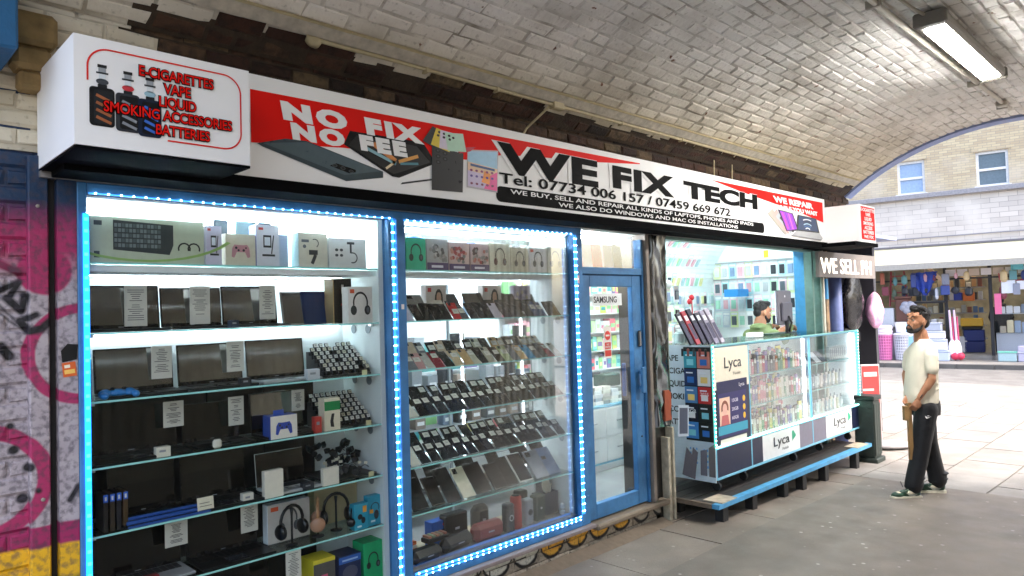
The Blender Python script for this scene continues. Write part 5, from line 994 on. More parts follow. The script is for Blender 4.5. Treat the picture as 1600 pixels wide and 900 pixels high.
# ================================================================== kiosk stock
def pack(x, y, z, w_, h, col, art, label, rot=(0, 0, 0), group=None):
    def mk():
        mb = MB().m(col, .4).box(-w_/2, w_/2, -.004, 0, -h, 0).m('#f4f6f6').rect(-w_*.42, w_*.42, -h*.2, -h*.05, -.0048).m(art, .3); mb.bbox(-w_*.3, w_*.3, -.02, -.004, -h*.85, -h*.28, .004); return mb
    o = link('hanging_pack', cached(('hanging_pack', w_, h, col, art), mk), None, (x, y, z), rot); return props(o, label, 'pack', group)
pp2 = ['#f2f5f5', '#e9f0f2', '#dff2f0', '#c9ecd2', '#f0f0ec', '#bfe6ea', '#f6d9e0', '#e4f2b8', '#cfd8e2']; ar = ['#59626a', '#d8dee2', '#a9c7cb', '#a4d8c0', '#dcaab4', '#dcdca0', '#7f98b8', '#c0c6ca', '#34383e', '#e4eaec', '#cfe0e4']
CO = {'#f2f5f5': 'white', '#e9f0f2': 'white', '#dff2f0': 'pale mint', '#c9ecd2': 'pale green', '#f0f0ec': 'off-white', '#bfe6ea': 'pale cyan', '#f6d9e0': 'pale pink', '#e4f2b8': 'lime', '#cfd8e2': 'pale blue'}
for row in range(4):
    for i in range(19):
        c_ = r.choice(pp2); pack(7.3+i*.098, YB-.05-.02*(i % 2), 2.05-row*.2, .097, .188, c_, r.choice(ar), '%s hanging pack, %s, %s row of kiosk back wall' % (CO[c_], nth(i), ('top', 'second', 'third', 'bottom')[row]), group='hanging packs on the kiosk back wall')
for row in range(4):                                   # on the end wall, facing the tunnel's near end
    for i in range(10):
        c_ = r.choice(pp2); pack(9.13, 1.5-i*.118, 2.44-row*.225, .112, .215, c_, r.choice(ar), '%s hanging pack, %s, %s row of kiosk end wall' % (CO[c_], nth(i), ('top', 'second', 'third', 'bottom')[row]), rot=(0, 0, R(-90)), group='hanging packs on the kiosk end wall')
part('rail', MB().m(M_SILV).box(9.10, 9.12, .35, 1.55, 2.44, 2.455).box(9.10, 9.12, .35, 1.55, 2.21, 2.225), rm_)
# packs hung flat on the curved ceiling
for k, (i0, x0, n_) in enumerate(((4, 7.9, 9), (8, 7.7, 9), (12, 7.3, 9), (15, 7.2, 6), (5, 6.7, 8), (10, 6.3, 7))):
    (ya, za), (yb_, zb) = pts_c[i0], pts_c[i0+1]; ang = math.atan2(ya-yb_, zb-za)
    for i in range(n_):
        c_ = r.choice(pp2+pp2+['#e8a8a8', '#9aa8c8']); CO.setdefault(c_, 'coloured')
        o = pack(x0+i*.115, ya-.015, za-.01, .105, .2, c_, r.choice(ar), '%s pack, %s, row %s on the curved kiosk ceiling' % (CO[c_], nth(i), ['one', 'two', 'three', 'four', 'five', 'six'][k]), group='packs fixed to the curved kiosk ceiling'); o.rotation_euler = (ang, 0, 0)
# white poster board high on the end wall
solo('poster_board', MB().m(M_WHITE).box(-.02, 0, -.45, .45, 0, .42).m('#e8c832').box(-.0225, -.0201, -.02, .05, .02, .12).m('#3a4048').box(-.0225, -.0201, -.02, .03, .2, .3), 'white poster board with a small yellow figure high on the kiosk end wall', 'poster', (9.14, .75, 2.46))
solo('blue_crate', MB().m('#2f8fd8').bbox(-.15, .15, -.1, .1, 0, .1, .004), 'flat blue box on the kiosk back shelf behind the monitor', 'box', (8.9, 1.1, 1.97))
# kiosk opening frame
kf = thing('kiosk_frame', 'grey green metal frame round the kiosk opening', 'frame'); km = mat('greenish_aluminium', '#6f8f88', .35, .5, var=.15)
part('post', MB().m(km).bbox(8.655, 8.70, -.03, .07, -.1, 2.50, .004), kf); part('post', MB().m(km).bbox(8.84, 8.88, -.05, .05, -.1, 2.50, .004), kf); part('head', MB().m(km).bbox(5.476, 8.654, -.03, .06, 2.475, 2.502, .003), kf)
part('post', MB().m(mat('cream_post', '#c9c3b4', .5)).bbox(8.93, 8.97, -.05, .05, -.1, 2.5, .004), kf)
# ---------------- the glass counter on castors
ct = thing('glass_counter', 'long lit glass counter on castors with white and navy panels below', 'counter', (5.76, -.30, .30)); CLn, CD, CH = 3.50, .56, 1.21
def cbx(n_, m_, *a, c=.003, lab=None): return part(n_, MB().m(m_).bbox(*a, c), ct, label=lab)
for x in (0, .665, 2.08, CLn-.022): cbx('upright', M_LTBLUE, x, x+.022, 0, .022, .0, CH-.012)
for x in (0, CLn-.022): cbx('upright', M_LTBLUE, x, x+.022, CD-.022, CD, .0, CH-.012)
cbx('bottom_rail', M_LTBLUE, .0225, CLn-.0225, -.002, .02, -.004, .018); cbx('top_rail', M_LTBLUE, .0225, CLn-.0225, .0, .018, CH-.03, CH-.012)
cbx('middle_rail', M_LTBLUE, .0225, CLn-.0225, -.001, .018, .268, .282)
part('top_glass', MB().m(G_SHELF).box(-.01, CLn+.01, -.015, CD+.01, CH-.0115, CH), ct); part('top_edge', MB().m(G_EDGE).box(-.01, CLn+.01, -.0175, -.0155, CH-.0115, CH), ct)
part('front_glass', MB().m(G_PANE).box(.69, CLn-.024, .004, .010, .285, CH-.031), ct)
part('floor_board', MB().m(M_WHITE).box(.023, CLn-.023, .02, CD-.003, .262, .274), ct); part('back_board', MB().m(mat('counter_back_white', '#e6ecec', .5)).box(.023, CLn-.023, CD-.012, CD-.004, .0, CH-.03), ct)
part('end_board', MB().m(M_WHITE).box(CLn-.008, CLn-.001, .023, CD-.023, 0, CH-.02), ct)
for x0, x1, m_ in ((.0225, .664, M_NAVY), (.688, .90, M_NAVY), (.901, 1.75, M_WHITE), (1.751, 2.079, mat('grey_mauve_panel', '#7c7888', .4)), (2.103, 2.45, mat('grey_mauve_panel', '#7c7888', .4)), (2.451, 3.22, M_WHITE), (3.221, CLn-.0225, M_NAVY)): part('lower_panel', MB().m(m_).box(x0, x1, .003, .012, .019, .267), ct)
for x in (1.12, 2.66):
    text('Lyca', ct, (x, -.0005, .125), .135, C('#2d3138'), sx=1.55, bold=.0005, name='logo_wording', ext=.0008); text('Mobile', ct, (x+.2, -.0005, .065), .042, C('#9a9ca0'), sx=1.3, name='logo_wording')
    part('logo_arrow', MB().m('#2fae86').poly([(x+.44, .125), (x+.53, .165), (x+.53, .18), (x+.47, .235), (x+.44, .22)], .0015), ct)
for z in (.57, .86): part('glass_shelf', MB().m(G_SHELF).box(.69, CLn-.025, .04, CD-.03, z, z+.007), ct); part('shelf_edge', MB().m(G_EDGE).box(.69, CLn-.025, .037, .04, z-.0005, z+.0075), ct)
gl = emis('green_led', '#2fe0a8', 1.3); gd = emis('green_led_point', '#c8fff0', 4)
for (a, b_) in (((-.004, .30), (-.004, CH)), ((CLn+.004, .30), (CLn+.004, CH))):
    o = part('led_strip', MB().m(gl).box(a[0]-.007, a[0]+.007, -.008, -.004, a[1], b_[1]), ct); mb = MB().m(gd)
    for i in range(24): z = a[1]+(b_[1]-a[1])*(i+.5)/24; mb.box(a[0]-.004, a[0]+.004, -.013, -.008, z-.005, z+.005)
    part('led_points', mb, o, kind='stuff')
part('led_strip', MB().m(emis('green_led_line', '#a6ffe6', 2.2)).box(0, CLn, -.008, -.003, .286, .296), ct)
for x in (2.05, 3.43): part('light_bar', MB().m(emis('counter_light', '#f4fcff', 2.6)).box(x, x+.02, .05, .07, .30, CH-.04), ct)
for x in (.12, .62, 1.72, 2.4, 3.25):
    o = part('castor', MB().m(M_STEEL).box(x-.015, x+.015, .05, .09, -.045, -.004), ct); part('wheel', MB().m('#17181a', .5).lathe([(.022, -.014), (.04, -.012), (.04, .012), (.022, .014)], 16, Matrix.Translation((x, .07, -.08)) @ Matrix.Rotation(R(90), 4, 'Y')), o)
# poster bay at the near end of the front
pf = part('poster', MB().m('#e9e0cc').box(.0235, .663, .0, .008, .80, CH-.033).m(M_NAVY).box(.0235, .663, .001, .008, .285, .799), ct)
text('Lyca', pf, (.19, -.003, .985), .145, C('#3a3d42'), sx=1.3, bold=.0004, name='logo_wording'); text('Mobile', pf, (.36, -.003, .915), .045, C('#b5afa4'), sx=1.2, name='logo_wording')
mb = MB().m('#2b2a66').rect(.07, .60, .36, .87, -.0008).m('#1a1f4c').rect(.05, .62, .76, .87, -.0014).m('#f0c9b0').rect(.09, .28, .47, .72, -.0014).m('#e8b8a8').disc(.185, .61, .045, .06, -.002, 12).m('#8a4a38').arc(.185, .62, .06, .03, R(-20), R(200), -.0024, 10, .9).m('#c96a6a').poly([(.11, .47), (.26, .47), (.24, .56), (.13, .56)], -.0024).m('#3aa3c0').rect(.06, .61, .385, .465, -.0014).m('#e9e4d8').rect(.09, .58, .30, .345, -.0014)
for i, z in enumerate((.68, .60, .52)): mb.m('#f2c23a').disc(.55, z, .026, .03, -.002, 12)
part('printed_advert', mb, pf)
for i, (s_, z) in enumerate((('15GB', .665), ('20GB', .585), ('60GB', .505))): text(s_, pf, (.31, -.0025, z), .045, C('#e6dff2'), sx=1.2, name='advert_wording')
text('Lyca', pf, (.46, -.0025, .80), .05, C('#f0eef8'), sx=1.2, name='advert_wording')
# near end of the counter: printed panel and hanging cards; it faces -x
ep = part('end_panel', MB().m(mat('pale_blue_print', '#c3d2dc', .45, var=.1, scale=9)).box(-.012, -.004, .0, .64, -.02, CH-.005), ct)
RX = (R(90), 0, R(-90))
for i, s_ in enumerate(('VAPE', 'E-CIGARETTES', 'LIQUID', 'SMOKING', 'ACCESSORIES', 'BATTERIES')): text(s_, ep, (-.0135, .515, 1.06-i*.118), .075, C('#23272c'), rot=RX, bold=.0015, name='panel_wording')
EM = Matrix.Translation((-.0135, 0, 0)) @ Matrix.Rotation(R(-90), 4, 'Z')           # local x runs along -y
mb = MB()
for i in range(14):
    mb.m('#9db9cc').rect(-.60, -.01, .02+i*.03, .021+i*.03, 0, EM)
mb.m('#121a30').poly([(-.56, .16), (-.36, .08), (-.30, .30), (-.38, .36), (-.40, .30), (-.48, .38)], -.0006, EM).m('#17233a').poly([(-.27, .10), (-.16, .07), (-.15, .30), (-.26, .31)], -.0006, EM).m('#1a1f2c').poly([(-.13, .06), (-.02, .03), (-.01, .33), (-.12, .31)], -.0006, EM).m('#a3b2c0').poly([(-.60, .48), (-.44, .46), (-.42, .72), (-.58, .74)], -.0006, EM).m('#2a3850').poly([(-.58, .50), (-.455, .485), (-.44, .70), (-.565, .715)], -.0012, EM)
for a in range(3):
    for b_ in range(4): mb.m('#6fa6d8').rect(-.255+a*.032, -.24+a*.032, .13+b_*.042, .15+b_*.042, -.0012, EM).rect(-.115+a*.032, -.10+a*.032, .10+b_*.05, .122+b_*.05, -.0012, EM)
part('printed_pictures', mb, ep)
cards = [(0, 0, '#2f97ac', 'teal'), (0, 1, '#d07d70', 'salmon'), (1, 0, '#1c2f5c', 'navy'), (1, 1, '#e4e6e8', 'white with blue blob'), (2, 0, '#4a7fb4', 'mid blue'), (2, 1, '#c8302f', 'red'), (3, 0, '#12182e', 'black with 2GB print'), (3, 1, '#15201e', 'dark green'), (4, 0, '#3f86cc', 'bright blue'), (4, 1, '#0f1914', 'blackish green')]
part('card_backing', MB().m('#101a1a').box(-.016, -.0125, .01, .285, .34, CH-.02), ct)
for r_, c_, h_, lab in cards:
    t_ = thing('sim_card_pack', '%s card pack hanging on the end of the glass counter' % lab, 'card pack', (5.76-.02, -.30+(.28-c_*.137), .30+1.15-r_*.16), (0, 0, R(-90)), 'card packs hanging on the counter end')
    part('card', MB().m(h_, .4).box(0, .128, -.004, 0, -.15, 0), t_)
    mb = MB().m('#e9eef2').rect(.02, .09, -.04, -.028, -.0048); mb.m(('#7fd0dc', '#2a6fc0', '#f0d27a', '#e8e8e8')[(r_+c_) % 4]).rect(.03, .10, -.125, -.07, -.0048)
    part('print', mb, t_)
    if (r_, c_) == (3, 0): text('2GB', t_, (.02, -.0055, -.08), .05, C('#f2f4f6'), rot=(R(90), 0, 0), name='print_wording')
    if (r_, c_) == (2, 1): text('2025', t_, (.02, -.0055, -.08), .045, C('#f4e4e0'), rot=(R(90), 0, 0), name='print_wording')
for i in range(5): solo('lighter', MB().m(('#2a2e30', '#7a3430', '#3c4448', '#905048', '#22282a')[i], .3).bbox(-.012, .012, -.01, .01, 0, .07, .004), 'lighter, %s, above the card packs at the counter end' % nth(i), 'lighter', (5.738, -.25+i*.06, 1.405))
# goods inside the counter
gc = [('#6f3f8c', 'purple'), ('#c8702a', 'orange'), ('#d8c8a0', 'cream'), ('#2f7f4e', 'green'), ('#b82c42', 'red'), ('#3f5f9c', 'blue'), ('#da7f92', 'pink'), ('#e8e4da', 'white'), ('#5a4c44', 'brown'), ('#d8c84a', 'yellow')]
for lev, z in enumerate((.275, .577, .867)):
    for rowi, yy in enumerate((.10, .30)):
        for i in range(22):
            x = .74+i*.059+(.0 if rowi else .01)
            c_, n2 = r.choice(gc); h = r.choice((.15, .17, .19, .21))
            props(link('vape_pack', cached(('vape_pack', c_, round(h, 2)), lambda: MB().m(c_, .35).bbox(-.027, .027, -.012, .012, 0, round(h, 2), .003).m('#f2efe8').rect(-.018, .018, round(h, 2)*.55, round(h, 2)*.8, -.0128).m('#35383e').bbox(-.016, .016, -.01, .01, round(h, 2), round(h, 2)+.012, .002)), None, (5.76+x, -.30+yy, .30+z+.002+.012*rowi), (0, 0, R(r.uniform(-8, 8)))),
                  '%s pack, %s, %s row, %s level of the counter middle bay' % (n2, nth(i), ('front', 'back')[rowi], ('bottom', 'middle', 'top')[lev]), 'pack', 'small packs in the middle bay of the glass counter')
    if lev < 2: 
        t_ = thing('pusher_tray', 'white slotted tray holding packs on the %s level of the counter' % ('bottom', 'middle')[lev], 'tray', (5.76+.72, -.30+.06, .30+z+.001))
        for i in range(22): part('slot', MB().m('#f4f4f2').box(i*.059, i*.059+.012, -.005, .0, 0, .035), t_)
for i in range(20):
    x = 2.18+i*.058; c_, n2 = r.choice([('#dfe6ea', 'pale'), ('#c3ccd6', 'grey'), ('#e8d8d4', 'pinkish'), ('#8f98a8', 'slate'), ('#d8d2b8', 'cream'), ('#b8a8b8', 'mauve')])
    for lev, z in enumerate((.275, .577)): props(link('vape_pack', cached(('slim_pack', c_), lambda: MB().m(c_, .3).bbox(-.016, .016, -.012, .012, 0, .13, .003).m('#ffffff').rect(-.012, .012, .03, .06, -.0128).m('#6d737c').lathe([(.006, .13), (.006, .165)], 8)), None, (5.76+x, -.30+.12+.1*(i % 2), .30+z+.002)), '%s slim pack, %s, %s level of the counter far bay' % (n2, nth(i), ('bottom', 'middle')[lev]), 'pack', 'slim packs in the far bay of the glass counter')
for i in range(4): slab('leaning_phone', '%s of four phones leaning in the top of the counter\'s far bay' % ['first', 'second', 'third', 'last'][i], 'phone', 5.76+2.2+i*.16, -.22, 1.175, .09, .17, .01, ('#c9cdd4', '#2a2c34', '#d8dadf', '#3a3c44')[i], 50, -20)
for i in range(9): solo('tester', MB().m('#d8dce0').bbox(-.02, .02, -.02, .02, 0, .16, .004).m('#7d828a').rect(-.01, .01, .03, .13, -.0208), 'white upright pack, %s, in the top right of the counter' % nth(i), 'pack', (5.76+2.86+i*.062, -.20, 1.175), group='white upright packs in the top right of the counter')
# ---------------- on the counter
mo = thing('monitor', 'grey back of a computer monitor standing on the glass counter', 'monitor', (8.12, .08, 1.515), (0, 0, R(8)))
gm = mat('grey_plastic', '#6f6d78', .5, var=.08)
part('housing', MB().m(gm).bbox(-.26, .26, 0, .035, .10, .50, .015).m(mat('darker_grey_plastic', '#5c5a66', .5)).bbox(-.19, .19, -.03, -.0005, .14, .36, .015), mo)
part('screen', MB().m(emis('screen_glow', '#dfe8f4', 1.2)).box(-.245, .245, .0355, .037, .115, .485), mo); part('neck', MB().m('#26262b').bbox(-.04, .04, -.03, .0, 0, .2, .01), mo); part('foot', MB().m('#2a2a30').bbox(-.13, .13, -.08, .08, 0, .012, .006), mo)
part('badge', MB().m('#e8e8ee').disc(0, .43, .02, .014, -.001, 12), mo); part('cable', MB().m('#141418').tube([(0, -.035, .2), (.03, -.06, .12), (-.02, -.05, .05), (.03, -.03, .015)], .012, 6), mo, smooth=True)
solo('keyboard_tray', MB().m('#1f4038').bbox(-.16, .16, -.07, .07, 0, .02, .004), 'dark green tray on the counter in front of the seated man', 'tray', (7.72, .05, 1.512))
for i in range(6): solo('case_strip', MB().m(('#1b1e30', '#a8323c', '#1c1e32', '#2a2438', '#8f889c', '#a49cab')[i], .35).bbox(-.036, .036, 0, .02, 0, .32+.02*(i % 3), .004).m('#d8dce4').rect(-.024, .024, .24, .29, -.001).m('#3a3650').rect(-.026, .026, .05, .21, -.001), 'tall slim case, %s, leaning at the near end of the counter' % nth(i), 'phone case', (5.78+i*.075, -.10-.02*i, 1.513), (R(-24), R(-8), 0), 'tall slim cases leaning on the counter')
solo('cone_dispenser', MB().m('#e4e0de').lathe([(.07, 0), (.06, .14), (.02, .2)], 14), 'pale cone shaped dispenser at the near end of the counter', 'dispenser', (6.35, .1, 1.513))
for i in range(4): solo('counter_jar', MB().m(('#9fb3b4', '#c8d4d2', '#7d8e90', '#b8c4c0')[i], .3).lathe([(.045, 0), (.05, .02), (.05, .09), (.03, .11)], 12), '%s small jar on the near end of the counter' % nth(i), 'jar', (5.95+i*.12, .15, 1.513), group='small jars on the counter')
solo('card_box', MB().m('#e9ecec').bbox(-.1, .1, -.05, .05, 0, .05), 'flat white box on the counter beside the seated man', 'box', (7.18, .0, 1.513))
solo('red_balloon', MB().m('#c8323e', .3).ell((0, 0, 0), (.026, .026, .03), 10, 6).ell((-.03, .01, -.04), (.028, .02, .03), 8, 6).tube([(0, 0, -.03), (0, 0, -.25)], .006, 5), 'small red toy figure on a stick at the near end of the counter', 'ornament', (6.28, .2, 1.95), smooth=True); solo('white_charger', MB().m('#f0f2f4', .3).ell((0, 0, 0), (.10, .06, .05), 12, 8), 'round white gadget hanging over the near end of the counter', 'gadget', (6.9, .9, 2.12), smooth=True)
solo('card_reader', MB().m('#17181b').bbox(-.045, .045, -.03, .03, 0, .12, .008).m('#2a2c30').rect(-.03, .03, .06, .1, -.031), 'black box fixed to the far end of the counter', 'card reader', (9.31, -.28, 1.36))
# near left of the kiosk: stacks of goods on a low shelf
sk = thing('side_rack', 'dark rack of cables and small goods at the left side of the kiosk', 'rack', (6.75, .5, .2)); part('frame', MB().m('#8d9496').bbox(0, .9, .05, .35, 0, 1.2, .01), sk)
for i in range(5):
    for j in range(4): 
        c_ = r.choice(pp2+['#9aa2a4', '#70787a', '#4a4f52']); CO.setdefault(c_, 'grey'); pack(5.75+i*.16, .45, 2.0-j*.2+.02*i, .1, .17, c_, r.choice(ar), '%s pack, %s, %s row of the left kiosk rack' % (CO[c_], nth(i), ('top', 'second', 'third', 'bottom')[j]), group='packs on the rack at the left of the kiosk')
# ================================================================== passage things
bn = thing('low_bench', 'long low dark bench with pale blue front edge under the glass counter', 'bench', (0, 0, 0))
def zb_(x): return .16-.006*(x-5.5)
V = lambda x0, x1, y0, y1, h0, h1: MB().add([(x0,y0,zb_(x0)+h0),(x1,y0,zb_(x1)+h0),(x1,y1,zb_(x1)+h0),(x0,y1,zb_(x0)+h0),(x0,y0,zb_(x0)+h1),(x1,y0,zb_(x1)+h1),(x1,y1,zb_(x1)+h1),(x0,y1,zb_(x0)+h1)], [(0,3,2,1),(4,5,6,7),(0,1,5,4),(1,2,6,5),(2,3,7,6),(3,0,4,7)])
def vb2(m, *a): q_ = V(*a); q_.mats = [MATS[m] if isinstance(m, str) and m in MATS else m]; return q_
MATS['deck'] = M_DECK
for i in range(5): part('deck_board', vb2(M_DECK, 5.53, 9.12, -.385+i*.115, -.385+i*.115+.109, -.03, -.002-.001*(i % 2)), bn)
part('front_edge', vb2(mat('chipped_blue_edge', '#4f9ccc', .45, var=.25, scale=12, bump=.3, pos=True), 5.50, 9.14, -.46, -.391, -.035, .004), bn)
part('end_board', vb2(mat('raw_wood_edge', '#6a5a4a', .7, var=.3), 5.49, 5.528, -.39, .1, -.035, .002), bn)
part('worn_patch', vb2(mat('bare_pale_wood', '#b5a793', .7, var=.25, scale=20), 5.56, 5.82, -.457, -.27, .0045, .012), bn); part('worn_patch', vb2(mat('bare_pale_wood', '#b5a793'), 8.70, 9.05, -.455, -.3, .0045, .012), bn)
for x in (5.66, 6.2, 6.85, 7.28, 7.85, 8.75):
    for y in (-.43, .0): part('leg', MB().m(M_WOODD).bbox(x-.045, x+.045, y-.0, y+.08, zf(x)-.03, zb_(x)-.036, .004), bn)
part('skirt', MB().m(M_WOODD).box(5.6, 9.0, .14, .18, -.12, .12), bn)
# dark litter bin past the bench
lb_ = thing('litter_bin', 'dark green wooden litter bin with flared foot past the end of the bench', 'litter bin', (9.32, -.36, -.118)); dm = mat('dark_green_timber', '#26302c', .6, var=.35, bump=.3)
lb_.scale = (.85, .85, .95)
part('body', MB().m(dm).bbox(-.13, .13, -.13, .13, .07, .80, .008), lb_)
for sg in (-1, 1):
    for k in range(3): part('slat', MB().m(dm).bbox(-.12+k*.082, -.045+k*.082, -.142 if sg < 0 else .131, -.131 if sg < 0 else .142, .1, .76, .003), lb_)
part('foot', MB().m(dm).bbox(-.17, .17, -.17, .17, 0, .068, .012), lb_); part('rim', MB().m('#1a221f').bbox(-.15, .15, -.15, .15, .802, .86, .01), lb_)
# red sandwich board with its base
sb_ = thing('sandwich_board', 'red and white printed pavement board on a grey base beyond the bin', 'pavement sign', (10.10, -.14, -.12), (0, 0, R(-42)))
part('frame', MB().m(mat('board_frame', '#b9b6b8', .4)).bbox(-.13, .13, -.02, .02, .1, 1.13, .006), sb_); part('panel', MB().m('#c24848').rect(-.115, .115, .13, 1.11, -.022).m('#ead6d4').rect(-.09, .09, .97, 1.03, -.0228).rect(-.11, .04, .78, .81, -.0228).rect(-.09, .08, .65, .68, -.0228).rect(-.11, .09, .40, .46, -.0228).rect(-.06, .09, .22, .25, -.0228), sb_)
part('post', MB().m('#2b2b30').box(-.03, .03, -.015, .015, .02, .1), sb_); part('base', MB().m(mat('grey_rubber_base', '#8f8c90', .5)).ell((.25, .05, .045), (.32, .22, .05), 18, 8), sb_, smooth=True)
# ================================================================== people
def remesh(o, vox, it=6):
    m_ = o.modifiers.new('remesh', 'REMESH'); m_.mode = 'VOXEL'; m_.voxel_size = vox; m_.use_smooth_shade = True
    if it: s_ = o.modifiers.new('smooth', 'SMOOTH'); s_.iterations = it; s_.factor = .5
    return o
def cap(mb, pts, rs, n=12):
    """a limb: overlapping balls and tapered tubes, fused by the remesh"""
    for p, r_ in zip(pts, rs): mb.ell(p, (r_, r_, r_), n, 8)
    mb.tube(pts, rs, n)
def loft(mb, rings, n=20, e=2.4):
    V = []; F = []
    for (cx, cy, z, rx, ry) in rings:
        for k in range(n):
            a = 2*math.pi*k/n; c, s = math.cos(a), math.sin(a)
            V.append((cx+rx*abs(c)**(2/e)*(1 if c > 0 else -1), cy+ry*abs(s)**(2/e)*(1 if s > 0 else -1), z))
    for i in range(len(rings)-1):
        for k in range(n): F.append((i*n+k, i*n+(k+1) % n, (i+1)*n+(k+1) % n, (i+1)*n+k))
    F += [tuple(range(n))[::-1], tuple((len(rings)-1)*n+k for k in range(n))]
    mb.add(V, F)
skin = mat('brown_skin', '#a9775a', .5, var=.08, scale=30, spec=.35); hairm = mat('black_hair', '#0d0b0b', .5, var=.3, scale=60, bump=.8, bscale=120); beardm = mat('short_beard', '#1d1513', .7, var=.35, scale=90, bump=.6, bscale=160)
def add_head(parent, pos, yaw, pitch, roll=0, s=1, fade=True):
    """head facing local +x: skull, jaw, nose, ears, eyes, brows, hair and beard"""
    H = Matrix.Translation(pos) @ Matrix.Rotation(yaw, 4, 'Z') @ Matrix.Rotation(-pitch, 4, 'Y') @ Matrix.Rotation(roll, 4, 'X') @ Matrix.Scale(s, 4)
    e = lambda mb, c, r_, n=16, m_=12: mb.ell(c, r_, n, m_, H)
    mb = MB().m(skin); e(mb, (-.012, 0, .03), (.098, .077, .092)); e(mb, (.03, 0, -.035), (.062, .058, .075)); e(mb, (.055, 0, -.085), (.032, .034, .024)); e(mb, (.075, 0, .028), (.016, .05, .012)); e(mb, (.045, .04, -.02), (.035, .022, .03)); e(mb, (.045, -.04, -.02), (.035, .022, .03))
    e(mb, (.094, 0, -.012), (.011, .009, .026)); e(mb, (.103, 0, -.03), (.013, .013, .009)); e(mb, (.084, 0, -.057), (.013, .024, .005)); e(mb, (.082, 0, -.068), (.013, .02, .006))
    for sg in (-1, 1): e(mb, (-.012, sg*.082, -.006), (.018, .009, .030)); e(mb, (.06, sg*.035, .052), (.03, .03, .02))
    cap(mb, [tuple(H @ Vector((-.03, 0, -.06))), tuple(H @ Vector((-.055, 0, -.16)))], [.057, .062])
    o = part('head', mb, parent); remesh(o, .0055, 3)
    for sg in (-1, 1):
        part('eye', MB().m('#e6e0d8', .2).ell((.076, sg*.032, .012), (.012, .014, .009), 12, 8, H).m('#1c1310', .1).ell((.0865, sg*.033, .011), (.0035, .006, .0065), 10, 6, H), o, smooth=True)
        part('eyelid', MB().m(skin).ell((.078, sg*.032, .0195), (.0125, .0155, .0055), 12, 6, H), o, smooth=True)
        part('eyebrow', MB().m(hairm).tube([(.09, sg*.014, .033), (.088, sg*.034, .041), (.074, sg*.052, .036)], [.004, .005, .003], 6, M=H), o)
    mb = MB().m(hairm); e(mb, (-.035, 0, .062), (.092, .082, .080)); e(mb, (.035, 0, .112), (.052, .062, .030)); e(mb, (-.075, 0, .005), (.045, .070, .06)); e(mb, (.01, .03, .128), (.06, .045, .028)); e(mb, (.02, -.03, .126), (.055, .045, .028))
    for i in range(90):
        a = random.uniform(0, 6.28); el = random.uniform(.15, 1.45); e(mb, (-.03+.095*math.cos(a)*math.cos(el), .084*math.sin(a)*math.cos(el), .062+.085*math.sin(el)), (.012, .010, .010), 6, 4)
    o2 = part('hair', mb, parent); remesh(o2, .005, 0)
    mb = MB().m(beardm); e(mb, (.058, 0, -.092), (.036, .040, .028)); e(mb, (.082, 0, -.0765), (.010, .02, .008)); e(mb, (.089, 0, -.0485), (.010, .027, .0055))
    for sg in (-1, 1):
        cap(mb, [tuple(H @ Vector(p)) for p in ((-.005, sg*.074, -.02), (.005, sg*.068, -.055), (.035, sg*.052, -.082), (.06, sg*.03, -.095))], [.008, .014, .021, .022]); cap(mb, [tuple(H @ Vector(p)) for p in ((.089, sg*.024, -.05), (.078, sg*.036, -.075))], [.006, .012])
    o3 = part('beard', mb, parent); remesh(o3, .0055, 2)
    part('lips', MB().m(mat('lip_skin', '#8d5a4c', .4)).ell((.0945, 0, -.0625), (.0055, .021, .005), 12, 6, H), o)
    return H
def hand(mb, wrist, d, palm_n, curl=.9, s=1, left=1):
    """palm, four curled fingers of unequal length and a thumb from the side of the palm"""
    d = Vector(d).normalized(); n_ = Vector(palm_n).normalized(); n_ = (n_-d*n_.dot(d)).normalized(); sd_ = d.cross(n_).normalized()*left
    W = Vector(wrist)
    for k in range(4): c = W+d*(.03+.016*k)*s; mb.ell(tuple(c), (.022*s, .022*s, .020*s), 10, 6)
    for k in (-1, 1): cap(mb, [tuple(W+d*.02*s+sd_*k*.012*s), tuple(W+d*.08*s+sd_*k*.026*s)], [.017*s, .014*s], 8)
    for i, L_ in enumerate((.072, .082, .077, .06)):
        b_ = W+d*.088*s+sd_*(.030-.020*i)*s; a = .25; p = b_; P = [tuple(p)]; dirn = d
        for q_ in range(3):
            a += curl*(.5+.1*q_); dirn = (d*math.cos(a)+n_*math.sin(a)); p = p+dirn*L_*s*(.42, .32, .26)[q_]; P.append(tuple(p))
        cap(mb, P, [.0095*s, .009*s, .008*s, .007*s], 8)
    b_ = W+d*.03*s+sd_*.028*s; cap(mb, [tuple(b_), tuple(b_+(d*.03+sd_*.02+n_*.012)*s), tuple(b_+(d*.055+sd_*.016+n_*.03)*s)], [.013*s, .0105*s, .0085*s], 8)
# ---- standing man in a cream t-shirt
mn = thing('person', 'bearded man in cream t-shirt and black trousers standing in the passage holding a board', 'person', (7.87, -1.40, -.075), (0, 0, R(136)))
mb = MB().m(skin)
cap(mb, [(-.01, .175, 1.40), (.02, .215, 1.17), (.145, .185, .985)], [.038, .042, .027]); cap(mb, [(.018, .213, 1.16), (.07, .205, 1.09)], [.041, .040])
hand(mb, (.150, .183, .975), (.45, -.12, -.85), (-.2, -1, -.1), .8, 1, 1)
cap(mb, [(.0, -.175, 1.40), (.05, -.235, 1.17), (.15, -.04, .99)], [.038, .042, .027]); hand(mb, (.155, -.03, .98), (.5, .35, -.75), (-.2, 1, -.1), .8, 1, -1)
cap(mb, [(-.035, 0, 1.48), (-.015, 0, 1.60)], [.07, .058]); mb.ell((-.01, 0, 1.35), (.1, .16, .15), 14, 10); mb.ell((-.01, 0, 1.05), (.12, .14, .2), 14, 10)
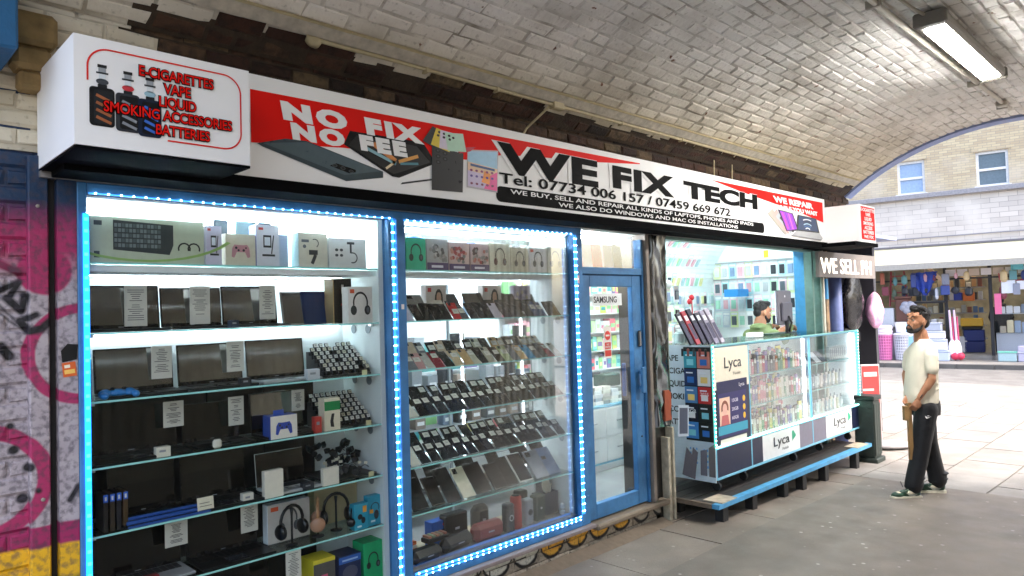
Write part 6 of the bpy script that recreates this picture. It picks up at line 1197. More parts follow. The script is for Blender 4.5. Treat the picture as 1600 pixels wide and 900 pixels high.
for sg, an in ((1, (.21, .1, .13)), (-1, (-.165, -.09, .13))): cap(mb, [(0, sg*.09, .95), (.09 if sg > 0 else -.06, sg*.1, .52), an, (an[0]+.02, an[1], .06)], [.08, .055, .038, .036])
o = part('body', mb, mn); remesh(o, .007, 3)
# watch strap
part('wristband', MB().m('#2a2528').lathe([(.030, -.006), (.034, -.003), (.034, .003), (.030, .006)], 16, Matrix.Translation((.128, .19, 1.002)) @ Matrix.Rotation(R(52), 4, 'Y') @ Matrix.Rotation(R(18), 4, 'X')), mn)
shm = mat('cream_cotton', '#ded6c4', .85, var=.05, scale=8, bump=.9, bscale=9, spec=.15)
mb = MB().m(shm)
loft(mb, [(.022, 0, .915, .155, .175), (.022, 0, 1.0, .157, .178), (.014, 0, 1.12, .148, .172), (.002, 0, 1.26, .138, .175), (-.012, 0, 1.36, .130, .185), (-.02, 0, 1.43, .113, .185), (-.025, 0, 1.485, .100, .155), (-.028, 0, 1.525, .075, .09), (-.022, 0, 1.545, .066, .07)])
for sg in (1, -1):
    fx = -.012 if sg > 0 else .015
    cap(mb, [(-.015, sg*.145, 1.425), (fx+.008, sg*.185, 1.37), (fx+.02, sg*.21, 1.26)], [.072, .068, .063])
for i in range(5): z = .96+i*.05; cap(mb, [(-.07+.03*math.sin(i*2), .158, z), (.03, .163, z+.03*math.sin(i*3)), (.11, .11, z+.03)], [.006, .012, .006], 6)
o = part('t_shirt', mb, mn); remesh(o, .009, 5)
tm = mat('black_track_fabric', '#111217', .6, var=.25, scale=14, bump=.7, bscale=14, spec=.35); mb = MB().m(tm)
loft(mb, [(.0, 0, .80, .145, .16), (.0, 0, .88, .150, .166), (.005, 0, .95, .145, .16)])
leg1 = [(.025, .088, .86), (.065, .10, .70), (.105, .105, .52), (.14, .105, .36), (.185, .105, .22), (.205, .105, .13)]; leg2 = [(-.04, -.088, .86), (-.06, -.09, .70), (-.075, -.09, .52), (-.11, -.09, .36), (-.145, -.09, .22), (-.16, -.09, .13)]
rs = [.115, .106, .096, .09, .086, .088]; cap(mb, leg1, rs, 16); cap(mb, leg2, rs, 16)
for L_ in (leg1, leg2):
    a = L_[-1]; fw_ = 1
    for k in range(4): z = .115+k*.028; mb.ell((a[0]-.03*k*.3+.01*math.sin(k*4), a[1], z), (.098-.003*k, .088, .016), 16, 6)
    for k in range(6):
        i = k % 4+1; p = L_[i]; mb.ell((p[0]+.05*math.sin(k*2.3), p[1]+.06*math.cos(k*1.7), p[2]+.03*math.sin(k*5)), (.055, .05, .018), 10, 6)
o = part('trousers', mb, mn); remesh(o, .009, 3)
part('drawcord', MB().m('#1b1c20').tube([(.165, .03, .90), (.175, .035, .85), (.17, .04, .80)], .004, 6), mn)
LM = Matrix.Translation((.075, .213, .795)) @ Matrix.Rotation(R(180), 4, 'Z')
part('chest_logo' if False else 'trouser_logo', MB().m('#f0f0f2').poly([(-.032, .008), (-.022, -.008), (-.012, -.009), (.036, .012), (-.008, .000), (-.018, .002), (-.022, .014), (-.030, .016)], 0, M=LM).poly([(-.012, .012), (.010, .013), (.010, .019), (-.012, .018)], 0, M=LM), mn)
# trainers
shw, shg = mat('cream_leather', '#c9c0a8', .5, var=.06), mat('dark_green_leather', '#123828', .5, var=.1)
for x, y, rz in ((.25, .115, R(6)), (-.12, -.09, R(-6))):
    h_ = thing('tmp', None, None); h_.name = 'trainer'; h_.parent = mn; h_.location = (x, y, .0); h_.rotation_euler = (0, 0, rz); h_.scale = (1.1, 1.05, 1.05)
    # trainer > sole, upper, panels
    sole = MB().m(mat('off_white_sole', '#cfcab8', .6)); prof = [(-.10, .038), (-.06, .040), (.0, .037), (.07, .046), (.13, .047), (.175, .035), (.20, .014)]; V_ = []
    for zz in (0, .03):
        for px, w_ in prof: V_.append((px, -w_, zz+(.010 if px > .18 else 0)))
        for px, w_ in prof[::-1]: V_.append((px, w_, zz+(.010 if px > .18 else 0)))
    n_ = len(prof)*2; part('sole', sole.add(V_, [tuple(range(n_))[::-1], tuple(range(n_, 2*n_))]+[(k, (k+1) % n_, n_+(k+1) % n_, n_+k) for k in range(n_)]), h_)
    up = MB().m(shg); up.ell((-.05, 0, .06), (.055, .036, .05), 14, 8); up.ell((.04, 0, .05), (.085, .038, .042), 14, 8); up.ell((.13, 0, .042), (.065, .042, .03), 14, 8); up.ell((-.03, 0, .1), (.05, .034, .04), 12, 8); remesh(part('upper', up, h_), .006, 3)
    for sg in (-1, 1):
        part('side_panel', MB().m(shw).ell((.012, sg*.022, .056), (.052, .020, .026), 12, 8).ell((.125, sg*.008, .052), (.036, .024, .022), 12, 8), h_, smooth=True)
        q_ = [(-.05, .05), (-.02, .035), (.02, .036), (.075, .07), (.01, .052), (-.02, .052)]
        part('side_logo', MB().m('#8f938a').add([(p[0], sg*.0415, p[1]) for p in q_]+[(p[0], sg*.036, p[1]) for p in q_], [tuple(range(6)), tuple(range(6, 12))[::-1]]+[(k, (k+1) % 6, 6+(k+1) % 6, 6+k) for k in range(6)]), h_)
    part('collar', MB().m(shg).lathe([(.036, .105), (.042, .115), (.040, .135), (.030, .138)], 14, Matrix.Translation((-.035, 0, 0))), h_, smooth=True)
    part('laces', MB().m('#e6e0d0').tube([(.02, -.02, .092), (.03, .02, .09), (.045, -.022, .084), (.055, .02, .082), (.07, -.02, .076), (.08, .02, .072)], .004, 5), h_)
add_head(mn, Vector((.03, .005, 1.715)), R(12), R(9), R(-4), 1.07); mn.scale = (.93, .88, 1)
bd = thing('wooden_board', 'narrow brown wooden board held upright by the standing man', 'board', (7.87, -1.40, -.075), (0, 0, R(136)))
part('plank', MB().m(mat('raw_pine', '#8a6a42', .65, var=.25, scale=10, bump=.2)).bbox(.185, .225, .085, .115, .38, .93, .002), bd); part('end_block', MB().m(mat('raw_pine', '#8a6a42')).bbox(.226, .262, .08, .12, .76, .90, .002), bd)
# ---- seated man behind the counter
sm = thing('person', 'dark haired bearded man in a green hoodie seated behind the glass counter facing the monitor', 'person', (8.38, .50, .25), (0, 0, R(-8)))
hm2 = mat('olive_hoodie', '#7c8a5e', .85, var=.08, scale=12, bump=.4, bscale=30, spec=.2); mb = MB().m(skin)
mb.ell((0, 0, 1.0), (.1, .15, .2), 12, 8); cap(mb, [(-.02, 0, 1.3), (.0, 0, 1.42)], [.065, .055]); cap(mb, [(0, -.17, 1.2), (.12, -.2, 1.28), (.30, -.2, 1.33)], [.05, .045, .03]); cap(mb, [(0, .17, 1.2), (.16, .2, 1.22), (.30, .05, 1.33)], [.05, .045, .03])
hand(mb, (.30, -.2, 1.335), (1, .15, -.1), (0, .2, -1), .6, 1, -1); hand(mb, (.30, .05, 1.335), (1, .0, -.1), (0, 0, -1), .6, 1, 1)
cap(mb, [(0, -.1, .8), (.38, -.12, .72), (.40, -.12, .3)], [.09, .07, .05]); cap(mb, [(0, .1, .8), (.38, .12, .72), (.40, .12, .3)], [.09, .07, .05]); o = part('body', mb, sm); remesh(o, .009, 3)
mb = MB().m(hm2); loft(mb, [(0, 0, .75, .16, .2), (0, 0, .95, .15, .2), (-.01, 0, 1.12, .15, .215), (-.02, 0, 1.24, .13, .2), (-.025, 0, 1.31, .1, .13), (-.02, 0, 1.35, .09, .1)])
mb.ell((-.07, 0, 1.33), (.09, .12, .05), 14, 8)
cap(mb, [(-.02, -.17, 1.22), (.08, -.23, 1.18), (.27, -.205, 1.32)], [.085, .072, .05]); cap(mb, [(-.02, .17, 1.22), (.10, .22, 1.18), (.26, .08, 1.32)], [.085, .072, .05]); o = part('hoodie', mb, sm); remesh(o, .010, 3)
add_head(sm, Vector((.03, 0, 1.50)), R(-28), R(-6), 0, 1)
sc_ = thing('stool', 'black backed stool the man in the green hoodie sits on', 'stool', (8.34, .50, .2)); part('seat', MB().m('#17181a').bbox(-.2, .2, -.2, .2, .60, .68, .03), sc_); part('backrest', MB().m('#17181a').bbox(-.24, -.2, -.18, .18, .8, 1.2, .02), sc_); part('column', MB().m(M_STEEL).box(-.03, .03, -.03, .03, .03, .6), sc_); part('back_bar', MB().m('#17181a').box(-.235, -.205, -.03, .03, .62, .8), sc_); part('base', MB().m(M_STEEL).lathe([(.22, 0), (.22, .02), (.03, .04)], 16), sc_)

wm = thing('stall_sign', 'grey stall sign with lit white lettering reading WE SELL PH', 'stall sign', (0, 0, 0))
part('panel', MB().m(mat('grey_fascia_cloth', '#77716f', .7, var=.08, scale=6)).box(8.60, 10.5, -.14, -.10, 2.165, 2.475), wm)
text('WE SELL PH', wm, (8.65, -.143, 2.215), .27, emis('lit_letters', '#fff2e0', .6), sx=1.2, sp=1.0, ext=.004)
stl = thing('market_stall', 'dark stall with blue post beyond the glass counter', 'stall'); part('post', MB().m(mat('slate_blue_post', '#54659c', .5, var=.15)).tube([(9.62, .08, -.12), (9.62, .08, 2.5)], .085, 16), stl, smooth=True)
part('back_wall', MB().m('#2f2f36', .8).box(8.9, 11.6, 1.9, 2.0, -.12, 3.0), stl); part('side_wall', MB().m(mat('mottled_brown_wall', '#8a7258', .8, var=.5, scale=9)).box(9.26, 9.34, .05, 1.9, -.12, 2.6), stl); part('dark_backdrop', MB().m('#33343c', .8).box(11.5, 11.6, .22, 1.9, -.12, 2.75), stl); part('roof', MB().m('#8f9cc0').box(9.3, 11.6, -.1, 1.95, 2.75, 2.8), stl); part('side_panel', MB().m('#3f93c9').box(9.20, 9.259, .02, .3, 1.9, 2.16), stl)  # dark panel at the stall's end is added, standing for the dark far shop
bm_ = mat('black_bin_liner', '#15151a', .25, var=.3, bump=1.0, bscale=9)
def bag(label, x, y, z, rx, rz, m_, seed=0):
    mb = MB().m(m_); mb.ell((0, 0, 0), (rx, .1, rz), 18, 14); r_ = random.Random(seed)
    mb.v = [(v[0]*(1-.55*max(0, v[2]/rz))*(1+.12*math.sin(v[2]*17+seed)+r_.uniform(-.04, .04)), v[1]*(1+.25*math.sin(v[0]*31+v[2]*9+seed)), v[2]) for v in mb.v]
    return solo('hanging_bag', mb, label, 'bag', (x, y, z), smooth=True)
bag('large shiny black plastic sheet hanging in the stall beside the blue post', 10.55, .2, 1.88, .32, .46, bm_, 1); bag('second black plastic bundle low beside the blue post', 10.5, .3, 1.42, .25, .2, bm_, 5)
bag('pink net bag hanging at the mouth of the tunnel', 11.2, .12, 1.72, .2, .27, mat('pink_netting', '#dba3c9', .6, var=.3, bump=1, bscale=12), 9)
for i in range(9): solo('toy', MB().m(('#d84a6a', '#e88aa0', '#c8384a', '#3f8a4a', '#3a63c0', '#e07a50', '#b84a7a', '#4a7ad8', '#e0b0c0')[i]).ell((0, 0, .06), (.07, .07, .06), 10, 6).ell((.04, -.03, .12), (.04, .04, .04), 8, 6), '%s small bright item on the stall table beyond the counter' % nth(i), 'toy', (9.75+(i % 5)*.14, .2, 1.28 if i < 5 else 1.12), smooth=True)
solo('stall_table', MB().m('#5a5c68').box(0, 1.2, 0, .5, .9, .94).box(.02, .06, .02, .06, 0, .9).box(1.14, 1.18, .02, .06, 0, .9).m('#3a63b8').box(.0, 1.2, -.01, -.001, .6, .94), 'dark table with a blue cloth in the stall beyond the counter', 'table', (9.7, .15, -.12))
# ================================================================== building across the street (frame: u along, v into it)
def FT(name, label, cat, u=0, v=0, z=0, rz=0, group=None):
    p = Matrix.Translation(FL) @ Matrix.Rotation(FRZ[2], 4, 'Z') @ Vector((u, v, z)); return thing(name, label, cat, tuple(p), (0, 0, FRZ[2]+rz), group)
def crumple(mb, seed=3):
    r_ = random.Random(seed); mat0 = mb.mats[0]; out = MB().m(mat0); n_ = 12; x0, x1, y0, y1, z0, z1 = -.36, .36, -.06, .06, -.34, .30; V = []; F = []
    for i in range(n_+1):
        for j in range(n_+1):
            u_, v_ = i/n_, j/n_; dx = r_.uniform(-.02, .02); V.append((x0+(x1-x0)*u_*(.55+.45*v_)+.1*(1-v_)+dx, .05*math.sin(u_*19+v_*4)+r_.uniform(-.01, .01), z0+(z1-z0)*v_+.08*math.sin(u_*7)*(1-v_)+r_.uniform(-.02, .02)))
    for i in range(n_):
        for j in range(n_): a_ = i*(n_+1)+j; F.append((a_, a_+n_+1, a_+n_+2, a_+1))
    k = len(V); V += [(p[0], p[1]+.04, p[2]) for p in V]; F += [tuple(q_+k for q_ in f_[::-1]) for f_ in F]
    return out.add(V, F)
def FS(name, mb, label, cat, u=0, v=0, z=0, rz=0, group=None, smooth=False):
    p = Matrix.Translation(FL) @ Matrix.Rotation(FRZ[2], 4, 'Z') @ Vector((u, v, z)); return solo(name, mb, label, cat, tuple(p), (0, 0, FRZ[2]+rz), group, smooth)
m, t, b = nm('pale_london_brick'); MATS['london'] = m; q = Nt(m)
tc = q.N('ShaderNodeTexCoord'); mpn = q.N('ShaderNodeMapping'); mpn.inputs['Rotation'].default_value = (R(-90), 0, 0); q.L(tc.outputs['Object'], mpn.inputs[0])
br = q.N('ShaderNodeTexBrick'); br.inputs['Scale'].default_value = 1; br.inputs['Brick Width'].default_value = .225; br.inputs['Row Height'].default_value = .075; br.inputs['Mortar Size'].default_value = .005
br.inputs['Color1'].default_value = (*lin('#c4b697'), 1); br.inputs['Color2'].default_value = (*lin('#b09f86'), 1); br.inputs['Mortar'].default_value = (*lin('#8f8a82'), 1); q.L(mpn.outputs[0], br.inputs[0])
col = q.mix(q.ma('MULTIPLY', q.step(q.ma('SUBTRACT', q.noise(1.3, 5), .45), .1), .5), br.outputs[0], lin('#c2b9ac')); q.L(col, b.inputs['Base Color']); b.inputs['Roughness'].default_value = .85; bumpit(q, b, br.outputs[1], -.5, .01)
m, t, b = nm('washed_brick'); MATS['washed'] = m; q = Nt(m); br = q.N('ShaderNodeTexBrick'); tc = q.N('ShaderNodeTexCoord'); mpn = q.N('ShaderNodeMapping'); mpn.inputs['Rotation'].default_value = (R(-90), 0, 0); q.L(tc.outputs['Object'], mpn.inputs[0]); q.L(mpn.outputs[0], br.inputs[0])
br.inputs['Scale'].default_value = 1; br.inputs['Brick Width'].default_value = .45; br.inputs['Row Height'].default_value = .15; br.inputs['Mortar Size'].default_value = .006; br.inputs['Color1'].default_value = (*lin('#cfc7c0'), 1); br.inputs['Color2'].default_value = (*lin('#beb6b0'), 1); br.inputs['Mortar'].default_value = (*lin('#958d8a'), 1)
col = q.mix(q.ma('MULTIPLY', q.step(q.ma('SUBTRACT', q.noise(.9, 5), .47), .08), .7), br.outputs[0], lin('#d6cfc8')); q.L(col, b.inputs['Base Color']); b.inputs['Roughness'].default_value = .85; bumpit(q, b, br.outputs[1], -.4, .01)
bd_ = FT('brick_building', 'pale brick building with sash windows over a household goods shop across the street', 'building')
WN = [(-2.2, -1.4), (.30, 1.06), (2.40, 3.20), (4.55, 5.35), (-4.3, -3.5)]; WN.sort()
mb = MB().m('london'); xs_ = [-12]+[a for p in WN for a in p]+[18]
for i in range(0, len(xs_), 2): mb.box(xs_[i], xs_[i+1], 0, .35, 5.13, 9.5)
for a, b2 in WN: mb.box(a, b2, 0, .35, 6.2, 9.5)
for a, b2 in WN: pass
part('wall', mb, bd_)
part('wall', MB().m('washed').box(-12, 18, .0, .35, 3.5, 4.98), bd_, label='whitewashed brick band over the shop')
part('ledge', MB().m(mat('weathered_ledge', '#8d8c92', .7, var=.2, bump=.3)).bbox(-12, 18, -.16, .3, 4.981, 5.128, .01), bd_)
part('pipe', MB().m('#8a8a90').tube([(-12, -.06, 3.72), (18, -.06, 3.80)], .02, 6), bd_)
wf = mat('sash_white', '#d8d8da', .5)
for i, (a, b2) in enumerate(WN):
    w_ = part('window', MB().m(wf).box(a, a+.07, .06, .16, 5.131, 6.199).box(b2-.07, b2, .06, .16, 5.131, 6.199).box(a+.07, b2-.07, .06, .16, 5.131, 5.21).box(a+.07, b2-.07, .06, .16, 6.12, 6.199).box(a+.07, b2-.07, .05, .15, 5.62, 5.69), bd_)
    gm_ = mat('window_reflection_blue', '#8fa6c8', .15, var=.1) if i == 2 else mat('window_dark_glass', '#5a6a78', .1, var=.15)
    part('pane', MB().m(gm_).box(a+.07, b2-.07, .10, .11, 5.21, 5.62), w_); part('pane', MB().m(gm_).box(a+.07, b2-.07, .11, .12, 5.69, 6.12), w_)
    part('lintel', MB().m('london').bbox(a-.1, b2+.1, -.02, -.002, 6.2, 6.36, .004), bd_); part('sill', MB().m(wf).bbox(a-.05, b2+.05, -.10, -.002, 5.129, 5.16, .004), w_)
aw_ = part('awning', MB().m(mat('cream_awning_cloth', '#d0c8aa', .7, var=.08, scale=3)).add([(-12, 0, 3.48), (18, 0, 3.48), (18, -.75, 2.93), (-12, -.75, 2.93), (-12, -.02, 3.42), (18, -.02, 3.42), (18, -.73, 2.88), (-12, -.73, 2.88)], [(0,3,2,1),(4,5,6,7),(0,1,5,4),(1,2,6,5),(2,3,7,6),(3,0,4,7)]), bd_)
part('valance', MB().m(mat('pale_valance', '#a39f98', .7)).box(-12, 18, -.775, -.755, 2.76, 2.94), bd_)
part('gutter', MB().m('#6d6a70').box(-12, 18, -.05, -.002, 3.482, 3.53), bd_)
bk = mat('shop_black_frame', '#23242b', .4)
for u in (-2.0, -.62, 1.46, 2.60, 4.4): part('post', MB().m(bk).bbox(u-.045, u+.045, 0, .1, .0, 3.3, .004), bd_)
part('beam', MB().m(bk).box(-2, 4.4, .02, .08, 2.42, 2.47), bd_); part('shop_floor', MB().m('street_slab').box(-8, 12, .0, 6, -.12, .12), bd_)
part('shop_wall', MB().m(mat('warm_shop_wall', '#8d8472', .6, var=.5, scale=2.5)).box(-8, 12, 5.5, 5.6, .12, 3.4).box(-8, -7.9, 0, 5.5, .12, 3.4).box(11.9, 12, 0, 5.5, .12, 3.4), bd_)
part('shop_ceiling', MB().m(M_WHITE).box(-8, 12, .1, 5.5, 3.35, 3.45), bd_)
part('shop_pane', MB().m(G_PANE).box(-.57, 1.41, .04, .05, 1.0, 2.42), bd_); part('shop_pane', MB().m(G_PANE).box(2.65, 4.35, .04, .05, .75, 2.42), bd_)
for uu in (.2, 2.0, 3.6): 
    l_ = FT('tube_light', 'lit tube inside the shop across the street, %s' % {.2: 'left', 2.0: 'centre', 3.6: 'right'}[uu], 'tube light', uu, 2.5, 3.25); part('tube', MB().m(emis('far_shop_tube', '#fff0d0', 5)).box(-.6, .6, -.05, .05, -.03, .03), l_)
# goods
def basket(u, v, c_, lab, h=.75, r_=.22, base=0, lid=True, c2=None):
    t_ = FT('laundry_basket', lab, 'laundry basket', u, v, base, group='laundry baskets on the far pavement')
    m_ = mat('basket_'+c_.strip('#'), c_, .5, var=.08); mb = MB().m(m_)
    for j in range(9): zz = .04+j*(h-.08)/8; rr_ = r_*(.78+.22*zz/h); mb.lathe([(rr_-.008, zz), (rr_, zz+.004), (rr_, zz+.026), (rr_-.008, zz+.03)], 20)
    part('hoops', mb, t_); mb = MB().m(m_)
    for k in range(20): a = 6.283*k/20; mb.tube([(r_*.78*math.cos(a), r_*.78*math.sin(a), .02), (r_*math.cos(a), r_*math.sin(a), h)], .011, 5)
    part('ribs', mb, t_); part('liner', MB().m(mat('liner_shade_'+c_.strip('#'), c2 or '#8f8f98', .7)).lathe([(r_*.74, .01), (r_*.94, h-.02)], 20), t_)
    if lid: part('lid', MB().m(m_).lathe([(r_+.02, h), (r_+.025, h+.03), (r_*.9, h+.07), (r_*.4, h+.09)], 20), t_, smooth=True)
    return t_
basket(-.16, -.75, '#dc7fb6', 'tall pink laundry basket on the far pavement', .78, .23, 0, False, '#b8628f'); FS('basket_stack', MB().m('#eedbe8').lathe([(.22, 0), (.25, .04), (.23, .06), (.25, .12), (.22, .14), (.25, .24), (.2, .3)], 20), 'stack of pale pink and white tubs on the pink laundry basket', 'tub', -.16, -.75, .78)
basket(.30, -.72, '#d0d0da', 'tall white laundry basket beside the pink one', .76, .21, 0, True, '#9a9aa6'); FS('tub', MB().m('#eeeef2').lathe([(.13, 0), (.16, .3), (.17, .31)], 18), 'white tub on top of the white laundry basket', 'tub', .3, -.72, .86)
FS('dustbin', MB().m('#5e3c34').bbox(-.2, .2, -.18, .18, 0, .72, .03).bbox(-.22, .22, -.2, .2, .72, .80, .02), 'brown plastic dustbin standing high behind the laundry baskets', 'dustbin', .33, -.2, 1.16); FS('grey_bin', MB().m('#b8bcc4').bbox(-.2, .2, -.15, .15, 0, .6, .03), 'pale grey bin left of the brown dustbin', 'bin', -.12, -.2, 1.0)
FS('display_bench', MB().m('#8f8c94').box(-.6, 1.3, -.35, .1, 0, 1.0), 'grey display bench behind the laundry baskets', 'bench', 0, .35, .0)
for i, (u, c_, tl, lab) in enumerate(((.72, '#8fbfe8', 12, 'pale blue ironing board leaning beside the white basket'), (.86, '#5c5e6a', 22, 'grey ironing board leaning behind the standing man'), (1.0, '#e8ecf4', 8, 'white ironing board leaning behind the standing man'))):
    o = FS('ironing_board', MB().m(c_).bbox(-.17, .17, 0, .03, 0, 1.15, .012).m('#f2f4f8').disc(0, .85, .1, .1, -.001, 16), lab, 'ironing board', u, -.85+.08*i, .0); o.rotation_euler = (R(-8), R(-tl), FRZ[2])
for i in range(7): FS('mop_head', MB().m('#9a9aa6').ell((0, 0, 0), (.13, .1, .12), 10, 6).tube([(0, 0, 0), (0, .02, -.9)], .012, 6), 'white fluffy mop standing %s in the bunch behind the man' % nth(i), 'mop', .36+i*.045, -.35, 1.60+.1*math.sin(i*2.1), smooth=True, group='white mops in a bunch')
ld = FT('step_ladder', 'red step ladder hanging at the left of the far shop', 'ladder', .18, -.05, 1.75)
for sg in (-1, 1): part('rail', MB().m('#8f3a46').tube([(sg*.25, 0, -.1), (sg*.18, .05, 1.0)], .03, 6), ld)
for k in range(4): part('rung', MB().m('#9a4450').box(-.23+.012*k, .23-.012*k, 0, .06, .05+k*.26, .09+k*.26), ld)
bag_ = FS('blue_sheet', crumple(MB().m(mat('blue_plastic', '#16389a', .5, var=.3, bump=1, bscale=6)).box(-.36, .36, -.06, .06, -.34, .30)), 'bright blue plastic sheet hanging under the far awning', 'sheet', .93, -.2, 2.38, smooth=True)
FS('timber', MB().m('#c9a686').box(-.05, .05, -.05, .05, -.5, .5), 'pale timber leaning under the far awning beside the blue sheet', 'timber', 1.3, -.1, 2.5).rotation_euler = (0, R(-38), FRZ[2])
FS('cutting_table', MB().m('#1c1e26').bbox(-.6, .6, -.1, .3, 0, .05, .01), 'thin black shelf behind the standing man\'s head', 'shelf', .85, -.1, 1.72)
for i, (u, v, z, w_, h, c_, lab) in enumerate(((1.2, -.6, .66, .5, .22, '#e6e8f2', 'upper of two white storage boxes right of the man'), (1.22, -.6, .32, .55, .32, '#dfe2f0', 'middle white storage box right of the man'), (1.25, -.6, 0, .6, .31, '#c3cde4', 'lowest bluish storage box right of the man'), (1.18, -.6, .89, .4, .25, '#aeb4c4', 'silver steel bin on the white storage boxes'))): FS('storage_box', MB().m(c_).bbox(-w_/2, w_/2, -.2, .2, 0, h, .02).m('#8d93a6').box(-w_/2-.005, w_/2+.005, -.205, .205, h*.82, h*.9), lab, 'storage box', u, v, z)
for i, (u, lab) in enumerate(((1.62, 'left pink and white broom bundle by the far shop door'), (1.74, 'right red and white broom bundle by the far shop door'))):
    t_ = FT('broom_bundle', lab, 'brooms', u, -.55, 0); part('handles', MB().m('#e4c8da').tube([(0, 0, .2), (-.05, .1, 1.5)], .03, 6).m('#d84a7a').tube([(.05, 0, .2), (.02, .1, 1.3)], .02, 6), t_); part('heads', MB().m('#f0eef2').ell((0, 0, .3), (.12, .12, .32), 12, 8).m('#d83a5a').ell((.06, -.05, .14), (.13, .1, .12), 10, 6), t_, smooth=True)
# inside the far shop
rj = random.Random(21)
sh = FT('far_shelf', 'shelving inside the shop across the street', 'shelves', 0, 2.2)
for k in range(5): part('shelf', MB().m('#8f8f96').box(.2, 2.35, 0, .4, .5+k*.42, .53+k*.42), sh)
for k in range(5):
    for i in range(13):
        if 1.5 < .3+i*.16 < 2.3 and k < 4 and False: continue
        c_ = rj.choice(['#d8d8dc', '#9aa0a8', '#c9a070', '#5a6068', '#e0c8a0', '#3a4048', '#b8bcc4', '#e8e2d4', '#7a4a40', '#4a6a9a'])
        FS('shelf_item', MB().m(c_).bbox(-.06, .06, -.08, .08, 0, rj.uniform(.14, .34), .01), 'small household item, %s, shelf %s of the far shop' % (nth(i), ['one', 'two', 'three', 'four', 'five'][k]), 'household item', .3+i*.16, 2.35, .531+k*.42, group='household items on the far shop shelves')
for i, (u, z, w_, h, c_, lab) in enumerate(((2.05, .12, .55, .35, '#26336e', 'lower navy crate inside the far shop doorway'), (2.05, .48, .55, .35, '#2c3a7c', 'upper navy crate inside the far shop doorway'), (2.0, .84, .55, .1, '#1e1e22', 'black tray on the navy crates'), (2.0, .95, .6, .25, '#e0b03a', 'yellow box on the navy crates'), (1.72, .12, .28, .5, '#e2e0e4', 'white carton left of the navy crates'), (1.95, 1.75, .3, .28, '#d8743a', 'orange box high on the far shelf'), (1.66, 1.78, .22, .25, '#3044a8', 'blue box beside the orange box'))): FS('shop_crate', MB().m(c_).bbox(-w_/2, w_/2, -.2, .2, 0, h, .02), lab, 'crate', u, 1.55, z)
# figure in the doorway, seen from behind
fp_ = FT('person', 'dark clothed shopper seen from behind inside the far shop doorway', 'person', 2.78, 1.2, .12); dk = mat('black_coat', '#14151b', .8, var=.2); mb = MB().m(dk)
loft(mb, [(0, 0, .55, .2, .15), (0, 0, .9, .2, .15), (0, 0, 1.2, .22, .14), (0, 0, 1.38, .21, .12), (0, 0, 1.46, .1, .08)], 16)
cap(mb, [(-.2, 0, 1.36), (-.27, .02, 1.1), (-.22, .12, .92)], [.07, .06, .05]); cap(mb, [(.2, 0, 1.36), (.28, .02, 1.1), (.24, .1, .9)], [.07, .06, .05]); cap(mb, [(-.09, 0, .6), (-.1, 0, .35), (-.11, 0, .06)], [.1, .075, .06]); cap(mb, [(.09, 0, .6), (.1, .02, .35), (.12, .04, .06)], [.1, .075, .06]); mb.ell((-.11, -.05, .04), (.05, .12, .04)).ell((.12, -.02, .04), (.05, .12, .04))
mb.ell((0, 0, 1.5), (.06, .06, .08)); mb.ell((0, 0, 1.62), (.085, .1, .12)); o = part('body', mb, fp_); remesh(o, .014, 3)
part('hood', MB().m('#0e0f13').ell((0, .0, 1.63), (.1, .115, .13), 14, 10).ell((0, -.06, 1.48), (.15, .09, .08), 12, 8), fp_, smooth=True)
# right of the doorway
for i, (u, c_, lid, lab) in enumerate(((2.95, '#a8c2c8', '#7fd0b8', 'clear storage tub with mint lid on the far pavement'), (3.42, '#b8b4cc', '#cfd0dc', 'clear storage tub with pale lid on the far pavement'), (3.9, '#c4b4c8', '#d8a8b8', 'clear storage tub with pink lid at the right edge'))):
    t_ = FT('storage_tub', lab, 'storage tub', u, -.5, 0); part('tub', MB().m(c_, .3).bbox(-.22, .22, -.16, .16, 0, .25, .02), t_); part('lid', MB().m(lid, .4).bbox(-.235, .235, -.175, .175, .251, .285, .01), t_)
FS('tub_stack', MB().m('#b9b3c8').bbox(-.22, .22, -.15, .15, 0, .16, .02), 'lilac tub stacked on the pale lidded tub', 'storage tub', 3.42, -.5, .287)
for i, (u, z, w_, h, c_, lab) in enumerate(((2.78, 1.35, .17, .6, '#dc6a94', 'pink hanging bag at the right door post'), (3.05, 1.95, .34, .38, '#dde0ea', 'white printed sheet hanging right of the doorway, left one'), (3.5, 2.05, .5, .25, '#e4e2ea', 'white printed sheet hanging right of the doorway, right one'), (3.28, 2.62, .30, .36, '#6fc4d4', 'turquoise towel hanging under the far awning'))):
    FS('hanging_item', MB().m(c_).bbox(-w_/2, w_/2, -.02, .02, 0, h, .01), lab, 'hanging item', u, -.25, z)
FS('round_pan', MB().m('#1d1e24').ell((0, 0, 0), (.2, .03, .16), 16, 8), 'dark round tray hanging at the right under the far awning', 'tray', 3.68, -.3, 2.66, smooth=True)
hr = FT('hanging_rail', 'red metal rail hanging right of the far doorway', 'rail', 3.1, -.12, 2.3); part('rail', MB().m('#b83a52').tube([(-.25, 0, 0), (.35, 0, .03), (.42, 0, .2)], .02, 6).tube([(-.25, 0, 0), (-.27, 0, .25)], .015, 6), hr)
for i in range(16):
    c_ = rj.choice(['#c8ccd8', '#d8c8a8', '#9aa8c0', '#b8a898', '#7f8aa0', '#e0e0e8', '#a86a5a']); FS('window_item', MB().m(c_).bbox(-.08, .08, -.06, .06, 0, rj.uniform(.2, .4), .02), 'household item, %s, %s row right of the far doorway' % (nth(i % 8), 'lower' if i < 8 else 'upper'), 'household item', 2.85+(i % 8)*.18, .3, .78 if i < 8 else 1.36, group='household items right of the far doorway')
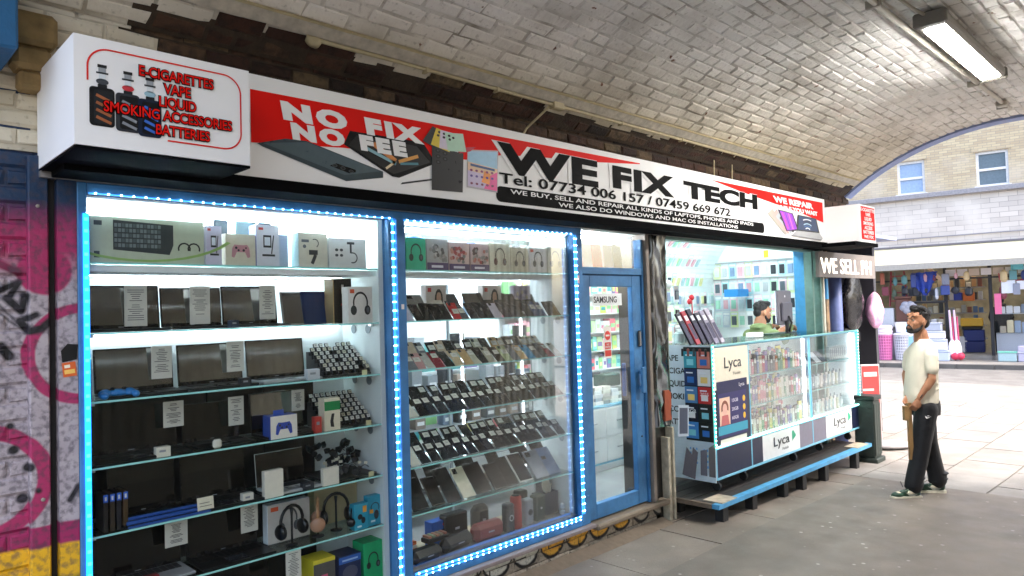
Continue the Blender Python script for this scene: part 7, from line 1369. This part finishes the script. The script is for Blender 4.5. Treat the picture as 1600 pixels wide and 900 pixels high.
FS('window_shelf', MB().m('#a9adb8').box(-.1, 1.6, -.1, .2, .63, .65).box(-.1, 1.6, -.1, .2, 1.21, 1.23).box(-.1, 1.6, -.1, .2, -.13, .62), 'white display shelves right of the far doorway', 'shelves', 2.78, .35, .125)
for i in range(12):
    c_ = rj.choice(['#b8bcc8', '#8a90a0', '#d0c4b0', '#6a7080', '#5a7fb8', '#a8b8a8', '#e0dce0']); FS('window_item', MB().m(c_).bbox(-.08, .08, -.06, .06, 0, rj.uniform(.15, .35), .02), 'household item, %s in the %s row behind the standing man' % (nth(i % 6), 'lower' if i < 6 else 'upper'), 'household item', .35+(i % 6)*.19, .1, 1.05 if i < 6 else 1.95, group='household items behind the standing man')
HI = [('#3a4a8a', 'dark blue'), ('#7a3a4a', 'maroon'), ('#2a2c34', 'black'), ('#c8b088', 'straw'), ('#5a8a90', 'teal'), ('#c4c6d0', 'pale grey'), ('#a05a48', 'rust'), ('#8a8ea0', 'grey'), ('#d0a0b0', 'pink'), ('#4a5a4a', 'dark green')]
for i in range(30):
    c_, n9 = HI[rj.randrange(len(HI))]; u = -.5+(i % 15)*.285+rj.uniform(-.06, .06); top = 2.72-(i//15)*.42-rj.uniform(0, .12); h = rj.uniform(.18, .42); w9 = rj.uniform(.05, .12)
    if 2.3 < u < 2.75: continue
    mb = MB().m(c_)
    if i % 3 == 0: mb.lathe([(w9*.5, -h), (w9, -h*.8), (w9*.9, -h*.2), (w9*.2, 0)], 10)
    elif i % 3 == 1: mb.bbox(-w9, w9, -.03, .03, -h, 0, .015).tube([(0, 0, 0), (0, 0, .12)], .006, 4)
    else: mb.ell((0, 0, -h*.6), (w9, .05, h*.4), 10, 6).tube([(0, 0, -h*.3), (0, 0, .08)], .01, 4)
    FS('hanging_goods', mb, '%s item, %s in the %s line hanging at the far shop front' % (n9, nth(i % 15), 'upper' if i < 15 else 'lower'), 'hanging item', u, -.12-rj.uniform(0, .2), top, group='goods hanging at the far shop front')
for i in range(8):
    c_ = rj.choice(['#d8d4dc', '#c8b8b0', '#e0dcd8', '#b0a8b0']); FS('hanging_sheet', MB().m(c_).bbox(-.13, .13, -.01, .01, 0, .2, .003), 'pale sign card, %s under the beam of the far shop' % nth(i), 'card', 1.62+i*.3, -.05, 2.52, group='pale sign cards under the far awning')

# lettering is laid out as text and kept as mesh
bpy.context.view_layer.update(); dg = bpy.context.evaluated_depsgraph_get()
for o in [o for o in COL.objects if o.type == 'FONT']:
    me = bpy.data.meshes.new_from_object(o.evaluated_get(dg), depsgraph=dg); n = o.name
    o2 = bpy.data.objects.new('x', me); COL.objects.link(o2); o2.parent = o.parent; o2.matrix_basis = o.matrix_basis.copy()
    bpy.data.objects.remove(o); o2.name = n
